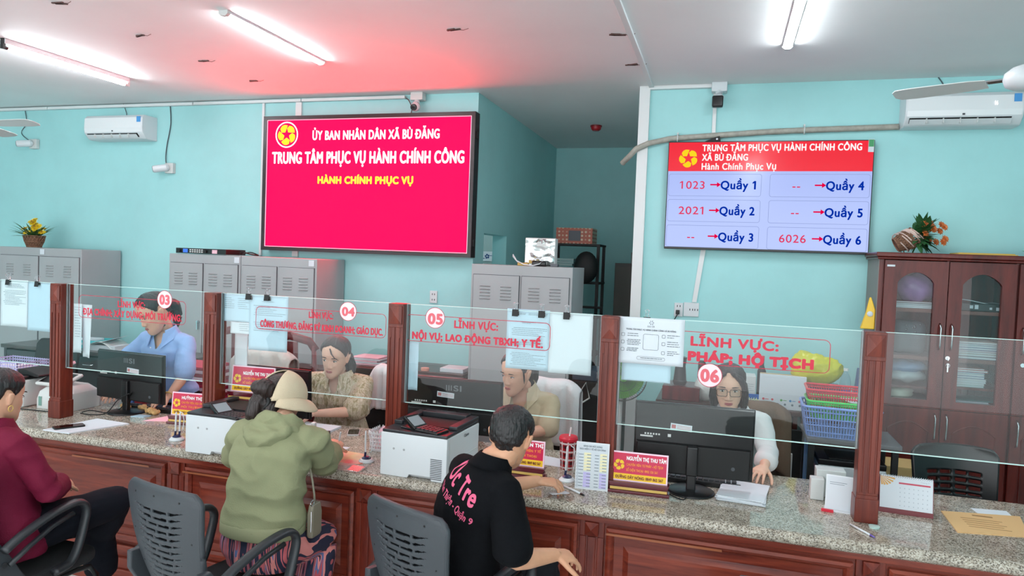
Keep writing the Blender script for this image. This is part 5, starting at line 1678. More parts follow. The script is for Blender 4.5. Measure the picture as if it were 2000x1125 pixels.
# woven white basket
t = thing('woven_basket', 'white openwork plastic basket of papers left of the large printer', 'basket', (-1.735, 3.52, CT))
m = MB()
for side in range(4):
    Ms = Matrix.Rotation(side * PI / 2, 4, 'Z') @ Matrix.Translation((0, -.062, 0)) @ Matrix.Rotation(.12, 4, 'X')
    for r_ in range(5):
        z = .008 + r_ * .022
        m.bx(-.066, .066, -.0015, .0015, z, z + .006, Ms)
    for k in range(9):
        for s in (-1, 1):
            x = -.06 + k * .015
            m.tube([Ms @ V((x - s * .011, 0, .008)), Ms @ V((x + s * .011, 0, .10))], .0018, 4)
m.bx(-.06, .06, -.06, .06, 0, .004)
for side in range(4):
    Ms = Matrix.Rotation(side * PI / 2, 4, 'Z') @ Matrix.Translation((0, -.074, .10))
    for k in range(7):
        m.prism([(-.07 + k * .02, 0), (-.05 + k * .02, 0), (-.06 + k * .02, .016)], -.0015, .0015, Ms)
build('weave', m, M['white'], t)
tag(build('crumpled_paper', MB().add([(-1.78, 3.50, .80), (-1.70, 3.48, .80), (-1.68, 3.55, .90), (-1.75, 3.56, .915), (-1.79, 3.54, .88)], [(0, 1, 2, 3, 4)]), M['pink'], solid=.002), 'pinkish crumpled papers standing in the white openwork basket', 'papers')
tag(build('small_black_case', MB().bx(-1.715, -1.64, 3.435, 3.45, CT, CT + .03), M['black'], bevel=.005), 'small black case leaning on the openwork basket', 'case')
tag(build('water_cup', MB().lathe([(.001, 0), (.028, 0), (.036, .13), (.001, .13)], n=24), M['pink'], loc=(-1.70, 3.74, CT)), 'pale pink cup beside the third wooden post', 'cup')
# left group: printer, card reader, cables, boxes, snacks
t = thing('label_printer', 'boxy grey-white printer with a dark lid left of the first wooden post', 'printer', (-4.375, 3.60, CT))
build('housing', MB().bx(-.13, .10, -.16, .16, 0, .175), M['offwhite'], t, bevel=.012)
build('dark_lid', MB().bx(-.12, .09, -.15, .15, .175, .20), M['black'], t, bevel=.01)
build('paper_arm', MB().prism([(-.02, .2), (.16, .19), (.16, .205), (.05, .235), (-.02, .235)], -.1, .1), M['matte'], t, bevel=.006)
t = thing('card_terminal', 'pale grey card terminal with a tilted screen standing behind the first post', 'terminal', (-4.065, 3.60, CT), R(0))
build('base', MB().loft([[(x, y, z) for x, y in rrect(-.145 * s, .145 * s, -.13 * s, .12 * s, .03)] for s, z in ((1, 0), (1, .06), (.92, .11), (.62, .15))]), M['offwhite'], t, smooth=False, bevel=.004)
build('tilted_head', MB().bx(-.14, .10, -.085, .075, -.012, .012, Matrix.Translation((-.03, -.03, .18)) @ Matrix.Rotation(.35, 4, 'X')), M['offwhite'], t, bevel=.01)
build('screen_face', MB().bx(-.12, .08, -.07, .055, .012, .0135, Matrix.Translation((-.03, -.03, .18)) @ Matrix.Rotation(.35, 4, 'X')), M['black'], t)
build('green_label', MB().bx(-.11, -.085, -.1325, -.130, .02, .08), mat('label_green_grey', (110, 150, 140), .6), t)
build('grip', MB().bx(.06, .13, -.02, .02, .185, .205, Matrix.Rotation(-.5, 4, 'Y') @ Matrix.Translation((.03, 0, .05))), M['pink'], t, bevel=.004)
t = thing('mesh_tray', 'lavender openwork tray holding papers at the far left', 'tray', (-4.72, 3.74, CT + .17))
m = MB(); m.bx(-.17, .17, -.12, .12, 0, .004)
for s in (-1, 1):
    for r_ in range(4):
        m.bx(-.17, .17, s * .12 - .0015, s * .12 + .0015, .004 + r_ * .02, .012 + r_ * .02); m.bx(s * .17 - .0015, s * .17 + .0015, -.12, .12, .004 + r_ * .02, .012 + r_ * .02)
    for k in range(17):
        m.bx(-.17 + k * .021, -.166 + k * .021, s * .12 - .0015, s * .12 + .0015, 0, .075)
    for k in range(12):
        m.bx(s * .17 - .0015, s * .17 + .0015, -.12 + k * .0215, -.116 + k * .0215, 0, .075)
build('openwork', m, M['lavender'], t)
tag(build('paper_sheet', MB().bx(-4.85, -4.60, 3.66, 3.82, CT + .176, CT + .20), M['paper']), 'white papers lying in the lavender tray', 'papers')
t = thing('desk_printer', 'low black and grey printer under the lavender tray', 'printer', (-4.70, 3.74, CT))
build('housing', MB().bx(-.22, .22, -.13, .13, 0, .13), M['offwhite'], t, bevel=.008)
build('lid', MB().bx(-.22, .24, -.13, .13, .13, .17), M['black'], t, bevel=.008)
tag(build('small_carton', MB().bx(-3.80, -3.72, 3.77, 3.86, CT, CT + .055), colmat((84, 120, 190)), bevel=.003), 'small blue and white carton right of the card terminal', 'box')
tag(build('small_carton', MB().bx(-3.81, -3.73, 3.77, 3.86, CT + .055, CT + .075), M['paper'], bevel=.002), 'white tissue pack lying on the small blue carton', 'box')
tag(build('red_pouch', MB().bx(-3.705, -3.63, 3.76, 3.86, CT, CT + .055), colmat((150, 30, 44)), bevel=.012), 'small dark red pouch beside the blue carton', 'pouch')
for k, (x, y) in enumerate(((-3.70, 3.69), (-3.575, 3.71), (-3.47, 3.66), (-3.42, 3.64))):
    mb = MB().ball((0, 0, .018), (.04, .026, .018), 14, 8)
    mb.v = [(a, b, c + .005 * math.sin(a * 160 + k)) for a, b, c in mb.v]
    tag(build('brown_snack', mb, mat('snack_brown_%d' % k, (190, 150, 96), .7, var=.3, scale=50), smooth=True, loc=(x, y, CT)), ['pale brown rolled snack nearest the red pouch', 'pale brown rolled snack just right of the 03 monitor neck', 'pale brown rolled snack further right under the 03 monitor', 'rightmost pale brown rolled snack under the 03 monitor'][k], 'snack', 'rolled snacks under the 03 monitor')
flat_sheet('plastic_wrap', 'small pale blue wrapper in front of the snacks under the 03 monitor', 'wrapper', [(-3.50, 3.53), (-3.42, 3.55), (-3.41, 3.60), (-3.49, 3.59)], CT, colmat((170, 200, 214)), .006)
cable('desk_cable', 'black cable looping over the granite right of the first wooden post', [(-3.82, 3.47, .79), (-3.78, 3.50, .80), (-3.70, 3.54, .786), (-3.66, 3.60, .80), (-3.62, 3.62, .86), (-3.56, 3.60, .92)], .0035, 'matte')
cable('desk_cable', 'second black cable rising to the back of the 03 monitor', [(-3.81, 3.45, .79), (-3.74, 3.46, .785), (-3.68, 3.52, .79), (-3.63, 3.56, .87), (-3.54, 3.56, .92)], .0035, 'matte')
cable('desk_cable', 'black cable crossing the granite left of the first wooden post', [(-4.30, 3.40, .785), (-4.15, 3.41, .784), (-4.02, 3.42, .784), (-3.93, 3.43, .784)], .0035, 'matte')
cable('desk_cable', 'black cable loop on the granite beside the 06 monitor base', [(-.30, 3.44, .80), (-.24, 3.42, .788), (-.18, 3.34, .784), (-.13, 3.30, .784), (-.12, 3.35, .784), (-.17, 3.40, .79)], .0028, 'matte')

# right end: acrylic card stand, calendar
t = thing('card_stand', 'white card in an acrylic stand with a pen, left of the last wooden post', 'stand', (.545, 3.44, CT), R(-8))
Mt = Matrix.Rotation(-.15, 4, 'X')
build('acrylic', MB().bx(-.056, .056, -.002, .002, 0, .155, Mt).bx(-.06, .06, -.03, .04, 0, .004), mat('acrylic_clear', (222, 226, 230), .1), t)
build('card', MB().bx(-.05, .05, -.0028, -.002, .006, .15, Mt), M['paper'], t)
q = MB()
for k in range(2):
    q.bx(-.04, .03 - .01 * k, -.0032, -.0028, .122 - k * .008, .124 - k * .008, Mt)
build('print', q, M['ink'], t)
build('pen', MB().cyl((.068, -.01, .0), (.070, .01, .14), .0045), M['matte'], t)
build('red_clip', MB().bx(-.07, -.02, -.045, -.035, 0, .012), M['red_plastic'], t)
tag(build('white_holder', MB().bx(.47, .60, 3.62, 3.70, CT, CT + .13).bx(.44, .50, 3.56, 3.62, CT, CT + .10), M['offwhite'], bevel=.004), 'white box holder of papers behind the acrylic card stand', 'holder')
t = thing('desk_calendar', 'white tent desk calendar with a gold ray pattern right of the last post', 'calendar', (.83, 3.50, CT), R(-4))
Mt = Matrix.Rotation(-.22, 4, 'X')
build('front_sheet', MB().bx(-.105, .105, -.001, .001, .022, .165, Mt), M['paper'], t)
build('base_card', MB().bx(-.108, .108, .0015, .004, 0, .165, Mt).add([(-.108, .036, .160), (.108, .036, .160), (.108, .11, 0), (-.108, .11, 0)], [(0, 1, 2, 3)]).bx(-.108, .108, 0, .11, 0, .003), mat('calendar_card', (120, 52, 58), .6), t)
m = MB()
for k in range(24):
    x = -.10 + k * .0087
    m.tube([Mt @ V((x + .003 * math.cos(a), .006 * math.sin(a), .164 + .006 * math.cos(a))) for a in [i * PI / 4 for i in range(8)]], .0009, 4, closed=True)
build('spiral', m, M['chrome'], t)
q = MB()
for k in range(6):
    a = R(-8 - k * 14)
    p = V((-.105, -.0016, .160)); d = V((math.cos(a), 0, math.sin(a))); s = V((-d.z, 0, d.x))
    L_k = .06 - .004 * k
    q.add([Mt @ p, Mt @ (p + d * L_k - s * .004), Mt @ (p + d * L_k + s * .004)], [(0, 1, 2)])
build('gold_rays', q, mat('calendar_gold', (206, 150, 60), .4), t)
q = MB(); q.bx(-.03, .095, -.0018, -.001, .132, .139, Mt)
build('red_band', q, mat('calendar_red', (190, 60, 84), .5), t)
q = MB()
for r_ in range(5):
    for c in range(7):
        q.bx(-.026 + c * .018, -.0225 + c * .018, -.0018, -.001, .036 + r_ * .019, .0405 + r_ * .019, Mt)
text(q, 'Tháng 9', Mt @ V((.09, -.0016, .146)), (1, 0, 0), Mt.to_3x3() @ V((0, 0, 1)), .034, .006, 0, 'r')
build('dates', q, mat('faint_print', (176, 184, 192), .8), t)
tag(build('drinking_glass', MB().lathe([(.001, 0), (.02, 0), (.022, .008), (.001, .01)], n=20), M['glassedge'], loc=(.66, 3.27, CT)), 'clear disc paperweight lying in front of the last wooden post', 'paperweight')
t = thing('pen', 'violet-capped pen lying on the granite below the last post', 'pen', (.60, 3.20, CT + .005), R(-60))
build('barrel', MB().tube([(-.07, 0, 0), (.05, 0, 0)], .0045, 10), M['white'], t, smooth=True)
build('tip', MB().tube([(.05, 0, 0), (.075, 0, 0)], [.005, .002], 10), mat('violet_cap', (110, 96, 180), .4), t, smooth=True)
# ------------------------------------------------------------------ desks and stored things behind the counter
def desk(loc, w, d, h, label, top, body, drawers=2, front='-y'):
    t = thing('office_desk', label, 'desk', loc, group='desks behind the counter')
    build('desk_top', MB().bx(0, w, 0, d, h - .035, h), top, t, bevel=.006)
    build('end_panel', MB().bx(.02, .05, .02, d - .02, 0, h - .035).bx(w - .05, w - .02, .02, d - .02, 0, h - .035).bx(.05, w - .05, d - .05, d - .03, .1, h - .035), body, t)
    for k in range(drawers):
        x0_ = .06 + k * (w - .12) / max(1, drawers)
        x1_ = x0_ + (w - .12) / max(1, drawers) - .01
        dr = build('drawer', MB().bx(x0_, x1_, .015, min(.40, d - .06), h - .19, h - .05), body, t, bevel=.003)
        build('handle', MB().tube([((x0_ + x1_) / 2 - .05, .015, h - .12), ((x0_ + x1_) / 2 - .04, -.008, h - .12), ((x0_ + x1_) / 2 + .04, -.008, h - .12), ((x0_ + x1_) / 2 + .05, .015, h - .12)], .004, 6), M['chrome'], dr)
    return t


gd = wood('grey_desk_laminate', (70, 66, 64), (96, 90, 88), .3, stretch=(.7, 6, 6))
desk((-6.52, 5.02, 0), 2.10, .45, .875, 'dark grey desk in front of the left corner locker, behind the woman in blue', gd, mat('desk_charcoal', (66, 68, 70), .45), 3)
desk((-3.55, 5.25, 0), 1.55, .22, .865, 'dark red desk behind the clerk in the patterned blouse', M['deskwood'], M['redwood'], 3)
desk((-3.18, 5.50, 0), 1.15, .48, .88, 'dark desk against the teal wall between the lockers', M['deskwood'], M['redwood'], 2)
desk((-.42, 5.12, 0), .97, .50, .895, 'dark brown desk with boxes behind the clerk with glasses', M['deskwood'], M['deskwood'], 2)

t = thing('paper_tray', 'teal openwork plastic tray on the grey desk beside the blue-shirted woman', 'tray', (-5.72, 5.28, .875), R(4))
m = MB(); m.bx(-.16, .16, -.11, .11, 0, .005)
for z0_, z1_ in ((.0, .03), (.05, .075)):
    m.bx(-.165, .165, -.115, -.110, z0_, z1_); m.bx(-.165, .165, .110, .115, z0_, z1_); m.bx(-.165, -.160, -.11, .11, z0_, z1_); m.bx(.160, .165, -.11, .11, z0_, z1_)
for k in range(8):
    x = -.16 + k * .0457
    m.bx(x - .004, x + .004, -.115, -.110, .03, .05)
build('tray', m, M['teal_plastic'], t)
tag(build('paper_pile', MB().bx(-5.82, -5.64, 5.2, 5.36, .882, .955), M['paper'], bevel=.004), 'white papers heaped in the teal tray', 'papers')
t = thing('open_folder', 'white open document folder lying on the grey desk right of the teal tray', 'folder', (-5.42, 5.22, .875), R(3))
build('cover', MB().sheet(lambda u, v: (-.17 + .34 * u, -.12 + .24 * v, .006 + .075 * max(0, math.sin(PI * min(1, u * 1.15))) ** .8), 16, 4), M['offwhite'], t, smooth=True, solid=.003)
build('pages', MB().bx(-.12, .15, -.11, .11, 0, .05), M['paper'], t)
build('flap', MB().add([(-.17, -.12, .03), (.10, -.12, .11), (.10, .10, .13), (-.17, .10, .04)], [(0, 1, 2, 3)]), M['paper'], t, solid=.002)

rs = random.Random(8)
for k in range(13):
    z = .62 + k * .026
    c = [(150, 26, 58), (226, 200, 208), (176, 36, 70), (140, 30, 50), (236, 222, 226)][k % 5]
    lab = 'dark red or pale file bundle in the tall red pile right of the blue-shirted woman'
    tag(build('file_bundle', MB().bx(-4.02 + rs.uniform(-.02, .02), -3.70, 4.40, 4.70, z, z + .023), colmat(c), bevel=.002), lab, 'files', 'red file pile beside the woman in blue')
t = thing('side_stand', 'low dark stand carrying the red file pile', 'stand', (-3.86, 4.555, 0))
build('top', MB().bx(-.2, .2, -.18, .18, .59, .62), M['deskwood'], t); build('legs', MB().bx(-.19, -.16, -.17, .17, 0, .59).bx(.16, .19, -.17, .17, 0, .59), M['deskwood'], t)

for k, (dx, c) in enumerate(((0, 'pink'), (.02, 'paper'), (-.015, 'pink'), (.01, 'paper'), (.0, 'pink'))):
    tag(build('paper_bundle', MB().bx(-3.10 + dx, -2.84 + dx, 5.56, 5.78, .88 + k * .014, .892 + k * .014), M[c], bevel=.002), ['pink bundle at the bottom of the pile on the desk by the teal wall', 'white bundle second up on the desk by the teal wall', 'pink bundle in the middle of the pile by the teal wall', 'white bundle second from top on the desk by the teal wall', 'pink bundle topmost on the pile by the teal wall'][k], 'papers', 'paper pile on the desk by the wall')
tag(build('round_tin', MB().lathe([(.001, 0), (.036, 0), (.036, .022), (.001, .024)], n=28), mat('salmon_tin', (230, 160, 140), .4), loc=(-2.40, 5.56, .88)), 'small round salmon tin on the dark desk by the third post', 'tin')
tag(build('paper_bundle', MB().bx(-2.26, -2.05, 5.55, 5.75, .88, .915), M['paper'], bevel=.003), 'white paper bundle on the desk next to the corner locker', 'papers')
mb = MB().sheet(lambda u, v: (-2.22 + .50 * u, 4.66 + .22 * v, .80 + .16 * math.sin(PI * (u * .8 + .08)) ** 1.3 + .03 * math.sin(v * 6)), 18, 8)
tag(build('paper_heap', mb, M['pink'], smooth=True, solid=.004), 'pale pink plastic-covered heap behind the 05 monitor', 'papers')
t = thing('low_table', 'low dark table under the pale pink heap', 'table', (-1.98, 4.78, 0))
build('top', MB().bx(-.28, .30, -.16, .16, .77, .80), M['deskwood'], t)
for sx in (-1, 1):
    build('leg', MB().bx(sx * .25 - .02, sx * .25 + .02, -.14, .14, 0, .77), M['deskwood'], t)


# dark red wooden chairs
def wooden_chair(loc, rz, label):
    t = thing('wooden_chair', label, 'chair', loc, rz, group='dark red wooden chairs behind the counter')
    for s in (-1, 1):
        build('leg', MB().tube([(s * .20, -.20, 0), (s * .20, -.20, .45), (s * .195, -.215, .7), (s * .185, -.25, 1.16)], [.022, .024, .024, .02], 8, flat=(1.2, .8)), M['redwood'], t, smooth=True)
        build('leg', MB().tube([(s * .21, .20, 0), (s * .21, .20, .45)], [.018, .024], 8), M['redwood'], t, smooth=True)
    build('seat', MB().bx(-.23, .23, -.22, .23, .44, .475), M['redwood'], t, bevel=.01)
    pts = [(-.20, -.245, 1.12), (-.15, -.255, 1.19), (0, -.262, 1.225), (.15, -.255, 1.19), (.20, -.245, 1.12)]
    build('top_rail', MB().tube(pts, .024, 8, flat=(.6, 1.3)), M['redwood'], t, smooth=True)
    build('back_splat', MB().loft([[(-w_, -.23 - .02 * z, .5 + .68 * z), (w_, -.23 - .02 * z, .5 + .68 * z), (w_, -.245 - .02 * z, .5 + .68 * z), (-w_, -.245 - .02 * z, .5 + .68 * z)] for z, w_ in ((0, .05), (.3, .04), (.6, .065), (1, .06))]), M['redwood'], t)
    return t


wooden_chair((-3.10, 4.82, 0), R(8), 'dark red wooden chair behind the clerk in the patterned blouse')
wooden_chair((-3.68, 5.015, 0), R(4), 'dark red wooden chair glimpsed below the printed page of the 04 screen')


# office chairs of the clerks, some with clothes over the back
def task_chair(loc, rz, label, h=.98, w=.42, m=None):
    t = thing('office_chair', label, 'chair', loc, rz, group='office chairs on the clerk side')
    m = m or M['matte']
    b = MB()
    b.loft([[(x, -.20 - .05 * v - .03 * (1 - (2 * x / w) ** 2), .55 + (h - .55) * v + z) for x, z in [(-w / 2 * q, 0), (-w / 4 * q, .0), (0, .0), (w / 4 * q, 0), (w / 2 * q, 0)]] + [(x, -.235 - .05 * v - .03 * (1 - (2 * x / w) ** 2), .55 + (h - .55) * v) for x in (w / 2 * q, w / 4 * q, 0, -w / 4 * q, -w / 2 * q)] for v, q in ((0, .8), (.15, .95), (.6, 1.0), (.9, .96), (1, .82))])
    build('backrest', b, m, t, bevel=.008)
    build('seat', MB().flat(rrect(-w / 2 - .02, w / 2 + .02, -.22, .24, .08), .37, .428), m, t, bevel=.015)
    build('back_stem', MB().tube([(0, -.05, .38), (0, -.24, .38), (0, -.285, .46), (0, -.30, .70)], .018, 8), M['black'], t)
    build('gas_column', MB().cyl((0, 0, .08), (0, 0, .39), .025), M['black'], t)
    b = MB()
    for k in range(5):
        a = k * 2 * PI / 5 + .3
        b.tube([(0, 0, .09), (.27 * math.cos(a), .27 * math.sin(a), .065)], [.024, .016], 8)
        b.ball((.28 * math.cos(a), .28 * math.sin(a), .028), .028, 10, 8)
    build('star_base', b, M['black'], t)
    return t


def jacket(name, label, loc, rz, w, z, drop, m, d=.11):
    """cloth hung over a chair back: one sheet folded over the top edge"""
    def f(u, v):
        s = (v - .42) * 2 * drop
        x = (u - .5) * w * (1 + .10 * abs(v - .42))
        fold = .010 * math.sin(u * 21 + v * 3) + .006 * math.sin(u * 37)
        top = .035
        if abs(s) < top:
            a = s / top * PI / 2
            y = d / 2 * math.sin(a); zz = z + .03 * math.cos(a)
        else:
            y = math.copysign(d / 2 + .01 + fold + .05 * (abs(s) - top), s); zz = z - (abs(s) - top)
        zz -= .07 * abs(2 * u - 1) ** 3
        return (x, y, zz + .008 * math.sin(u * 9))
    return tag(build(name, MB().sheet(f, 40, 40), m, smooth=True, solid=.006, loc=loc), label, 'jacket', 'jackets over the chair backs')


cream = mat('cream_cloth', (200, 196, 190), .85, bump=.3, bscale=60)
whitecl = mat('white_cloth', (226, 224, 226), .85, bump=.3, bscale=60)
task_chair((-3.18, 4.16, 0), R(180), 'office chair hung with a cream jacket behind the left name plate', 1.04)
o = jacket('draped_jacket', 'cream jacket hung over the chair behind the left name plate', (-3.18, 4.435, 1.06), 0, .48, .05, .42, cream)
task_chair((-2.42, 4.245, 0), R(180), 'black office chair of the clerk in the patterned blouse', 1.04, .44)
o = jacket('draped_jacket', 'white jacket over the chair right of the clerk in the patterned blouse', (-2.235, 4.52, 1.02), 0, .22, .03, .36, whitecl, .12)
task_chair((-1.13, 4.24, 0), R(180), 'office chair of the clerk in the beige shirt', 1.0, .40)
o = jacket('draped_jacket', 'white jacket on the chair behind the clerk in the beige shirt', (-1.06, 4.515, 1.025), 0, .42, .03, .50, whitecl, .10)
task_chair((.12, 4.30, 0), R(180), 'office chair of the clerk with glasses', .96, .42, mat('brown_leather', (92, 74, 60), .5))
o = jacket('draped_jacket', 'brown coat over the chair of the clerk with glasses', (.20, 4.575, .985), 0, .46, .03, .46, mat('brown_cloth', (104, 84, 68), .85, bump=.3, bscale=60), .12)
task_chair((-5.55, 4.55, 0), R(185), 'black office chair at the far left behind the lavender tray', 1.0, .44)

# green standing fan
t = thing('pedestal_fan', 'green pedestal fan behind the fourth wooden post', 'fan', (-.70, 5.38, 0), R(15))
gr = mat('fan_green', (96, 178, 56), .35); gb = mat('fan_guard', (60, 66, 64), .4)
C0 = V((0, 0, 1.0))
build('base', MB().lathe([(.001, 0), (.165, 0), (.165, .02), (.05, .05), (.001, .05)], n=32), gr, t)
build('pole', MB().cyl((0, .04, .04), (0, .04, .95), .018), M['offwhite'], t)
build('motor', MB().tube([C0 + V((0, -.03, 0)), C0 + V((0, .10, 0)), C0 + V((0, .15, 0))], [.06, .07, .04], 20), gr, t)
for k in range(3):
    a = k * 2 * PI / 3 + .4
    rr = []
    for q in range(6):
        r_ = .03 + .135 * q / 5
        w_ = .6 - .12 * q / 5
        rr.append([C0 + V((r_ * math.cos(a + s * w_), -.05 + s * .022, r_ * math.sin(a + s * w_))) for s in (-1, -.3, .4, 1)] + [C0 + V((r_ * math.cos(a + s * w_), -.046 + s * .022, r_ * math.sin(a + s * w_))) for s in (1, .4, -.3, -1)])
    build('blade', MB().loft(rr), gr, t, smooth=False)
b = MB()
for k in range(60):
    a = 2 * PI * k / 60
    b.tube([C0 + V((.03 * math.cos(a), -.095, .03 * math.sin(a))), C0 + V((.13 * math.cos(a + .15), -.09, .13 * math.sin(a + .15))), C0 + V((.182 * math.cos(a + .22), -.05, .182 * math.sin(a + .22))), C0 + V((.186 * math.cos(a + .22), -.01, .186 * math.sin(a + .22)))], .0013, 4)
b.tube([C0 + V((.187 * math.cos(2 * PI * i / 40), -.02, .187 * math.sin(2 * PI * i / 40))) for i in range(40)], .005, 6, closed=True)
b.tube([C0 + V((.10 * math.cos(2 * PI * i / 30), -.093, .10 * math.sin(2 * PI * i / 30))) for i in range(30)], .0015, 4, closed=True)
build('guard', b, gb, t)
build('rear_cover', MB().lathe([(.05, .10), (.13, .07), (.172, .01), (.165, .01), (.125, .062), (.05, .09)], C0, 36, Matrix.Rotation(-PI / 2, 4, 'X')), gr, t, smooth=True)
# dark clutter low behind post four
t = thing('network_rack', 'dark low cabinet with tangled cables beside the corner locker', 'rack', (-1.0, 5.45, 0))
build('cabinet', MB().bx(-.13, .12, 0, .45, 0, .92), M['matte'], t, bevel=.004)
build('cable', MB().tube([(-.05, -.02, .80), (.02, -.04, .92), (.05, -.03, .80), (-.06, -.05, .72), (-.10, -.03, .70)], .007, 6), M['offwhite'], t, smooth=True)
build('device', MB().bx(-.11, .10, .05, .35, .92, 1.0), mat('device_blue_grey', (60, 70, 84), .5), t, bevel=.004)

# things on the brown desk behind the clerk with glasses
DZ = .895
t = thing('white_carton', 'white printed carton on the desk right of the clerk with glasses', 'box', (.43, 5.24, DZ), R(-3))
build('carton', MB().bx(-.15, .15, -.07, .11, 0, .215).bx(-.15, .15, -.07, -.067, .215, .235), M['paper'], t, bevel=.003)
build('kraft_top', MB().bx(-.149, .149, -.066, .109, .215, .219), colmat((190, 166, 126)), t)
q = MB()
cols = [(204, 70, 84), (210, 90, 96), (90, 160, 90), (80, 140, 190), (206, 90, 110)]
for k in range(5):
    q = MB(); x = -.12 + k * .058
    q.lathe([(.001, 0), (.008, 0), (.008, .0006), (.001, .0006)], (x, -.0705, .062), 16, Matrix.Rotation(PI / 2, 4, 'X'))
    if k != 1:
        q.bx(x + .012, x + .034, -.0712, -.0706, .060, .064)
    build('badge_dot', q, colmat(cols[k]), t)
q = MB()
for k in range(6):
    q.lathe([(.001, 0), (.0075, 0), (.0075, .0006), (.001, .0006)], (-.12 + k * .047, -.0705, .034), 14, Matrix.Rotation(PI / 2, 4, 'X'))
build('grey_badges', q, M['ink'], t)
t = thing('box_file', 'white ring file standing behind the blue sign on the brown desk', 'file', (.20, 5.30, DZ))
build('body', MB().bx(-.045, .055, -.05, .1, 0, .20), M['offwhite'], t, bevel=.003)
q = MB()
lines(q, rs, -.03, .045, .09, .15, -.052, 4); build('print', q, M['ink'], t)
t = thing('desk_sign', 'small blue card with pale lettering on the desk beside the clerk with glasses', 'sign', (.225, 5.19, DZ))
build('card', MB().bx(-.065, .065, -.006, .006, 0, .085), mat('sign_blue', (30, 96, 176), .4), t, bevel=.002)
q = MB(); text(q, 'kiddy', (-.012, -.0066, .035), X, U, .065, .026, .06)
build('lettering', q, colmat((226, 232, 180)), t)
t = thing('dark_packet', 'dark blue packet printed 5 and 500 upside down, under the yellow bag', 'packet', (.69, 5.34, DZ), R(-2))
build('packet', MB().bx(-.12, .12, -.10, .12, .0, .165), mat('packet_navy', (34, 52, 84), .4), t, bevel=.003)
q = MB(); text(q, '500', (.10, -.1006, .155), (-1, 0, 0), (0, 0, -1), .052, .024, .05, eps=-.0008); text(q, '5', (-.075, -.1006, .155), (-1, 0, 0), (0, 0, -1), .018, .024, .05, eps=-.0008)
build('lettering', q, M['wtext'], t)
tag(build('support_stand', MB().bx(.56, .98, 5.22, 5.52, .0, .895), M['deskwood'], bevel=.004), 'dark side unit carrying the navy packet and the bottle', 'cabinet')
mb = MB().ball((0, 0, .11), (.17, .08, .12), 64, 44)


def crumple(x, y, z):
    p = V((x, y, z))
    k = 1 + .16 * noise.noise(p * 6 + V((7, 2, 1))) - .12 * abs(noise.noise(p * 16 + V((3, 1, 2)))) + .04 * noise.noise(p * 40)
    return (x * k * (1.12 if x < 0 else 1), y * k, max(0, z * k))


mb.v = [crumple(*p) for p in mb.v]
tag(build('yellow_bag', mb, mat('yellow_film', (196, 192, 30), .25, bump=.8, bscale=14), smooth=True, loc=(.66, 5.36, DZ + .165)), 'crumpled yellow plastic bag on top of the navy packet', 'bag')
t = thing('water_bottle', 'clear water bottle with a blue label beside the yellow bag', 'bottle', (.835, 5.28, DZ))
build('bottle', MB().lathe([(.001, 0), (.034, 0), (.036, .02), (.036, .20), (.030, .24), (.014, .27), (.013, .285), (.001, .285)], n=28), glass('bottle_plastic', (.86, .9, .94)), t, smooth=True)
build('label', MB().lathe([(.0365, .08), (.0368, .081), (.0368, .159), (.0365, .16)], n=28), mat('bottle_blue', (40, 80, 180), .4), t)
build('cap', MB().lathe([(.001, .283), (.016, .283), (.016, .30), (.001, .30)], n=20), M['offwhite'], t)
t = thing('blue_package', 'blue and white upright package beside the water bottle', 'packet', (.925, 5.30, DZ))
build('package', MB().bx(-.035, .05, -.04, .05, 0, .30, Matrix.Rotation(.08, 4, 'Y')), mat('package_blue', (52, 74, 132), .45), t, bevel=.004)
build('white_label', MB().bx(.0, .04, -.042, -.040, .02, .10, Matrix.Rotation(.08, 4, 'Y')), M['paper'], t)
t = thing('pump_bottle', 'black pump bottle on the red-brown box left of the clerk with glasses', 'bottle', (-.265, 5.24, DZ + .10))
build('bottle', MB().lathe([(.001, 0), (.042, 0), (.05, .02), (.05, .03), (.046, .035), (.036, .14), (.045, .20), (.001, .21)], n=28), M['black'], t)
tag(build('wood_box', MB().bx(-.38, -.12, 5.14, 5.42, DZ, DZ + .10), M['redwood'], bevel=.006), 'red-brown wooden box under the black bottle', 'box')
tag(build('white_sack', MB().ball((0, 0, .09), (.09, .07, .10), 20, 14), mat('white_film', (214, 214, 210), .3, bump=.6, bscale=30), smooth=True, loc=(-.075, 5.26, DZ)), 'white crumpled sack on the desk behind the 06 disc', 'bag')
t = thing('black_can', 'tall black can standing behind the clerk with glasses', 'can', (-.12, 5.44, DZ))
build('can', MB().lathe([(.001, 0), (.028, 0), (.028, .24), (.02, .26), (.001, .26)], n=20), M['black'], t)
t = thing('dispenser', 'black bottle with red tip between the blue sign and white carton', 'bottle', (.30, 5.42, DZ))
build('bottle', MB().lathe([(.001, 0), (.03, 0), (.03, .22), (.014, .26), (.014, .30), (.001, .30)], n=20), M['matte'], t)
build('red_tip', MB().lathe([(.001, .30), (.016, .30), (.016, .33), (.001, .33)], n=16), M['red_plastic'], t)

# rack with stacked baskets and the small printer at the right
t = thing('equipment_rack', 'black metal rack under the stacked baskets', 'rack', (.52, 4.42, 0))
for x in (.02, .46):
    for y in (.02, .34):
        build('leg', MB().bx(x - .016, x + .016, y - .016, y + .016, 0, .86), M['matte'], t)
build('top_plate', MB().bx(-.01, .49, -.01, .37, .86, .885), mat('rack_grey', (84, 86, 90), .35), t, bevel=.003)
build('lower_plate', MB().bx(0, .48, 0, .36, .50, .52), M['matte'], t)


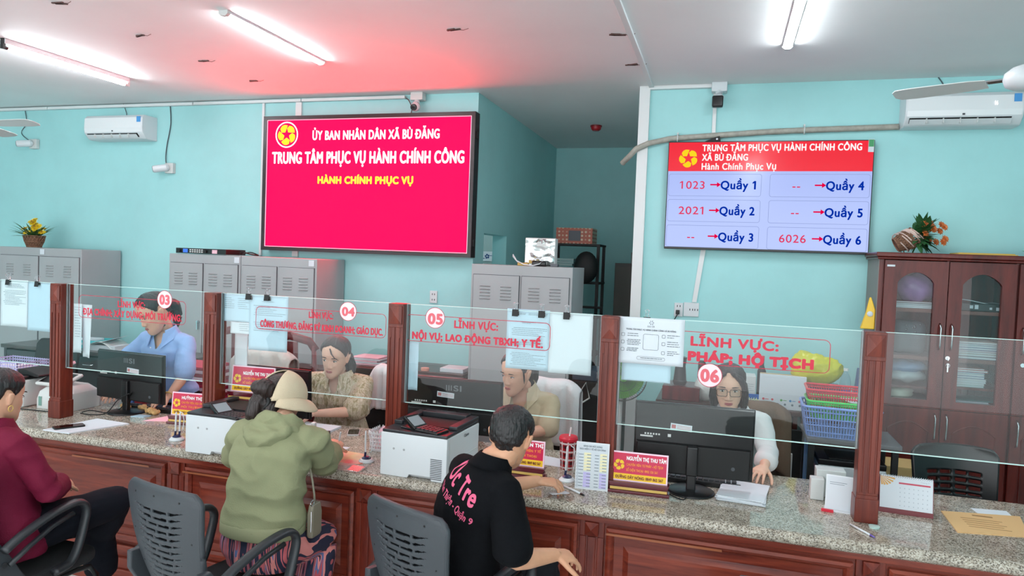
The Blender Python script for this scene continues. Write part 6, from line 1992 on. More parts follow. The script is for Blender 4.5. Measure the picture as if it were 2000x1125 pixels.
def openwork_tray(loc, rz, m, label, w=.36, d=.26, h=.10, taper=.86):
    t = thing('plastic_basket', label, 'basket', loc, rz, group='stacked coloured plastic baskets')
    b = MB()
    b.flat(rrect(-w / 2 * taper, w / 2 * taper, -d / 2 * taper, d / 2 * taper, .03), 0, .004)
    rim0 = rrect(-w / 2, w / 2, -d / 2, d / 2, .035)
    b.tube([(x, y, h) for x, y in rim0], .008, 6, closed=True)
    bot = rrect(-w / 2 * taper, w / 2 * taper, -d / 2 * taper, d / 2 * taper, .03)
    n = len(rim0)

    def per(poly, s):
        L_ = [0]
        for i in range(n):
            L_.append(L_[-1] + (V(poly[(i + 1) % n]) - V(poly[i])).length)
        s = s % 1 * L_[-1]
        for i in range(n):
            if L_[i + 1] >= s:
                f = (s - L_[i]) / max(1e-6, L_[i + 1] - L_[i])
                return V(poly[i]).lerp(V(poly[(i + 1) % n]), f)
    K = 84
    for k in range(K):
        p, q = per(bot, k / K), per(rim0, k / K)
        b.tube([(p.x, p.y, .003), (q.x, q.y, h)], .0032, 4)
    for z in (.15, .38, .61, .84):
        ring = [per(bot, k / K).lerp(per(rim0, k / K), z) for k in range(K)]
        b.tube([(p.x, p.y, .003 + (h - .003) * z) for p in ring], .0042, 4, closed=True)
    build('openwork', b, m, t)
    return t


openwork_tray((.70, 4.58, .885), R(-2), M['blue_plastic'], 'pale blue openwork plastic basket on the black rack', .42, .30, .175)
openwork_tray((.70, 4.58, .99), R(-2), M['green_plastic'], 'green plastic basket nested in the blue one', .37, .25, .10)
openwork_tray((.70, 4.62, 1.045), R(-2), M['red_plastic'], 'red plastic basket topmost on the nested stack', .37, .25, .105)
tag(build('paper_sheet', MB().flat([(.74, 4.46), (.90, 4.47), (.90, 4.62), (.70, 4.60)], 1.098, 1.101), M['paper']), 'white paper lying in the green basket', 'paper')
t = thing('small_printer', 'white and black printer on the lower plate of the black rack', 'printer', (.77, 4.585, .52))
build('housing', MB().bx(-.19, .17, -.16, .16, 0, .21), M['white'], t, bevel=.008)
build('black_top', MB().bx(-.19, .17, -.16, .16, .21, .245), M['black'], t, bevel=.006)
build('tray_well', MB().bx(-.13, .12, -.13, .08, .245, .249), M['matte'], t)
build('pink_panel', MB().bx(-.195, -.19, -.14, .12, .03, .17), M['pink'], t)
tag(build('blue_folder', MB().bx(.535, .555, 4.46, 4.74, .52, .84), mat('folder_blue', (96, 160, 214), .4), bevel=.003), 'light blue folder standing at the left side of the rack printer', 'folder')
t = thing('power_strip', 'grey socket strip under the brown desk near the rack', 'socket', (.45, 4.93, .55))
build('strip', MB().bx(-.04, .04, 0, .03, -.07, .10), M['offwhite'], t, bevel=.003)
q = MB()
for r_ in range(3):
    for c in range(2):
        q.bx(-.022 + c * .03, -.012 + c * .03, -.002, 0, -.045 + r_ * .045, -.03 + r_ * .045)
build('holes', q, M['matte'], t)
tag(build('strip_board', MB().bx(.30, .62, 4.96, 5.0, 0, .80), M['matte']), 'dark board behind the grey socket strip under the desk', 'board')
tag(build('white_carton', MB().bx(.30, .385, 4.80, 4.93, .0, .62), M['offwhite'], bevel=.004), 'white carton standing under the desk left of the socket strip', 'box')
# black mesh chair at the far right
t = thing('office_chair', 'black mesh-back office chair at the right, before the bookcase doors', 'chair', (1.32, 4.20, 0), R(186), group='office chairs on the clerk side')
n_u, n_v = 44, 40
b = MB(); vs = []; idx = {}
for j in range(n_v + 1):
    v = j / n_v
    hw = .225 * (1 - .10 * (1 - v)) * (1 - .20 * max(0, (v - .88) / .12) ** 2)
    for i in range(n_u + 1):
        u = -1 + 2 * i / n_u
        vs.append((u * hw, -.22 - .06 * v - .04 * (1 - u * u), .52 + .37 * v + .02 * (1 - u * u) * v))
fs = []
for j in range(n_v):
    for i in range(n_u):
        u = -1 + 2 * (i + .5) / n_u; v = (j + .5) / n_v
        row = (v - .10) / .095
        hole = .10 < v < .66 and (row % 1) < .42 and abs(u) < .62 and not (abs(u) < .03 or abs(abs(u) - .33) < .025)
        if not hole:
            a = j * (n_u + 1) + i
            fs.append((a, a + 1, a + n_u + 2, a + n_u + 1))
b.add(vs, fs)
build('backrest', b, M['black'], t, smooth=True, solid=.016)
build('seat', MB().flat(rrect(-.24, .24, -.22, .25, .08), .40, .46), M['chairmesh'], t, bevel=.015)
build('gas_column', MB().cyl((0, 0, .06), (0, 0, .43), .025).tube([(0, 0, .42), (0, -.26, .42), (0, -.31, .52), (0, -.30, .6)], .02, 8), M['black'], t)
b = MB()
for k in range(5):
    a = k * 2 * PI / 5
    b.tube([(0, 0, .09), (.27 * math.cos(a), .27 * math.sin(a), .065)], [.024, .016], 8)
    b.ball((.28 * math.cos(a), .28 * math.sin(a), .028), .028, 10, 8)
build('star_base', b, M['black'], t)
tag(build('carton', MB().bx(1.02, 1.22, 4.86, 5.10, 0, .66), colmat((206, 176, 120)), bevel=.004), 'tan cardboard carton between the rack and the black mesh chair', 'box')

# ------------------------------------------------------------------ customers' chairs
def visitor_chair():
    t = thing('visitor_chair', 'grey visitor chair carrying the woman in maroon at the left frame edge', 'chair', (0, 0, 0), 0, group='grey slotted-back visitor chairs')
    NU, NV = 80, 130
    b = MB(); vs = []

    def P(u, v):
        hw = .150 + .062 * v ** .7
        if v > .90:
            hw *= 1 - .16 * ((v - .90) / .10) ** 2.2
        if v < .06:
            hw *= 1 - .2 * ((.06 - v) / .06) ** 2
        y = -.195 - .10 * v - .035 * math.sin(PI * min(1, v * 1.05)) * .6 - .035 * (1 - u * u)
        return (u * hw, y, .47 + .47 * v - .012 * u * u * v)
    for j in range(NV + 1):
        for i in range(NU + 1):
            vs.append(P(-1 + 2 * i / NU, j / NV))
    fs = []
    rr = random.Random(4)
    div = [[(-.36 + rr.uniform(-.1, .1)), (-.02 + rr.uniform(-.1, .1)), (.34 + rr.uniform(-.08, .08))] for _ in range(14)]
    for j in range(NV):
        for i in range(NU):
            u = -1 + 2 * (i + .5) / NU; v = (j + .5) / NV
            vv = v - .055 * u * u
            k = (.82 - vv) / .056
            row = int(math.floor(k))
            fr = k - row
            lim = .70 - .012 * row
            th = .46 * min(1, (lim - abs(u)) / .28) if abs(u) < lim else 0
            hole = 0 <= row < 12 and fr < th and all(abs(u - d) > .02 for d in div[row])
            if not hole:
                a = j * (NU + 1) + i
                fs.append((a, a + 1, a + NU + 2, a + NU + 1))
    b.add(vs, fs)
    br = build('backrest', b, M['chair'], t, smooth=True, solid=.014)
    # raised rim round the back shell
    rim = [V(P(-1, j / 30)) for j in range(31)] + [V(P(-1 + 2 * i / 16, 1)) for i in range(1, 16)] + [V(P(1, 1 - j / 30)) for j in range(31)]
    build('rim', MB().tube([p + V((0, -.002, 0)) for p in rim], .013, 8), M['chair'], br, smooth=True)
    m = MB()
    for u, v in ((-.62, .93), (0, .935), (.62, .93), (-.86, .6), (.86, .6), (.84, .3), (-.84, .3)):
        p = V(P(u, v)); m.cyl(p + V((0, -.0155, 0)), p + V((0, -.012, 0)), .004, n=10)
    build('screws', m, M['matte'], br)
    build('front_cushion', MB().sheet(lambda u, v: tuple(V(P((-1 + 2 * u) * .9, .06 + .86 * v)) + V((0, .030 + .02 * math.sin(PI * u) * math.sin(PI * v), 0))), 14, 16), M['chairmesh'], t, smooth=True, solid=.012)
    build('seat', MB().flat(rrect(-.235, .235, -.20, .25, .07), .37, .428), M['chairmesh'], t, bevel=.02, seg=3)
    for s in (-1, 1):
        br = build('back_bracket', MB().loft([[(s * x, y, z) for x, y in ((xo, y0), (xo + .030, y0), (xo + .030, y1), (xo, y1))] for xo, y0, y1, z in ((.200, -.16, -.10, .40), (.205, -.235, -.15, .47), (.212, -.285, -.205, .56), (.190, -.300, -.25, .64))]), M['chair'], t, bevel=.006)
        build('bolt', MB().cyl((s * .232, -.235, .53), (s * .2475, -.235, .53), .011, n=14), M['chairarm'], br)
        loop = [(-.245, .595), (-.17, .632), (-.05, .672), (.06, .690), (.115, .680), (.140, .640), (.125, .565), (.095, .475), (.055, .425), (-.02, .415)]
        fine = []
        for i in range(len(loop) - 1):
            p0, p1, p2, p3 = [V((loop[max(0, min(len(loop) - 1, k))][0], loop[max(0, min(len(loop) - 1, k))][1], 0)) for k in (i - 1, i, i + 1, i + 2)]
            for q in range(5):
                w_ = q / 5
                fine.append(.5 * ((2 * p1) + (p2 - p0) * w_ + (2 * p0 - 5 * p1 + 4 * p2 - p3) * w_ * w_ + (3 * p1 - p0 - 3 * p2 + p3) * w_ ** 3))
        fine.append(V((loop[-1][0], loop[-1][1], 0)))
        ar = build('armrest', MB().tube([(s * .255, p.x, p.y) for p in fine], .019, 10, flat=(.85, 1.25), ref=(1, 0, 0)), M['chairarm'], t, smooth=True)
        build('arm_brace', MB().tube([(s * .255, .075, .645), (s * .255, -.03, .622), (s * .252, -.13, .575), (s * .246, -.215, .525)], .011, 8), M['chairarm'], ar, smooth=True)
    for s in (-1, 1):
        build('leg', MB().tube([(s * .20, -.10, .358), (s * .215, .12, .358), (s * .222, .19, .35), (s * .226, .225, .30), (s * .235, .25, .05), (s * .236, .235, .016), (s * .236, .15, .0125), (s * .236, -.22, .0125), (s * .22, -.262, .0125), (s * .10, -.27, .0125), (0, -.27, .0125)], .0125, 10), M['black'], t, smooth=True)
    return t


vc = visitor_chair()
vc.location = (-2.985, 2.37, 0)
dup(vc, (-1.945, 2.48, 0), R(-12), 'grey visitor chair behind the woman in the green hoodie')
dup(vc, (-.955, 2.622, 0), R(-23), 'grey visitor chair behind the man in the black polo')
dup(vc, (.25, 2.50, 0), R(5), 'empty grey visitor chair whose top edge shows at the bottom edge')
# ------------------------------------------------------------------ people
def fuse(name, mb, voxel, m, parent=None, it=4, disp=None, cut=None, seed=0):
    """melt overlapping closed pieces into one continuous skin"""
    me = bpy.data.meshes.new('lump')
    me.from_pydata(mb.v, [], mb.f)
    bm = bmesh.new(); bm.from_mesh(me); bmesh.ops.recalc_face_normals(bm, faces=bm.faces); bm.to_mesh(me); bm.free()
    o = bpy.data.objects.new('lump', me); COL.objects.link(o)
    d = o.modifiers.new('r', 'REMESH'); d.mode = 'VOXEL'; d.voxel_size = voxel; d.adaptivity = 0
    d = o.modifiers.new('s', 'SMOOTH'); d.factor = .5; d.iterations = it
    dg = bpy.context.evaluated_depsgraph_get(); dg.update()
    m2 = bpy.data.meshes.new_from_object(o.evaluated_get(dg))
    bpy.data.objects.remove(o); bpy.data.meshes.remove(me)
    m2.name = name
    if disp:
        n = len(m2.vertices)
        co = np.empty(n * 3); no = np.empty(n * 3)
        m2.vertices.foreach_get('co', co); m2.vertices.foreach_get('normal', no)
        co = co.reshape(-1, 3); no = no.reshape(-1, 3)
        k = np.array([disp(V(c)) for c in co])
        m2.vertices.foreach_set('co', (co + no * k[:, None]).ravel())
    if cut:
        bm = bmesh.new(); bm.from_mesh(m2)
        bad = [f for f in bm.faces if cut(f.calc_center_median())]
        bmesh.ops.delete(bm, geom=bad, context='FACES')
        rim = {v: [e.other_vert(v) for e in v.link_edges if e.is_boundary] for v in bm.verts if v.is_boundary}
        for _ in range(8):                                  # ease the cut edge into a clean line
            new = {v: v.co * .4 + sum((w.co for w in nb), V()) * (.6 / len(nb)) for v, nb in rim.items() if len(nb) == 2}
            for v, c in new.items():
                v.co = c
        bm.to_mesh(m2); bm.free()
    m2.materials.clear(); m2.materials.append(m)
    m2.polygons.foreach_set('use_smooth', [True] * len(m2.polygons))
    m2.update()
    r = bpy.data.objects.new(name, m2); COL.objects.link(r)
    if parent is not None:
        r.parent = parent
        r.matrix_parent_inverse = parent.matrix_world.inverted()
    return r


def heading(a):
    a = R(a)
    return V((math.sin(a), math.cos(a), 0)), V((-math.cos(a), math.sin(a), 0))      # forward, left


def sect(c, L, F, w, df, db, n=28, e=2.35):
    pts = []
    for i in range(n):
        t = 2 * PI * i / n
        cs, sn = math.cos(t), math.sin(t)
        x = math.copysign(abs(cs) ** (2 / e), cs) * w
        y = math.copysign(abs(sn) ** (2 / e), sn) * (df if sn > 0 else db)
        pts.append(c + L * x + F * y)
    return pts


def limb(mb, pts, rads, n=14, cap=True):
    """tapered tube with rounded ends through densified points"""
    P = [V(p) for p in pts]
    out, rr = [], []
    for i in range(len(P) - 1):
        for q in range(6):
            s = q / 6
            out.append(P[i].lerp(P[i + 1], s)); rr.append(rads[i] * (1 - s) + rads[i + 1] * s)
    out.append(P[-1]); rr.append(rads[-1])
    if cap:
        d0 = (out[0] - out[1]).normalized(); d1 = (out[-1] - out[-2]).normalized()
        a = [(out[0] + d0 * rr[0] * math.sin(t), rr[0] * math.cos(t)) for t in (1.35, .9, .45)]
        b = [(out[-1] + d1 * rr[-1] * math.sin(t), rr[-1] * math.cos(t)) for t in (.45, .9, 1.35)]
        out = [p for p, r in a] + out + [p for p, r in b]; rr = [r for p, r in a] + rr + [r for p, r in b]
    mb.tube(out, rr, n)


def ik(s, w, l1, l2, hint):
    s, w = V(s), V(w)
    d = (w - s); D = min(d.length, (l1 + l2) * .995)
    d.normalize()
    a = (l1 * l1 - l2 * l2 + D * D) / (2 * D)
    h = math.sqrt(max(0, l1 * l1 - a * a))
    hp = V(hint) - d * V(hint).dot(d)
    return s + d * a + hp.normalized() * h


def hand(mb, w, D, N, side, curl=.35, s=1.0, spread=.10, thumb=.5, curls=None):
    """palm, four unequal bent fingers and a thumb; D to the fingertips, N out of the back of the hand, side +1 when the thumb lies towards D x N"""
    w = V(w); D = V(D).normalized(); N = (V(N) - D * V(N).dot(D)).normalized(); T = D.cross(N) * side
    rings = []
    for q, wd, th in ((-.012, .024, .018), (.012, .030, .017), (.045, .040, .0145), (.075, .042, .013), (.090, .038, .011)):
        c = w + D * q * s
        rings.append([c + T * wd * s * math.cos(t) + N * th * s * math.sin(t) for t in [2 * PI * k / 12 for k in range(12)]])
    mb.loft(rings)
    lens = (.070, .080, .075, .058)
    for k in range(4):
        off = .030 - k * .0205
        p = w + D * (.080 - .004 * abs(k - 1.2)) * s + T * off * s
        d = (D + T * (spread * (1.4 - k) * .8)).normalized()
        ax = d.cross(N).normalized()
        pts = [p - d * .012 * s, p]; rads = [.0088 * s, .0092 * s]
        c = curls[k] if curls else curl * (1 + .12 * k)
        up = N
        for j, f in enumerate((.46, .31, .23)):
            q = Matrix.Rotation(-(c * (1, 1.15, .8)[j]), 3, ax)
            d = q @ d
            p = p + d * lens[k] * f * s
            pts.append(p); rads.append((.0085, .0078, .0064)[j] * s)
        limb(mb, pts, rads, 10)
    p = w + D * .022 * s + T * .026 * s - N * .004 * s
    d = (D * .62 + T * .72 - N * .30).normalized()
    pts = [p - d * .01 * s, p]; rads = [.013 * s, .0125 * s]
    for j, L_ in enumerate((.040, .032, .026)):
        d = (d + D * .30 * thumb * (j > 0) - T * .35 * thumb * (j > 0) - N * .10 * thumb).normalized()
        p = p + d * L_ * s
        pts.append(p); rads.append((.011, .0098, .0075)[j] * s)
    limb(mb, pts, rads, 10)


HEAD = [(-.122, .016, .070, .022), (-.112, .030, .083, .004), (-.095, .044, .087, -.018), (-.070, .054, .083, -.048), (-.048, .061, .081, -.072), (-.028, .0665, .083, -.088), (-.010, .070, .084, -.096),
        (.004, .071, .083, -.100), (.022, .0735, .087, -.103), (.045, .0745, .084, -.104), (.070, .071, .074, -.098), (.090, .060, .056, -.082), (.104, .041, .030, -.055), (.112, .014, .0, -.022)]


def head_frame(c, yaw, pitch, roll, s):
    m = Matrix.Translation(c) @ Matrix.Rotation(-R(yaw), 4, 'Z') @ Matrix.Rotation(-R(pitch), 4, 'X') @ Matrix.Rotation(R(roll), 4, 'Y') @ Matrix.Scale(s, 4)
    return m


def head_shape(mb, Mh, man=False, ears=True):
    rings = []
    n = 40
    q = 1.0 if man else .0
    for z, hw, yf, yb in HEAD:
        if man and z < -.04:
            hw *= 1.07
        elif not man:
            hw *= (.93 if z < -.09 else 1.015 if z < .02 else 1.0)
        c = (yf + yb) / 2; d = (yf - yb) / 2
        ring = []
        for i in range(n):
            t = 2 * PI * i / n
            cs, sn = math.cos(t), math.sin(t)
            e = 2.25 if sn > 0 else 2.1
            x = math.copysign(abs(cs) ** (2 / e), cs) * hw; y = c + math.copysign(abs(sn) ** (2 / e), sn) * d
            if sn > 0:
                g = lambda ux, uz, sx, sz: math.exp(-((abs(x) - ux) / sx) ** 2 - ((z - uz) / sz) ** 2)
                y += (-.010 * q - .007 * (1 - q)) * g(.031, .0, .017, .012) + .004 * g(.040, -.032, .018, .018) + .006 * g(0, -.066, .020, .010) + .004 * g(0, -.100, .016, .010) - .003 * g(0, -.083, .02, .006) + (.003 * q) * g(.028, .022, .02, .007) + (1 - q) * .003 * g(.034, -.030, .02, .02)
            ring.append(Mh @ V((x, y, z)))
        rings.append(ring)
    mb.loft(rings)
    # nose
    rings = []
    for z, w, y0, y1 in ((.018, .006, .070, .088), (.0, .0075, .070, .0905), (-.018, .010, .070, .0985), (-.032, .0135, .072, .1055), (-.042, .016, .072, .1045), (-.049, .011, .072, .094)):
        if not man:
            y1 = y0 + (y1 - y0) * .84; w *= .93
        rings.append([Mh @ V((x, y, z)) for x, y in ((-w, y0), (-w * .9, y0 + (y1 - y0) * .55), (-w * .4, y1 - .001), (0, y1), (w * .4, y1 - .001), (w * .9, y0 + (y1 - y0) * .55), (w, y0))])
    mb.loft(rings)
    for s in (-1, 1):
        mb.ball(Mh @ V((s * .0135, .088 if man else .085, -.041)), (.0075, .009, .0065), 10, 8, Mh.to_3x3().normalized())
        if not ears:
            continue
        rings = []
        for z, yy, w, th in ((-.036, -.006, .004, .005), (-.028, -.007, .009, .006), (-.012, -.009, .013, .0072), (.004, -.012, .0165, .0075), (.014, -.014, .0150, .007), (.021, -.015, .009, .006)):
            rings.append([Mh @ V((s * (.0735 + .016 * (z + .034) / .06 + th * math.cos(t)), yy + w * math.sin(t), z)) for t in [2 * PI * k / 10 for k in range(10)]])
        mb.loft(rings)


SK = {}


def skin(rgb):
    k = 'skin_%d' % rgb[0]
    if k not in SK:
        m = mat(k, rgb, .48, var=.06, scale=18, bump=.05, bscale=260)
        b = m.node_tree.nodes['Principled BSDF']
        b.inputs['Subsurface Weight'].default_value = .08
        b.inputs['Subsurface Radius'].default_value = (.012, .005, .003)
        SK[k] = m
    return SK[k]


M['eyewhite'] = mat('eye_white', (222, 216, 212), .2)
M['iris'] = mat('dark_iris', (24, 16, 14), .1)
M['brow'] = mat('brow_hair', (44, 34, 32), .8)
M['hair'] = mat('black_hair', (26, 22, 23), .38, bump=.6, bscale=9, stretch=(16, 16, 1.4))
M['hairbrown'] = mat('dark_brown_hair', (44, 32, 30), .40, bump=.6, bscale=9, stretch=(16, 16, 1.4))


def face_parts(body, Mh, lip, open_=.8, look=(0, 0), brow=1.0):
    rel = lambda o: (setattr(o, 'parent', body), setattr(o, 'matrix_parent_inverse', body.matrix_world.inverted()))[0]
    R3 = Mh.to_3x3().normalized()
    for s in (-1, 1):
        m = MB(); m.ball(Mh @ V((s * .031, .0715, .0)), (.0148, .0075, .0070 * open_), 16, 10, R3)
        m.slot(1); m.ball(Mh @ V((s * .031 + look[0], .0760, look[1])), (.0058, .0045, .0056 * min(1, open_ + .1)), 14, 10, R3)
        rel(build('eye', m, [M['eyewhite'], M['iris']], None, smooth=True))
        m = MB()
        m.tube([Mh @ V((s * (.031 + x), .0768 - 20 * x * x, .0070 * open_ * (1 - (x / .016) ** 2) + .0006)) for x in (-.0155, -.010, -.004, .004, .010, .0165)], [.0006, .0013, .0017, .0018, .0015, .0007], 6)
        rel(build('eyelashes', m, M['iris'], None, smooth=True))
        m = MB()
        m.tube([Mh @ V((s * (.031 + x), .0865 - 14 * x * x - .10 * max(0, x), .0195 + .004 * (1 - ((x - .004) / .02) ** 2))) for x in (-.018, -.010, 0, .010, .019)], [.0016, .0026 * brow, .0027 * brow, .0022 * brow, .0008], 6)
        rel(build('eyebrow', m, M['brow'], None, smooth=True))
    m = MB()
    for dz, r_, y in ((-.0635, .0044, .0870), (-.0705, .0052, .0862)):
        m.tube([Mh @ V((x, y - 9 * x * x + .0012, dz + (.0015 if dz > -.066 else .002) * (abs(x) / .02))) for x in (-.021, -.015, -.007, 0, .007, .015, .021)], [.0010, r_ * .62, r_ * .95, r_, r_ * .95, r_ * .62, .0010], 8)
    rel(build('lips', m, lip, None, smooth=True))


LINE_W = ((0, .080), (14, .074), (30, .066), (45, .050), (60, .024), (74, -.008), (84, .000), (90, .024), (108, .024), (116, -.018), (132, -.045), (152, -.076), (180, -.088))
LINE_M = ((0, .067), (25, .064), (45, .055), (58, .040), (70, .006), (80, -.026), (86, -.022), (91, .026), (109, .026), (116, -.030), (132, -.066), (180, -.074))


def hair_hug(mb, Mh, line=LINE_W, thick=.011, n=56, extra=0.0):
    """hair that rises out of the skull along a hairline"""
    H = sorted(HEAD)
    zs = [h[0] for h in H]
    rings = []
    for i in range(36):
        z = -.104 + (.1125 + .104) * i / 35
        hw, yf, yb = (np.interp(z, zs, [h[k] for h in H]) for k in (1, 2, 3))
        if z < -.03:
            yb = min(yb, -.070); hw = min(hw, .046)
        c, d = (yf + yb) / 2, (yf - yb) / 2
        ring = []
        for j in range(n):
            t = 2 * PI * j / n
            cs, sn = math.cos(t), math.sin(t)
            e = 2.25 if sn > 0 else 2.1
            x = math.copysign(abs(cs) ** (2 / e), cs) * hw; y = math.copysign(abs(sn) ** (2 / e), sn) * d
            phi = abs(math.degrees(math.atan2(x, y + c + .01)))
            zh = np.interp(phi, [a for a, b in line], [b for a, b in line])
            f = min(1, max(0, (z - zh) / .022)); f = f * f * (3 - 2 * f)
            th = -.010 + (.010 + thick + extra * max(0, -sn)) * f
            L = math.hypot(x, y) or 1
            up = max(0, (z - .07) / .043)
            ring.append(Mh @ V((x + x / L * th * (1 - .5 * up), c + y + y / L * th * (1 - .5 * up), z + th * up)))
        rings.append(ring)
    mb.loft(rings)


def strands(Mh, amp=.0028, f=55):
    Mi = Mh.inverted()

    def fn(p):
        q = Mi @ p
        a = math.atan2(q.x, q.y + .02)
        return amp * noise.noise(V((a * 14, q.z * 5, (q.x + q.y) * 4))) + amp * .7 * noise.noise(V((a * 34, q.z * 9, 3)))
    return fn


def folds(amp=.006, f=7, f2=22, amp2=.002, stretch=(1, 1, 1.6)):
    def fn(p):
        q = V((p.x * stretch[0], p.y * stretch[1], p.z * stretch[2]))
        a = noise.noise(q * f); b = noise.noise(q * f2 + V((5, 3, 1)))
        return amp * (1 - 2 * abs(a)) * .8 + amp2 * b
    return fn


class Fig:
    """joints of a seated or standing figure in world space"""

    def __init__(s, pel, wst, chs, nck, hd, yawp, yawc, head, shw=.165, hs=1.0, build_=1.0, man=False, shR=None, shL=None):
        s.pel, s.wst, s.chs, s.nck, s.hd = (V(p) for p in (pel, wst, chs, nck, hd))
        s.Fp, s.Lp = heading(yawp); s.Fc, s.Lc = heading(yawc)
        s.k = build_; s.man = man; s.hs = hs
        up = (s.nck - s.chs).normalized(); s.up = up
        s.Fc2 = (s.Fc - up * s.Fc.dot(up)).normalized()
        s.shR = V(shR) if shR else s.nck - s.Lc * shw - up * .066
        s.shL = V(shL) if shL else s.nck + s.Lc * shw - up * .066
        s.Mh = head_frame(s.hd, *head, hs)
        s.arms = {}; s.legs = {}; s.hands = {}; s.ears = True

    def arm(s, side, wrist, hint, l1=.275, l2=.24, D=None, N=(0, 0, 1), elbow=None, **hk):
        sh = s.shR if side == 'R' else s.shL
        e = V(elbow) if elbow else ik(sh, wrist, l1, l2, hint)
        w = V(wrist)
        if (w - e).length > l2 * 1.08:
            w = e + (w - e).normalized() * l2 * 1.08
        s.arms[side] = (sh, e, w)
        s.hands[side] = (V(D) if D else (w - e), V(N), hk)

    def leg(s, side, ankle, hint, l1=.42, l2=.41, knee=None, toe=None):
        hip = s.pel + s.Lp * (.085 if side == 'L' else -.085) * 1.0 - V((0, 0, .02))
        k = V(knee) if knee else ik(hip, ankle, l1, l2, hint)
        s.legs[side] = (hip, k, V(ankle), V(toe) if toe else None)

    def torso(s, mb, grow=0.0, bottom=.11, top=True, hipw=1.0, flare=0):
        k = s.k
        ps = s.wst - s.pel; ps.normalize()
        S = []
        Fm, Lm = (s.Fp + s.Fc).normalized(), (s.Lp + s.Lc).normalized()
        m = s.man
        S.append((s.pel - ps * bottom, s.Lp, s.Fp, (.150 + flare) * k * hipw, .100 + flare, .105 + flare))
        if bottom > .035:
            S.append((s.pel - ps * .03, s.Lp, s.Fp, (.172 if not m else .160) * k * hipw, .115 + flare * .5, .125 + flare * .5))
        S.append((s.pel.lerp(s.wst, .55), s.Lp, s.Fp, (.160 if not m else .155) * k * (1 + (hipw - 1) * .5), .112, .108))
        S.append((s.wst, Lm, Fm, (.142 if not m else .150) * k, .108, .092))
        S.append((s.wst.lerp(s.chs, .5), Lm, Fm, (.145 if not m else .157) * k, .112, .096))
        S.append((s.chs, s.Lc, s.Fc2, (.152 if not m else .168) * k, .122 if not m else .112, .100))
        S.append((s.chs.lerp(s.nck, .40), s.Lc, s.Fc2, (.158 if not m else .176) * k, .105, .094))
        S.append((s.chs.lerp(s.nck, .68), s.Lc, s.Fc2, (.126 if not m else .152) * k, .078, .082))
        S.append((s.chs.lerp(s.nck, .86), s.Lc, s.Fc2, .086 * k, .064, .068))
        S.append((s.nck, s.Lc, s.Fc2, .060, .056, .058))
        mb.loft([sect(c, L, F, w + grow, df + grow, db + grow) for c, L, F, w, df, db in S])

    def upper_arm(s, mb, grow=0, upto=1.0, r0=.041, flare=0):
        for side, (sh, e, w) in s.arms.items():
            k = .92 if not s.man else 1.05
            inner = sh.lerp(s.chs.lerp(s.nck, .55), .35)
            if upto <= 1:
                end = sh.lerp(e, upto)
                limb(mb, [inner, sh, sh.lerp(end, .3), end], [.052 * k + grow, r0 * k + grow, .043 * k + grow, (.038 + .012 * (1 - upto)) * k + grow + flare], 16)
            else:
                end = e.lerp(w, upto - 1)
                limb(mb, [inner, sh, e, end], [.052 * k + grow, r0 * k + grow, .036 * k + grow, .029 * k + grow + flare], 16)

    def body(s, name, label, skin_m, voxel=.0042, feet=True):
        mb = MB()
        s.torso(mb, -.012)
        head_shape(mb, s.Mh, s.man, s.ears)
        nb = s.Mh @ V((0, -.022, -.075))
        limb(mb, [s.nck - s.up * .03, s.nck + s.up * .02, nb, s.Mh @ V((0, -.015, -.03))], [.062 if s.man else .054, .056 if s.man else .047, .053 if s.man else .045, .05], 18)
        for side, (sh, e, w) in s.arms.items():
            k = 1.05 if s.man else .92
            limb(mb, [sh.lerp(s.chs.lerp(s.nck, .6), .3), sh, sh.lerp(e, .5), e, e.lerp(w, .3), w], [.034 * k, .042 * k, .041 * k, .035 * k, .037 * k, .025 * k], 14)
            D, N, hk = s.hands[side]
            sd = hk.pop('side', 1 if side == 'R' else -1)
            hand(mb, w, D, N, sd, s=(1.0 if s.man else .92), **hk)
        for side, (h, k_, a, toe) in s.legs.items():
            limb(mb, [h, h.lerp(k_, .5), k_, k_.lerp(a, .35), a], [.080, .066, .050, .050, .034], 14)
            d = (toe - a).normalized() if toe else (s.Fp + V((0, 0, -.1))).normalized()
            limb(mb, [a - d * .035 - V((0, 0, .03)), a + d * .04 - V((0, 0, .035)), a + d * .13 - V((0, 0, .05))], [.032, .034, .026], 12)
        o = fuse(name, mb, voxel, skin_m, None, 3)
        tag(o, label, 'person')
        s.obj = o
        return o

    def shirt(s, m, grow=.010, upto=.75, vneck=None, amp=.006, bottom=.11, flare=.008, name='shirt', hipw=1.0, hem=0, voxel=.0075, neckcut=True):
        mb = MB()
        s.torso(mb, grow, bottom, hipw=hipw, flare=hem)
        s.upper_arm(mb, grow + .004, upto, flare=flare)
        Mi = None

        def cut(p):
            q = p - s.nck
            f = q.dot(s.Fc2); l = abs(q.dot(s.Lc)); u = q.dot(s.up)
            if neckcut and u > .004 and l < .060 and f < .075:
                return True
            if vneck and f > 0 and -vneck < u < .03 and l < (u + vneck) * .52:
                return True
            return False
        return fuse(name, mb, voxel, m, s.obj, 3, folds(amp), cut)

    def trousers(s, m, grow=.014, upto=.95, name='trousers', waist=True, amp=.005, flare=0):
        mb = MB()
        ps = (s.wst - s.pel).normalized()
        mb.loft([sect(s.pel + ps * z, s.Lp, s.Fp, w, d, d + .005) for z, w, d in ((-.12, .150, .095), (-.04, .170, .115), (.04, .160, .106), (.09, .145, .094))])
        for side, (h, k_, a, toe) in s.legs.items():
            limb(mb, [h, h.lerp(k_, .5), k_, k_.lerp(a, .4), k_.lerp(a, upto)], [.092 + grow, .075 + grow, .058 + grow, .056 + grow + flare * .5, .046 + grow + flare], 16)
        return fuse(name, mb, .008, m, s.obj, 3, folds(amp))

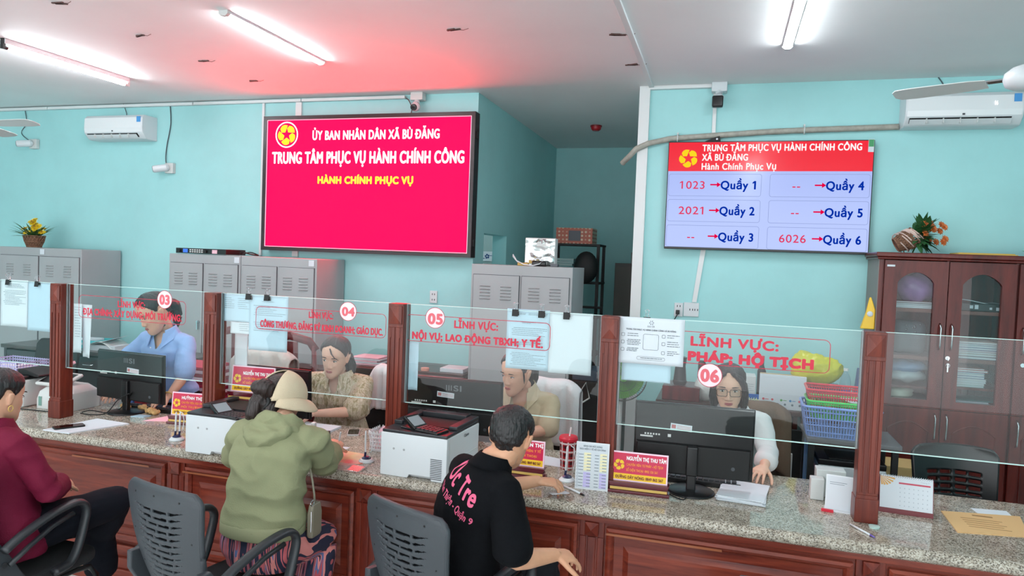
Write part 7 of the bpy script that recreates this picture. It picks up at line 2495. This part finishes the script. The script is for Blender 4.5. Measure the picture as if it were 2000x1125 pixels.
    def collar(s, m, r=.064, h=.042, gap=40, drop=.035, name='collar'):
        r += .006
        def f(u, v):
            a = R(gap + (360 - 2 * gap) * u)          # 0 = front
            rr = r + .020 * (1 - v) * (1 if v < .99 else 1) - .006 * v
            front = max(0, math.cos(a))
            z = .0 + (h + .012) * v - .020 * front - drop * (1 - v) * front ** 2
            p = s.nck + s.up * (z - .012) + s.Fc2 * (rr * math.cos(a) * 1.02 + .006) + s.Lc * (rr * math.sin(a))
            return tuple(p)
        o = build(name, MB().sheet(f, 40, 5), m, None, smooth=True, solid=.004)
        o.parent = s.obj
        if drop > .03:                                      # the two pointed fronts
            def P(a, r_, z):
                a = R(a)
                return s.nck + s.up * z + s.Fc2 * (r_ * math.cos(a) + .006)

            for q in (-1, 1):
                pts = [P(a, r_, z) + s.Lc * (q * r_ * math.sin(R(a))) for a, r_, z in ((88, .088, .030), (gap - 8, .086, .012), (gap - 14, .128, -.082), (62, .122, -.030), (86, .112, -.004))]
                b = build('collar_point', MB().add(pts, [(0, 1, 2), (0, 2, 3), (0, 3, 4)]), m, o, solid=.004)
        return o

    def part(s, name, mb, m, **k):
        o = build(name, mb, m, None, **k)
        o.parent = s.obj
        return o


# ---- the man in the black polo
man = Fig((-.925, 2.57, .585), (-.925, 2.555, .72), (-.90, 2.575, .88), (-.825, 2.58, 1.055), (-.765, 2.635, 1.160), 34, 40, (2, 18, 5), .158, 1.0, 1.0, True)
man.arm('L', (-.770, 3.105, .846), (-.6, .2, -.5), .30, .27, D=(.88, .40, -.07), N=(-.10, -.20, 1), curls=(.30, .42, .50, .58), thumb=.35, spread=.16)
man.arm('R', (-.565, 2.60, .735), (0, -.6, -.4), .29, .26, elbow=(-.675, 2.43, .765), D=(.6, .75, -.25), N=(.3, -.1, 1), curl=.35)
man.leg('R', (-.67, 2.91, .09), (0, 0, 1), knee=(-.69, 2.97, .52), toe=(-.52, 2.95, .05)); man.leg('L', (-.92, 2.91, .09), (0, 0, 1), knee=(-.91, 2.97, .52), toe=(-.77, 2.95, .05))
man.body('person', 'man in a black polo with pink lettering, seated with a card in hand', skin((206, 152, 120)))
blackcl = mat('black_polo_cloth', (9, 10, 14), .9, 0, .15, bump=.25, bscale=300)
po_ = man.shirt(blackcl, .012, .80, None, .007, .12, .016, 'polo_shirt')
man.collar(blackcl, .066, .045, 30, .02)
man.trousers(mat('charcoal_trousers', (26, 28, 33), .9, 0, .2), name='trousers')
mb = MB()
hair_hug(mb, man.Mh, LINE_M, .010)
fuse('hair', mb, .0045, M['hair'], man.obj, 2, lambda p: .0028 * noise.noise(p * 85) + .0022 * noise.noise(p * 160))
face_parts(man.obj, man.Mh, mat('man_lips', (150, 92, 82), .5), .7)
# lettering printed across his back
dgx = bpy.context.evaluated_depsgraph_get(); dgx.update()
bvh = BVHTree.FromPolygons([v.co.copy() for v in po_.data.vertices], [tuple(p.vertices) for p in po_.data.polygons])


def on_back(mb_, base, xd, ud, nd):
    """lay flat letters on the cloth"""
    bm = bmesh.new(); me = bpy.data.meshes.new('x'); me.from_pydata(mb_.v, [], mb_.f); bm.from_mesh(me)
    bmesh.ops.triangulate(bm, faces=bm.faces)
    for _ in range(2):
        bmesh.ops.subdivide_edges(bm, edges=[e for e in bm.edges if e.calc_length() > .006], cuts=1)
    bmesh.ops.triangulate(bm, faces=bm.faces)
    out = MB()
    vs = []
    for v in bm.verts:
        hit = bvh.ray_cast(v.co + nd * .3, -nd)
        ok = hit[0] is not None and hit[1].dot(nd) > .15
        vs.append((hit[0] + nd * .0022) if ok else None)
    bm.verts.index_update()
    fs = [tuple(v.index for v in f.verts) for f in bm.faces]
    out.add([p or V((0, 0, 0)) for p in vs], [f for f in fs if all(vs[i] is not None for i in f)])
    bm.free(); bpy.data.meshes.remove(me)
    return out


bk = -man.Fc
xr = -man.Lc                                     # reads left to right seen from behind
ctr = man.chs.lerp(man.nck, .25) + bk * .15
mb = MB()
tilt = (xr + V((0, 0, -.34))).normalized(); upd = V((0, 0, 1)) + xr * .34
upd.normalize()
PP = mat('pink_print', (226, 96, 134), .6)
text(mb, 'Ốc Tre', ctr - xr * .078 + V((0, 0, .080)), tilt, upd, .215, .068, .05, nd=bk)
man.part('back_lettering', on_back(mb, ctr, tilt, upd, bk), PP)['label'] = 'large pink lettering on the back of the polo'
mb = MB()
text(mb, 'Tân Thiện - Quận 9', ctr - xr * .105 + V((0, 0, .030)), tilt, upd, .250, .025, .04, nd=bk)
man.part('back_lettering', on_back(mb, ctr, tilt, upd, bk), PP)['label'] = 'small pink lettering line below the large one'
# card in his hand
o = tag(build('id_card', MB().flat(rrect(-.043, .043, -.027, .027, .004), 0, .0012, Matrix.Rotation(R(35), 4, 'Z') @ Matrix.Rotation(R(-8), 4, 'X')), mat('card_grey', (206, 212, 220), .25), loc=(-.668, 3.118, .800)), 'grey-white plastic card held between the fingers of the man in black', 'card')

# ---- the woman in the green hoodie
gw = Fig((-1.895, 2.655, .585), (-1.895, 2.665, .745), (-1.895, 2.695, .91), (-1.885, 2.775, 1.070), (-1.960, 2.875, 1.150), 2, -5, (10, 18, 3), .174, 1.02, 1.0)
gw.arm('R', (-1.86, 3.185, .857), (.5, -.1, -.5), .29, .25, elbow=(-1.785, 2.955, .842), D=(-.30, .80, .12), N=(.45, -.3, .85), curl=.75, thumb=.9)
gw.arm('L', (-2.12, 3.12, .852), (-.6, -.1, -.4), .29, .25, D=(.4, .8, -.05), N=(-.2, 0, 1), curl=.5)
gw.leg('R', (-1.80, 2.84, .09), (.2, .8, .6), knee=(-1.775, 2.94, .50)); gw.leg('L', (-2.02, 2.84, .09), (-.1, .8, .6), knee=(-2.00, 2.95, .50))
gw.body('person', 'woman in a sage green hoodie and beige cap writing at the counter', skin((214, 166, 138)))
green = mat('sage_hoodie_cloth', (136, 138, 106), .9, 0, .25, bump=.2, bscale=200)
gw.shirt(green, .020, 1.55, None, .019, -.065, .004, 'hoodie', 1.0, .010)
mb = MB()
ps = (gw.wst - gw.pel).normalized()
rings = []; s_w = .160
for z, g in ((.030, .024), (.036, .029), (.080, .030), (.088, .022)):
    rings.append(sect(gw.pel + ps * z, gw.Lp, gw.Fp, s_w + g, .113 + g, .118 + g, 40))
gw.part('hem_band', MB().loft(rings), mat('sage_hem', (140, 141, 110), .9, 0, .25), smooth=True)
mb = MB()
hb = gw.nck + V((0, -.03, .01))
for k in range(3):
    pts = []
    for i in range(15):
        a = R(60 + 240 * i / 14)
        rr = .088 + .012 * k
        pts.append(hb + gw.Lc * (rr * math.sin(a) * 1.05) + gw.Fc2 * (rr * math.cos(a)) + V((0, 0, .008 - .026 * k - .012 * math.cos(a) * 0 + .012 * math.sin(i * 1.3 + k))))
    limb(mb, pts, [.016 + .004 * math.sin(i + k) for i in range(15)], 10)
limb(mb, [hb + V((-.10, -.085, -.03)), hb + V((-.04, -.125, -.055)), hb + V((.04, -.12, -.045)), hb + V((.09, -.08, -.015))], [.026, .036, .034, .024], 12)
mb.ball(hb + V((0, -.055, -.035)), (.075, .05, .045), 16, 10)
fuse('hood', mb, .007, green, gw.obj, 3, folds(.008, 14, 30))
m_, N_, L_, b_ = nodes('striped_trouser_cloth')
tc = N_.new('ShaderNodeTexCoord'); mp = N_.new('ShaderNodeMapping'); mp.inputs['Rotation'].default_value = (0, 0, .15); mp.inputs['Scale'].default_value = (1, .06, .06)
wv = N_.new('ShaderNodeTexNoise'); wv.inputs['Scale'].default_value = 34; wv.inputs['Detail'].default_value = 1.5; wv.noise_dimensions = '3D'
rp = N_.new('ShaderNodeValToRGB'); rp.color_ramp.interpolation = 'CONSTANT'
el = rp.color_ramp.elements; el[0].position = 0; el[0].color = (*srgb(30, 34, 58), 1); el[1].position = .40; el[1].color = (*srgb(186, 92, 98), 1)
for p, c in ((.46, (34, 38, 62)), (.505, (214, 132, 128)), (.55, (86, 98, 140)), (.58, (170, 74, 84)), (.63, (38, 36, 56)), (.68, (204, 116, 116))):
    e = el.new(p); e.color = (*srgb(*c), 1)
L_.new(tc.outputs['Object'], mp.inputs[0]); L_.new(mp.outputs[0], wv.inputs[0]); L_.new(wv.outputs[0], rp.inputs[0]); L_.new(rp.outputs[0], b_.inputs[0]); b_.inputs['Roughness'].default_value = .85
gw.trousers(m_, .020, .97, 'striped_trousers', amp=.006, flare=.02)
mb = MB()
hair_hug(mb, gw.Mh)
limb(mb, [gw.Mh @ V(p) for p in ((0, -.10, .02), (-.005, -.135, .035), (-.02, -.15, .03))], [.045, .042, .032], 14)
limb(mb, [gw.Mh @ V(p) for p in ((-.02, -.115, .0), (-.02, -.125, -.04), (-.03, -.12, -.085), (-.05, -.10, -.115))], [.036, .040, .040, .026], 14)
limb(mb, [gw.Mh @ V(p) for p in ((.03, -.09, -.04), (.035, -.085, -.08), (.03, -.075, -.11))], [.035, .036, .025], 14)
fuse('hair', mb, .005, M['hairbrown'], gw.obj, 2, strands(gw.Mh, .004))
gw.part('hair_band', MB().tube([gw.Mh @ V((-.01 + .045 * math.cos(a), -.118, -.028 + .030 * math.sin(a))) for a in [i * PI / 10 for i in range(20)]], .010, 8, closed=True), M['matte'], smooth=True)
face_parts(gw.obj, gw.Mh, mat('rose_lips', (176, 98, 96), .45), .7)
# cap with a wide brim, open at the back
capm = mat('beige_cap_cloth', (206, 188, 160), .85, bump=.3, bscale=220)


def capsurf(u, v):
    phi = R(-150 + 300 * u)                           # 0 = front
    th = R(90 * v + 3)
    ex = 1.0 + .05 * math.sin(2 * phi) ** 2
    x = .096 * ex * math.sin(phi) * math.sin(th); y = -.016 + .118 * ex * math.cos(phi) * math.sin(th); z = .020 + .113 * math.cos(th)
    if abs(phi) > R(90):
        z -= .030 * (abs(phi) - R(90)) / R(60) * v
    return tuple(gw.Mh @ V((x, y, z)))


cp = gw.part('cap', MB().sheet(capsurf, 48, 18), capm, smooth=True, solid=.004)


def brim(u, v):
    phi = R(-138 + 276 * u)
    w_ = max(0, math.cos(phi * .65)) ** .6
    rr = v * .070 * w_
    x = (.099 + rr) * math.sin(phi); y = -.016 + (.120 + rr) * math.cos(phi); z = .022 - .022 * v - .030 * v * math.sin(phi) ** 2 + .010 * math.sin(v * PI) - (.030 * (abs(phi) - R(90)) / R(60) if abs(phi) > R(90) else 0)
    return tuple(gw.Mh @ V((x, y, z)))


o = build('brim', MB().sheet(brim, 48, 10), capm, cp, smooth=True, solid=.004)
o = build('strap', MB().tube([gw.Mh @ V((.078 * math.sin(R(a)), -.020 + .104 * math.cos(R(a)), -.004)) for a in range(146, 216, 7)], .010, 6, flat=(.3, 1)), capm, cp, smooth=True)
sh, e_, w_ = gw.arms['R']
d = (w_ - e_).normalized()
p = e_.lerp(w_, .90); a = d.orthogonal().normalized(); b = d.cross(a)
gw.part('bracelet', MB().tube([p + (a * math.cos(t) + b * math.sin(t)) * .034 for t in [i * PI / 10 for i in range(20)]], .0035, 6, closed=True), M['gold'], smooth=True)
pb = w_ + gw.hands['R'][0].normalized() * .085 + V((0, 0, -.012))
tag(build('pen', MB().tube([pb + V((.045, -.05, .075)), pb + V((0, .01, -.01)), pb + V((-.012, .026, -.036))], [.0042, .0042, .0015], 8), M['white'], smooth=True), 'white pen in the writing hand of the woman in green', 'pen')
t = thing('shoulder_bag', 'small taupe shoulder bag at the right hip of the woman in green', 'bag', (-1.688, 2.735, .665))
build('pouch', MB().loft([[(x * s_, y * s_, z) for x, y in rrect(-.016, .016, -.042, .042, .012)] for z, s_ in ((-.075, .8), (-.06, 1), (.03, 1), (.075, .75))]), mat('taupe_leather', (122, 116, 100), .5), t, smooth=False, bevel=.006)
build('zip', MB().tube([(.010, -.043, .05), (.012, -.045, .0), (.010, -.043, -.04)], .0025, 6), M['chrome'], t)
build('ring', MB().tube([(.006, -.03 + .012 * math.cos(a), .083 + .012 * math.sin(a)) for a in [i * PI / 8 for i in range(16)]], .003, 6, closed=True), M['chrome'], t)
build('strap', MB().tube([(.0, .0, .070), (-.004, .0, .11), (-.018, .005, .17), (-.035, .01, .22)], .005, 6), mat('taupe_strap', (122, 116, 100), .5), t, smooth=True)

# ---- the woman in the maroon jacket
mw = Fig((-2.99, 2.33, .585), (-3.0, 2.30, .735), (-3.005, 2.28, .89), (-3.015, 2.285, 1.05), (-3.025, 2.335, 1.165), 20, 8, (4, 10, 0), .165, .98, 1.08)
mw.arm('R', (-2.915, 2.53, .73), (.5, -.3, -.2), .29, .25, elbow=(-2.75, 2.335, .775), D=(-.5, .6, -.1), N=(.2, .1, 1), curl=.4)
mw.arm('L', (-3.03, 2.56, .73), (-.5, -.2, -.2), .29, .25, elbow=(-3.19, 2.36, .785), D=(.5, .5, -.1), N=(-.1, 0, 1), curl=.4)
mw.leg('R', (-3.03, 2.80, .28), (0, 0, 1), knee=(-2.785, 2.73, .60), toe=(-3.13, 2.86, .22)); mw.leg('L', (-2.95, 2.83, .09), (0, 0, 1), knee=(-2.93, 2.74, .49), toe=(-2.95, 2.93, .06))
mw.body('person', 'woman in a maroon jacket and dark trousers seated with crossed legs at the left edge', skin((216, 166, 138)))
mar = mat('maroon_jacket_cloth', (104, 10, 44), .75, 0, .25, bump=.2, bscale=250)
mw.shirt(mar, .018, 1.80, None, .009, .105, .006, 'jacket', 1.03, .008)
mw.collar(mar, .068, .035, 20, .01)
mw.trousers(mat('navy_trousers', (13, 15, 24), .9, 0, .2), .016, .66, 'trousers', flare=.012)
mb = MB(); hair_hug(mb, mw.Mh, thick=.013)
limb(mb, [mw.Mh @ V(p) for p in ((0, -.095, -.02), (0, -.105, -.07), (0, -.095, -.13))], [.045, .042, .028], 14)
fuse('hair', mb, .005, M['hair'], mw.obj, 2, strands(mw.Mh, .003))
face_parts(mw.obj, mw.Mh, mat('mauve_lips', (170, 92, 92), .45), .75)
mw.part('earring', MB().tube([mw.Mh @ V((.084, -.006 + .010 * math.cos(a), -.048 + .013 * math.sin(a))) for a in [i * PI / 8 for i in range(16)]], .002, 6, closed=True), M['gold'], smooth=True)

# ---- the clerk in the light blue shirt (03), standing
bw = Fig((-3.68, 4.10, .80), (-3.685, 4.07, .92), (-3.69, 4.035, 1.09), (-3.675, 4.005, 1.262), (-3.69, 3.90, 1.402), 172, 178, (198, 30, 6), .168, 1.12, 1.0)
bw.arm('L', (-3.455, 3.80, .868), (.5, .1, -.2), .27, .23, elbow=(-3.44, 3.915, .985), D=(-.25, -.40, -.14), N=(.25, -.2, .9), curl=.35)
bw.arm('R', (-3.90, 3.82, .86), (-.5, .1, -.2), .27, .24, D=(.2, -.7, -.1), N=(0, 0, 1), curl=.3)
bw.leg('R', (-3.78, 4.13, .09), (0, -.4, 0), .36, .36); bw.leg('L', (-3.58, 4.13, .09), (0, -.4, 0), .36, .36)
bw.body('person', 'clerk in a light blue short-sleeved shirt leaning on the counter behind the 03 screen', skin((226, 178, 152)))
blue = mat('light_blue_cloth', (150, 182, 232), .8, bump=.2, bscale=260)
bw.shirt(blue, .014, .88, .10, .007, .03, .014, 'shirt')
bw.collar(blue, .062, .044, 38, .05)
bw.part('pocket', MB().sheet(lambda u, v: tuple(bw.chs + bw.Fc2 * (.142 - .02 * (u - .5) ** 2) + bw.Lc * (.035 + .075 * u) + bw.up * (-.03 + .085 * v)), 6, 6), blue, smooth=True, solid=.003)
m = MB()
for k in range(5):
    m.ball(bw.chs + bw.Fc2 * .140 + bw.up * (.10 - .055 * k) + bw.Lc * -.01, .0045, 8, 6)
bw.part('buttons', m, M['wtext'])
bw.trousers(mat('black_trousers', (10, 11, 13), .9, 0, .2), .014, .97)
mb = MB(); hair_hug(mb, bw.Mh)
limb(mb, [bw.Mh @ V(p) for p in ((0, -.10, .0), (.01, -.135, -.03), (.03, -.13, -.10), (.05, -.10, -.16))], [.042, .044, .036, .016], 14)
fuse('hair', mb, .005, M['hair'], bw.obj, 2, strands(bw.Mh, .003))
bw.part('hair_clip', MB().ball(bw.Mh @ V((.0, -.112, .065)), (.03, .014, .02), 12, 8), mat('clip_blue', (40, 70, 150), .3), smooth=True)
face_parts(bw.obj, bw.Mh, mat('coral_lips', (186, 92, 92), .45), .45, (0, -.002))
sh, e_, w_ = bw.arms['L']; d = (w_ - e_).normalized(); a = d.orthogonal().normalized(); b = d.cross(a); p = e_.lerp(w_, .93)
bw.part('bangle', MB().tube([p + (a * math.cos(t) + b * math.sin(t)) * .031 for t in [i * PI / 10 for i in range(20)]], .004, 6, closed=True), M['gold'], smooth=True)

# ---- the clerk in the patterned blouse (04)
pw = Fig((-2.43, 4.24, .585), (-2.43, 4.225, .73), (-2.43, 4.19, .885), (-2.415, 4.165, 1.055), (-2.405, 4.095, 1.175), 172, 170, (176, 14, -4), .178, 1.08, 1.06)
pw.arm('L', (-2.40, 3.875, .843), (.5, -.1, -.3), .27, .235, elbow=(-2.205, 4.02, .845), D=(-.8, -.2, -.05), N=(0, -.15, 1), curl=.3)
pw.arm('R', (-2.70, 3.90, .845), (-.5, 0, -.3), .27, .235, D=(.4, -.6, -.05), N=(0, 0, 1), curl=.3)
pw.leg('R', (-2.52, 3.945, .09), (0, -.8, .5), knee=(-2.52, 3.90, .525)); pw.leg('L', (-2.34, 3.945, .09), (0, -.8, .5), knee=(-2.34, 3.90, .525))
pw.body('person', 'clerk in a beige brush-patterned blouse facing out behind the 04 screen', skin((228, 184, 160)))
m_, N_, L_, b_ = nodes('brush_pattern_cloth')
tc = N_.new('ShaderNodeTexCoord'); mp = N_.new('ShaderNodeMapping'); mp.inputs['Scale'].default_value = (2.2, 2.2, .55); mp.inputs['Rotation'].default_value = (0, .2, .3)
nz = N_.new('ShaderNodeTexNoise'); nz.inputs['Scale'].default_value = 22; nz.inputs['Detail'].default_value = 5; nz.inputs['Distortion'].default_value = 1.2
rp = N_.new('ShaderNodeValToRGB'); el = rp.color_ramp.elements
el[0].position = .30; el[0].color = (*srgb(136, 122, 92), 1); el[1].position = .70; el[1].color = (*srgb(232, 224, 206), 1)
for p, c in ((.44, (172, 158, 126)), (.52, (214, 202, 178)), (.58, (180, 160, 134))):
    e = el.new(p); e.color = (*srgb(*c), 1)
L_.new(tc.outputs['Object'], mp.inputs[0]); L_.new(mp.outputs[0], nz.inputs[0]); L_.new(nz.outputs[0], rp.inputs[0]); L_.new(rp.outputs[0], b_.inputs[0]); b_.inputs['Roughness'].default_value = .8
pw.shirt(m_, .018, .86, .12, .008, .06, .026, 'blouse')
pw.collar(m_, .074, .024, 30, .05)
pw.trousers(mat('dark_skirt_cloth', (40, 38, 44), .8))
mb = MB(); hair_hug(mb, pw.Mh)
limb(mb, [pw.Mh @ V(p) for p in ((-.03, -.095, -.03), (-.06, -.085, -.09), (-.085, -.05, -.13))], [.040, .038, .020], 14)
fuse('hair', mb, .005, M['hair'], pw.obj, 2, strands(pw.Mh, .003))
pw.part('loose_strand', MB().tube([pw.Mh @ V(p) for p in ((-.005, .078, .080), (-.022, .094, .055), (-.040, .094, .032), (-.060, .080, .012))], [.005, .0045, .003, .001], 6), M['hair'], smooth=True)
face_parts(pw.obj, pw.Mh, mat('dusty_lips', (168, 92, 88), .45), .75, (.002, -.0012))

# ---- the clerk in the beige shirt (05)
cw = Fig((-1.13, 4.26, .585), (-1.13, 4.24, .73), (-1.135, 4.205, .89), (-1.135, 4.165, 1.060), (-1.165, 4.085, 1.175), 184, 186, (206, 14, -3), .172, 1.08, 1.04)
cw.arm('L', (-1.10, 3.90, .845), (.5, 0, -.3), .27, .235, elbow=(-.955, 4.07, .85), D=(-.6, -.6, -.05), N=(0, 0, 1), curl=.3)
cw.arm('R', (-1.36, 3.87, .845), (-.5, 0, -.3), .27, .235, D=(.2, -.6, -.05), N=(0, 0, 1), curl=.3)
cw.leg('R', (-1.22, 3.945, .09), (0, -.8, .5), knee=(-1.22, 3.90, .525)); cw.leg('L', (-1.05, 3.945, .09), (0, -.8, .5), knee=(-1.05, 3.90, .525))
cw.body('person', 'clerk in a beige collared shirt looking at her monitor behind the 05 screen', skin((224, 172, 146)))
bei = mat('beige_shirt_cloth', (196, 178, 150), .8, bump=.2, bscale=260)
cw.shirt(bei, .014, .86, .13, .007, .10, .014, 'shirt')
cw.collar(bei, .066, .046, 42, .065)
cw.trousers(mat('navy_skirt_cloth', (30, 34, 48), .8))
mb = MB(); hair_hug(mb, cw.Mh)
limb(mb, [cw.Mh @ V(p) for p in ((0, -.10, .02), (.0, -.135, .0), (.0, -.13, -.08), (.01, -.11, -.16))], [.040, .042, .036, .018], 14)
fuse('hair', mb, .005, M['hair'], cw.obj, 2, strands(cw.Mh, .003))
cw.part('sideburn', MB().tube([cw.Mh @ V(p) for p in ((-.072, .022, .03), (-.073, .022, .0), (-.070, .020, -.03), (-.066, .018, -.05))], [.007, .006, .004, .001], 6), M['hair'], smooth=True)
face_parts(cw.obj, cw.Mh, mat('rust_lips', (176, 84, 80), .45), .6, (.003, -.001))

# ---- the clerk with glasses (06)
lw = Fig((.085, 4.26, .585), (.08, 4.24, .73), (.08, 4.20, .89), (.075, 4.165, 1.062), (.060, 4.095, 1.192), 180, 180, (181, 8, 2), .165, 1.06, 1.0)
lw.arm('L', (.245, 3.79, .848), (.5, 0, -.3), .27, .24, elbow=(.275, 4.02, .86), D=(-.30, -.75, -.10), N=(.1, -.1, 1), curl=.32, spread=.2)
lw.arm('R', (-.10, 3.86, .845), (-.5, 0, -.3), .27, .235, D=(.2, -.6, -.05), N=(0, 0, 1), curl=.3)
lw.leg('R', (-.02, 3.945, .09), (0, -.8, .5), knee=(-.02, 3.90, .525)); lw.leg('L', (.16, 3.945, .09), (0, -.8, .5), knee=(.16, 3.90, .525))
lw.ears = False
lw.body('person', 'clerk with glasses and straight dark hair in a white blouse behind the 06 screen', skin((229, 182, 156)))
wb = mat('white_blouse_cloth', (222, 222, 222), .8, bump=.2, bscale=260)
lw.shirt(wb, .016, 1.55, .09, .007, .10, .010, 'blouse')
lw.collar(wb, .064, .044, 36, .055)
lw.trousers(mat('dark_trouser_cloth', (34, 36, 42), .8))
mb = MB()
hair_hug(mb, lw.Mh)
for s_ in (-1, 1):
    limb(mb, [lw.Mh @ V(p) for p in ((s_ * .020, .075, .092), (s_ * .055, .066, .062), (s_ * .076, .036, .015), (s_ * .081, .018, -.045), (s_ * .076, .014, -.095), (s_ * .072, .010, -.125))], [.012, .017, .019, .021, .020, .010], 12)
    limb(mb, [lw.Mh @ V(p) for p in ((s_ * .06, -.03, .0), (s_ * .066, -.04, -.06), (s_ * .060, -.045, -.125))], [.035, .036, .026], 12)
limb(mb, [lw.Mh @ V(p) for p in ((0, -.08, .0), (0, -.085, -.06), (0, -.08, -.125))], [.05, .046, .03], 12)
fuse('hair', mb, .0045, M['hair'], lw.obj, 2, strands(lw.Mh, .0025))
face_parts(lw.obj, lw.Mh, mat('berry_lips', (170, 88, 90), .45), .7, (0, -.001))
m = MB()
for s_ in (-1, 1):
    m.tube([lw.Mh @ V((s_ * .033 + x, .0985 - 8 * (x + s_ * .01) ** 2, z - .004)) for x, z in rrect(-.026, .026, -.018, .019, .009, 4)], .0016, 6, closed=True)
    m.tube([lw.Mh @ V(p) for p in ((s_ * .059, .093, .006), (s_ * .074, .07, .006), (s_ * .080, .02, .004), (s_ * .080, -.012, -.004))], .0014, 6)
m.tube([lw.Mh @ V(p) for p in ((-.008, .100, .002), (0, .103, .005), (.008, .100, .002))], .0015, 6)
gl = lw.part('glasses', m, M['black'], smooth=True)
for s_ in (-1, 1):
    build('lens', MB().add([lw.Mh @ V((s_ * .033 + x, .0985 - 8 * (x + s_ * .01) ** 2, z - .004)) for x, z in rrect(-.025, .025, -.017, .018, .009, 4)], [tuple(range(20))]), M['cabglass'], gl)

bpy.data.objects.remove(_fo)
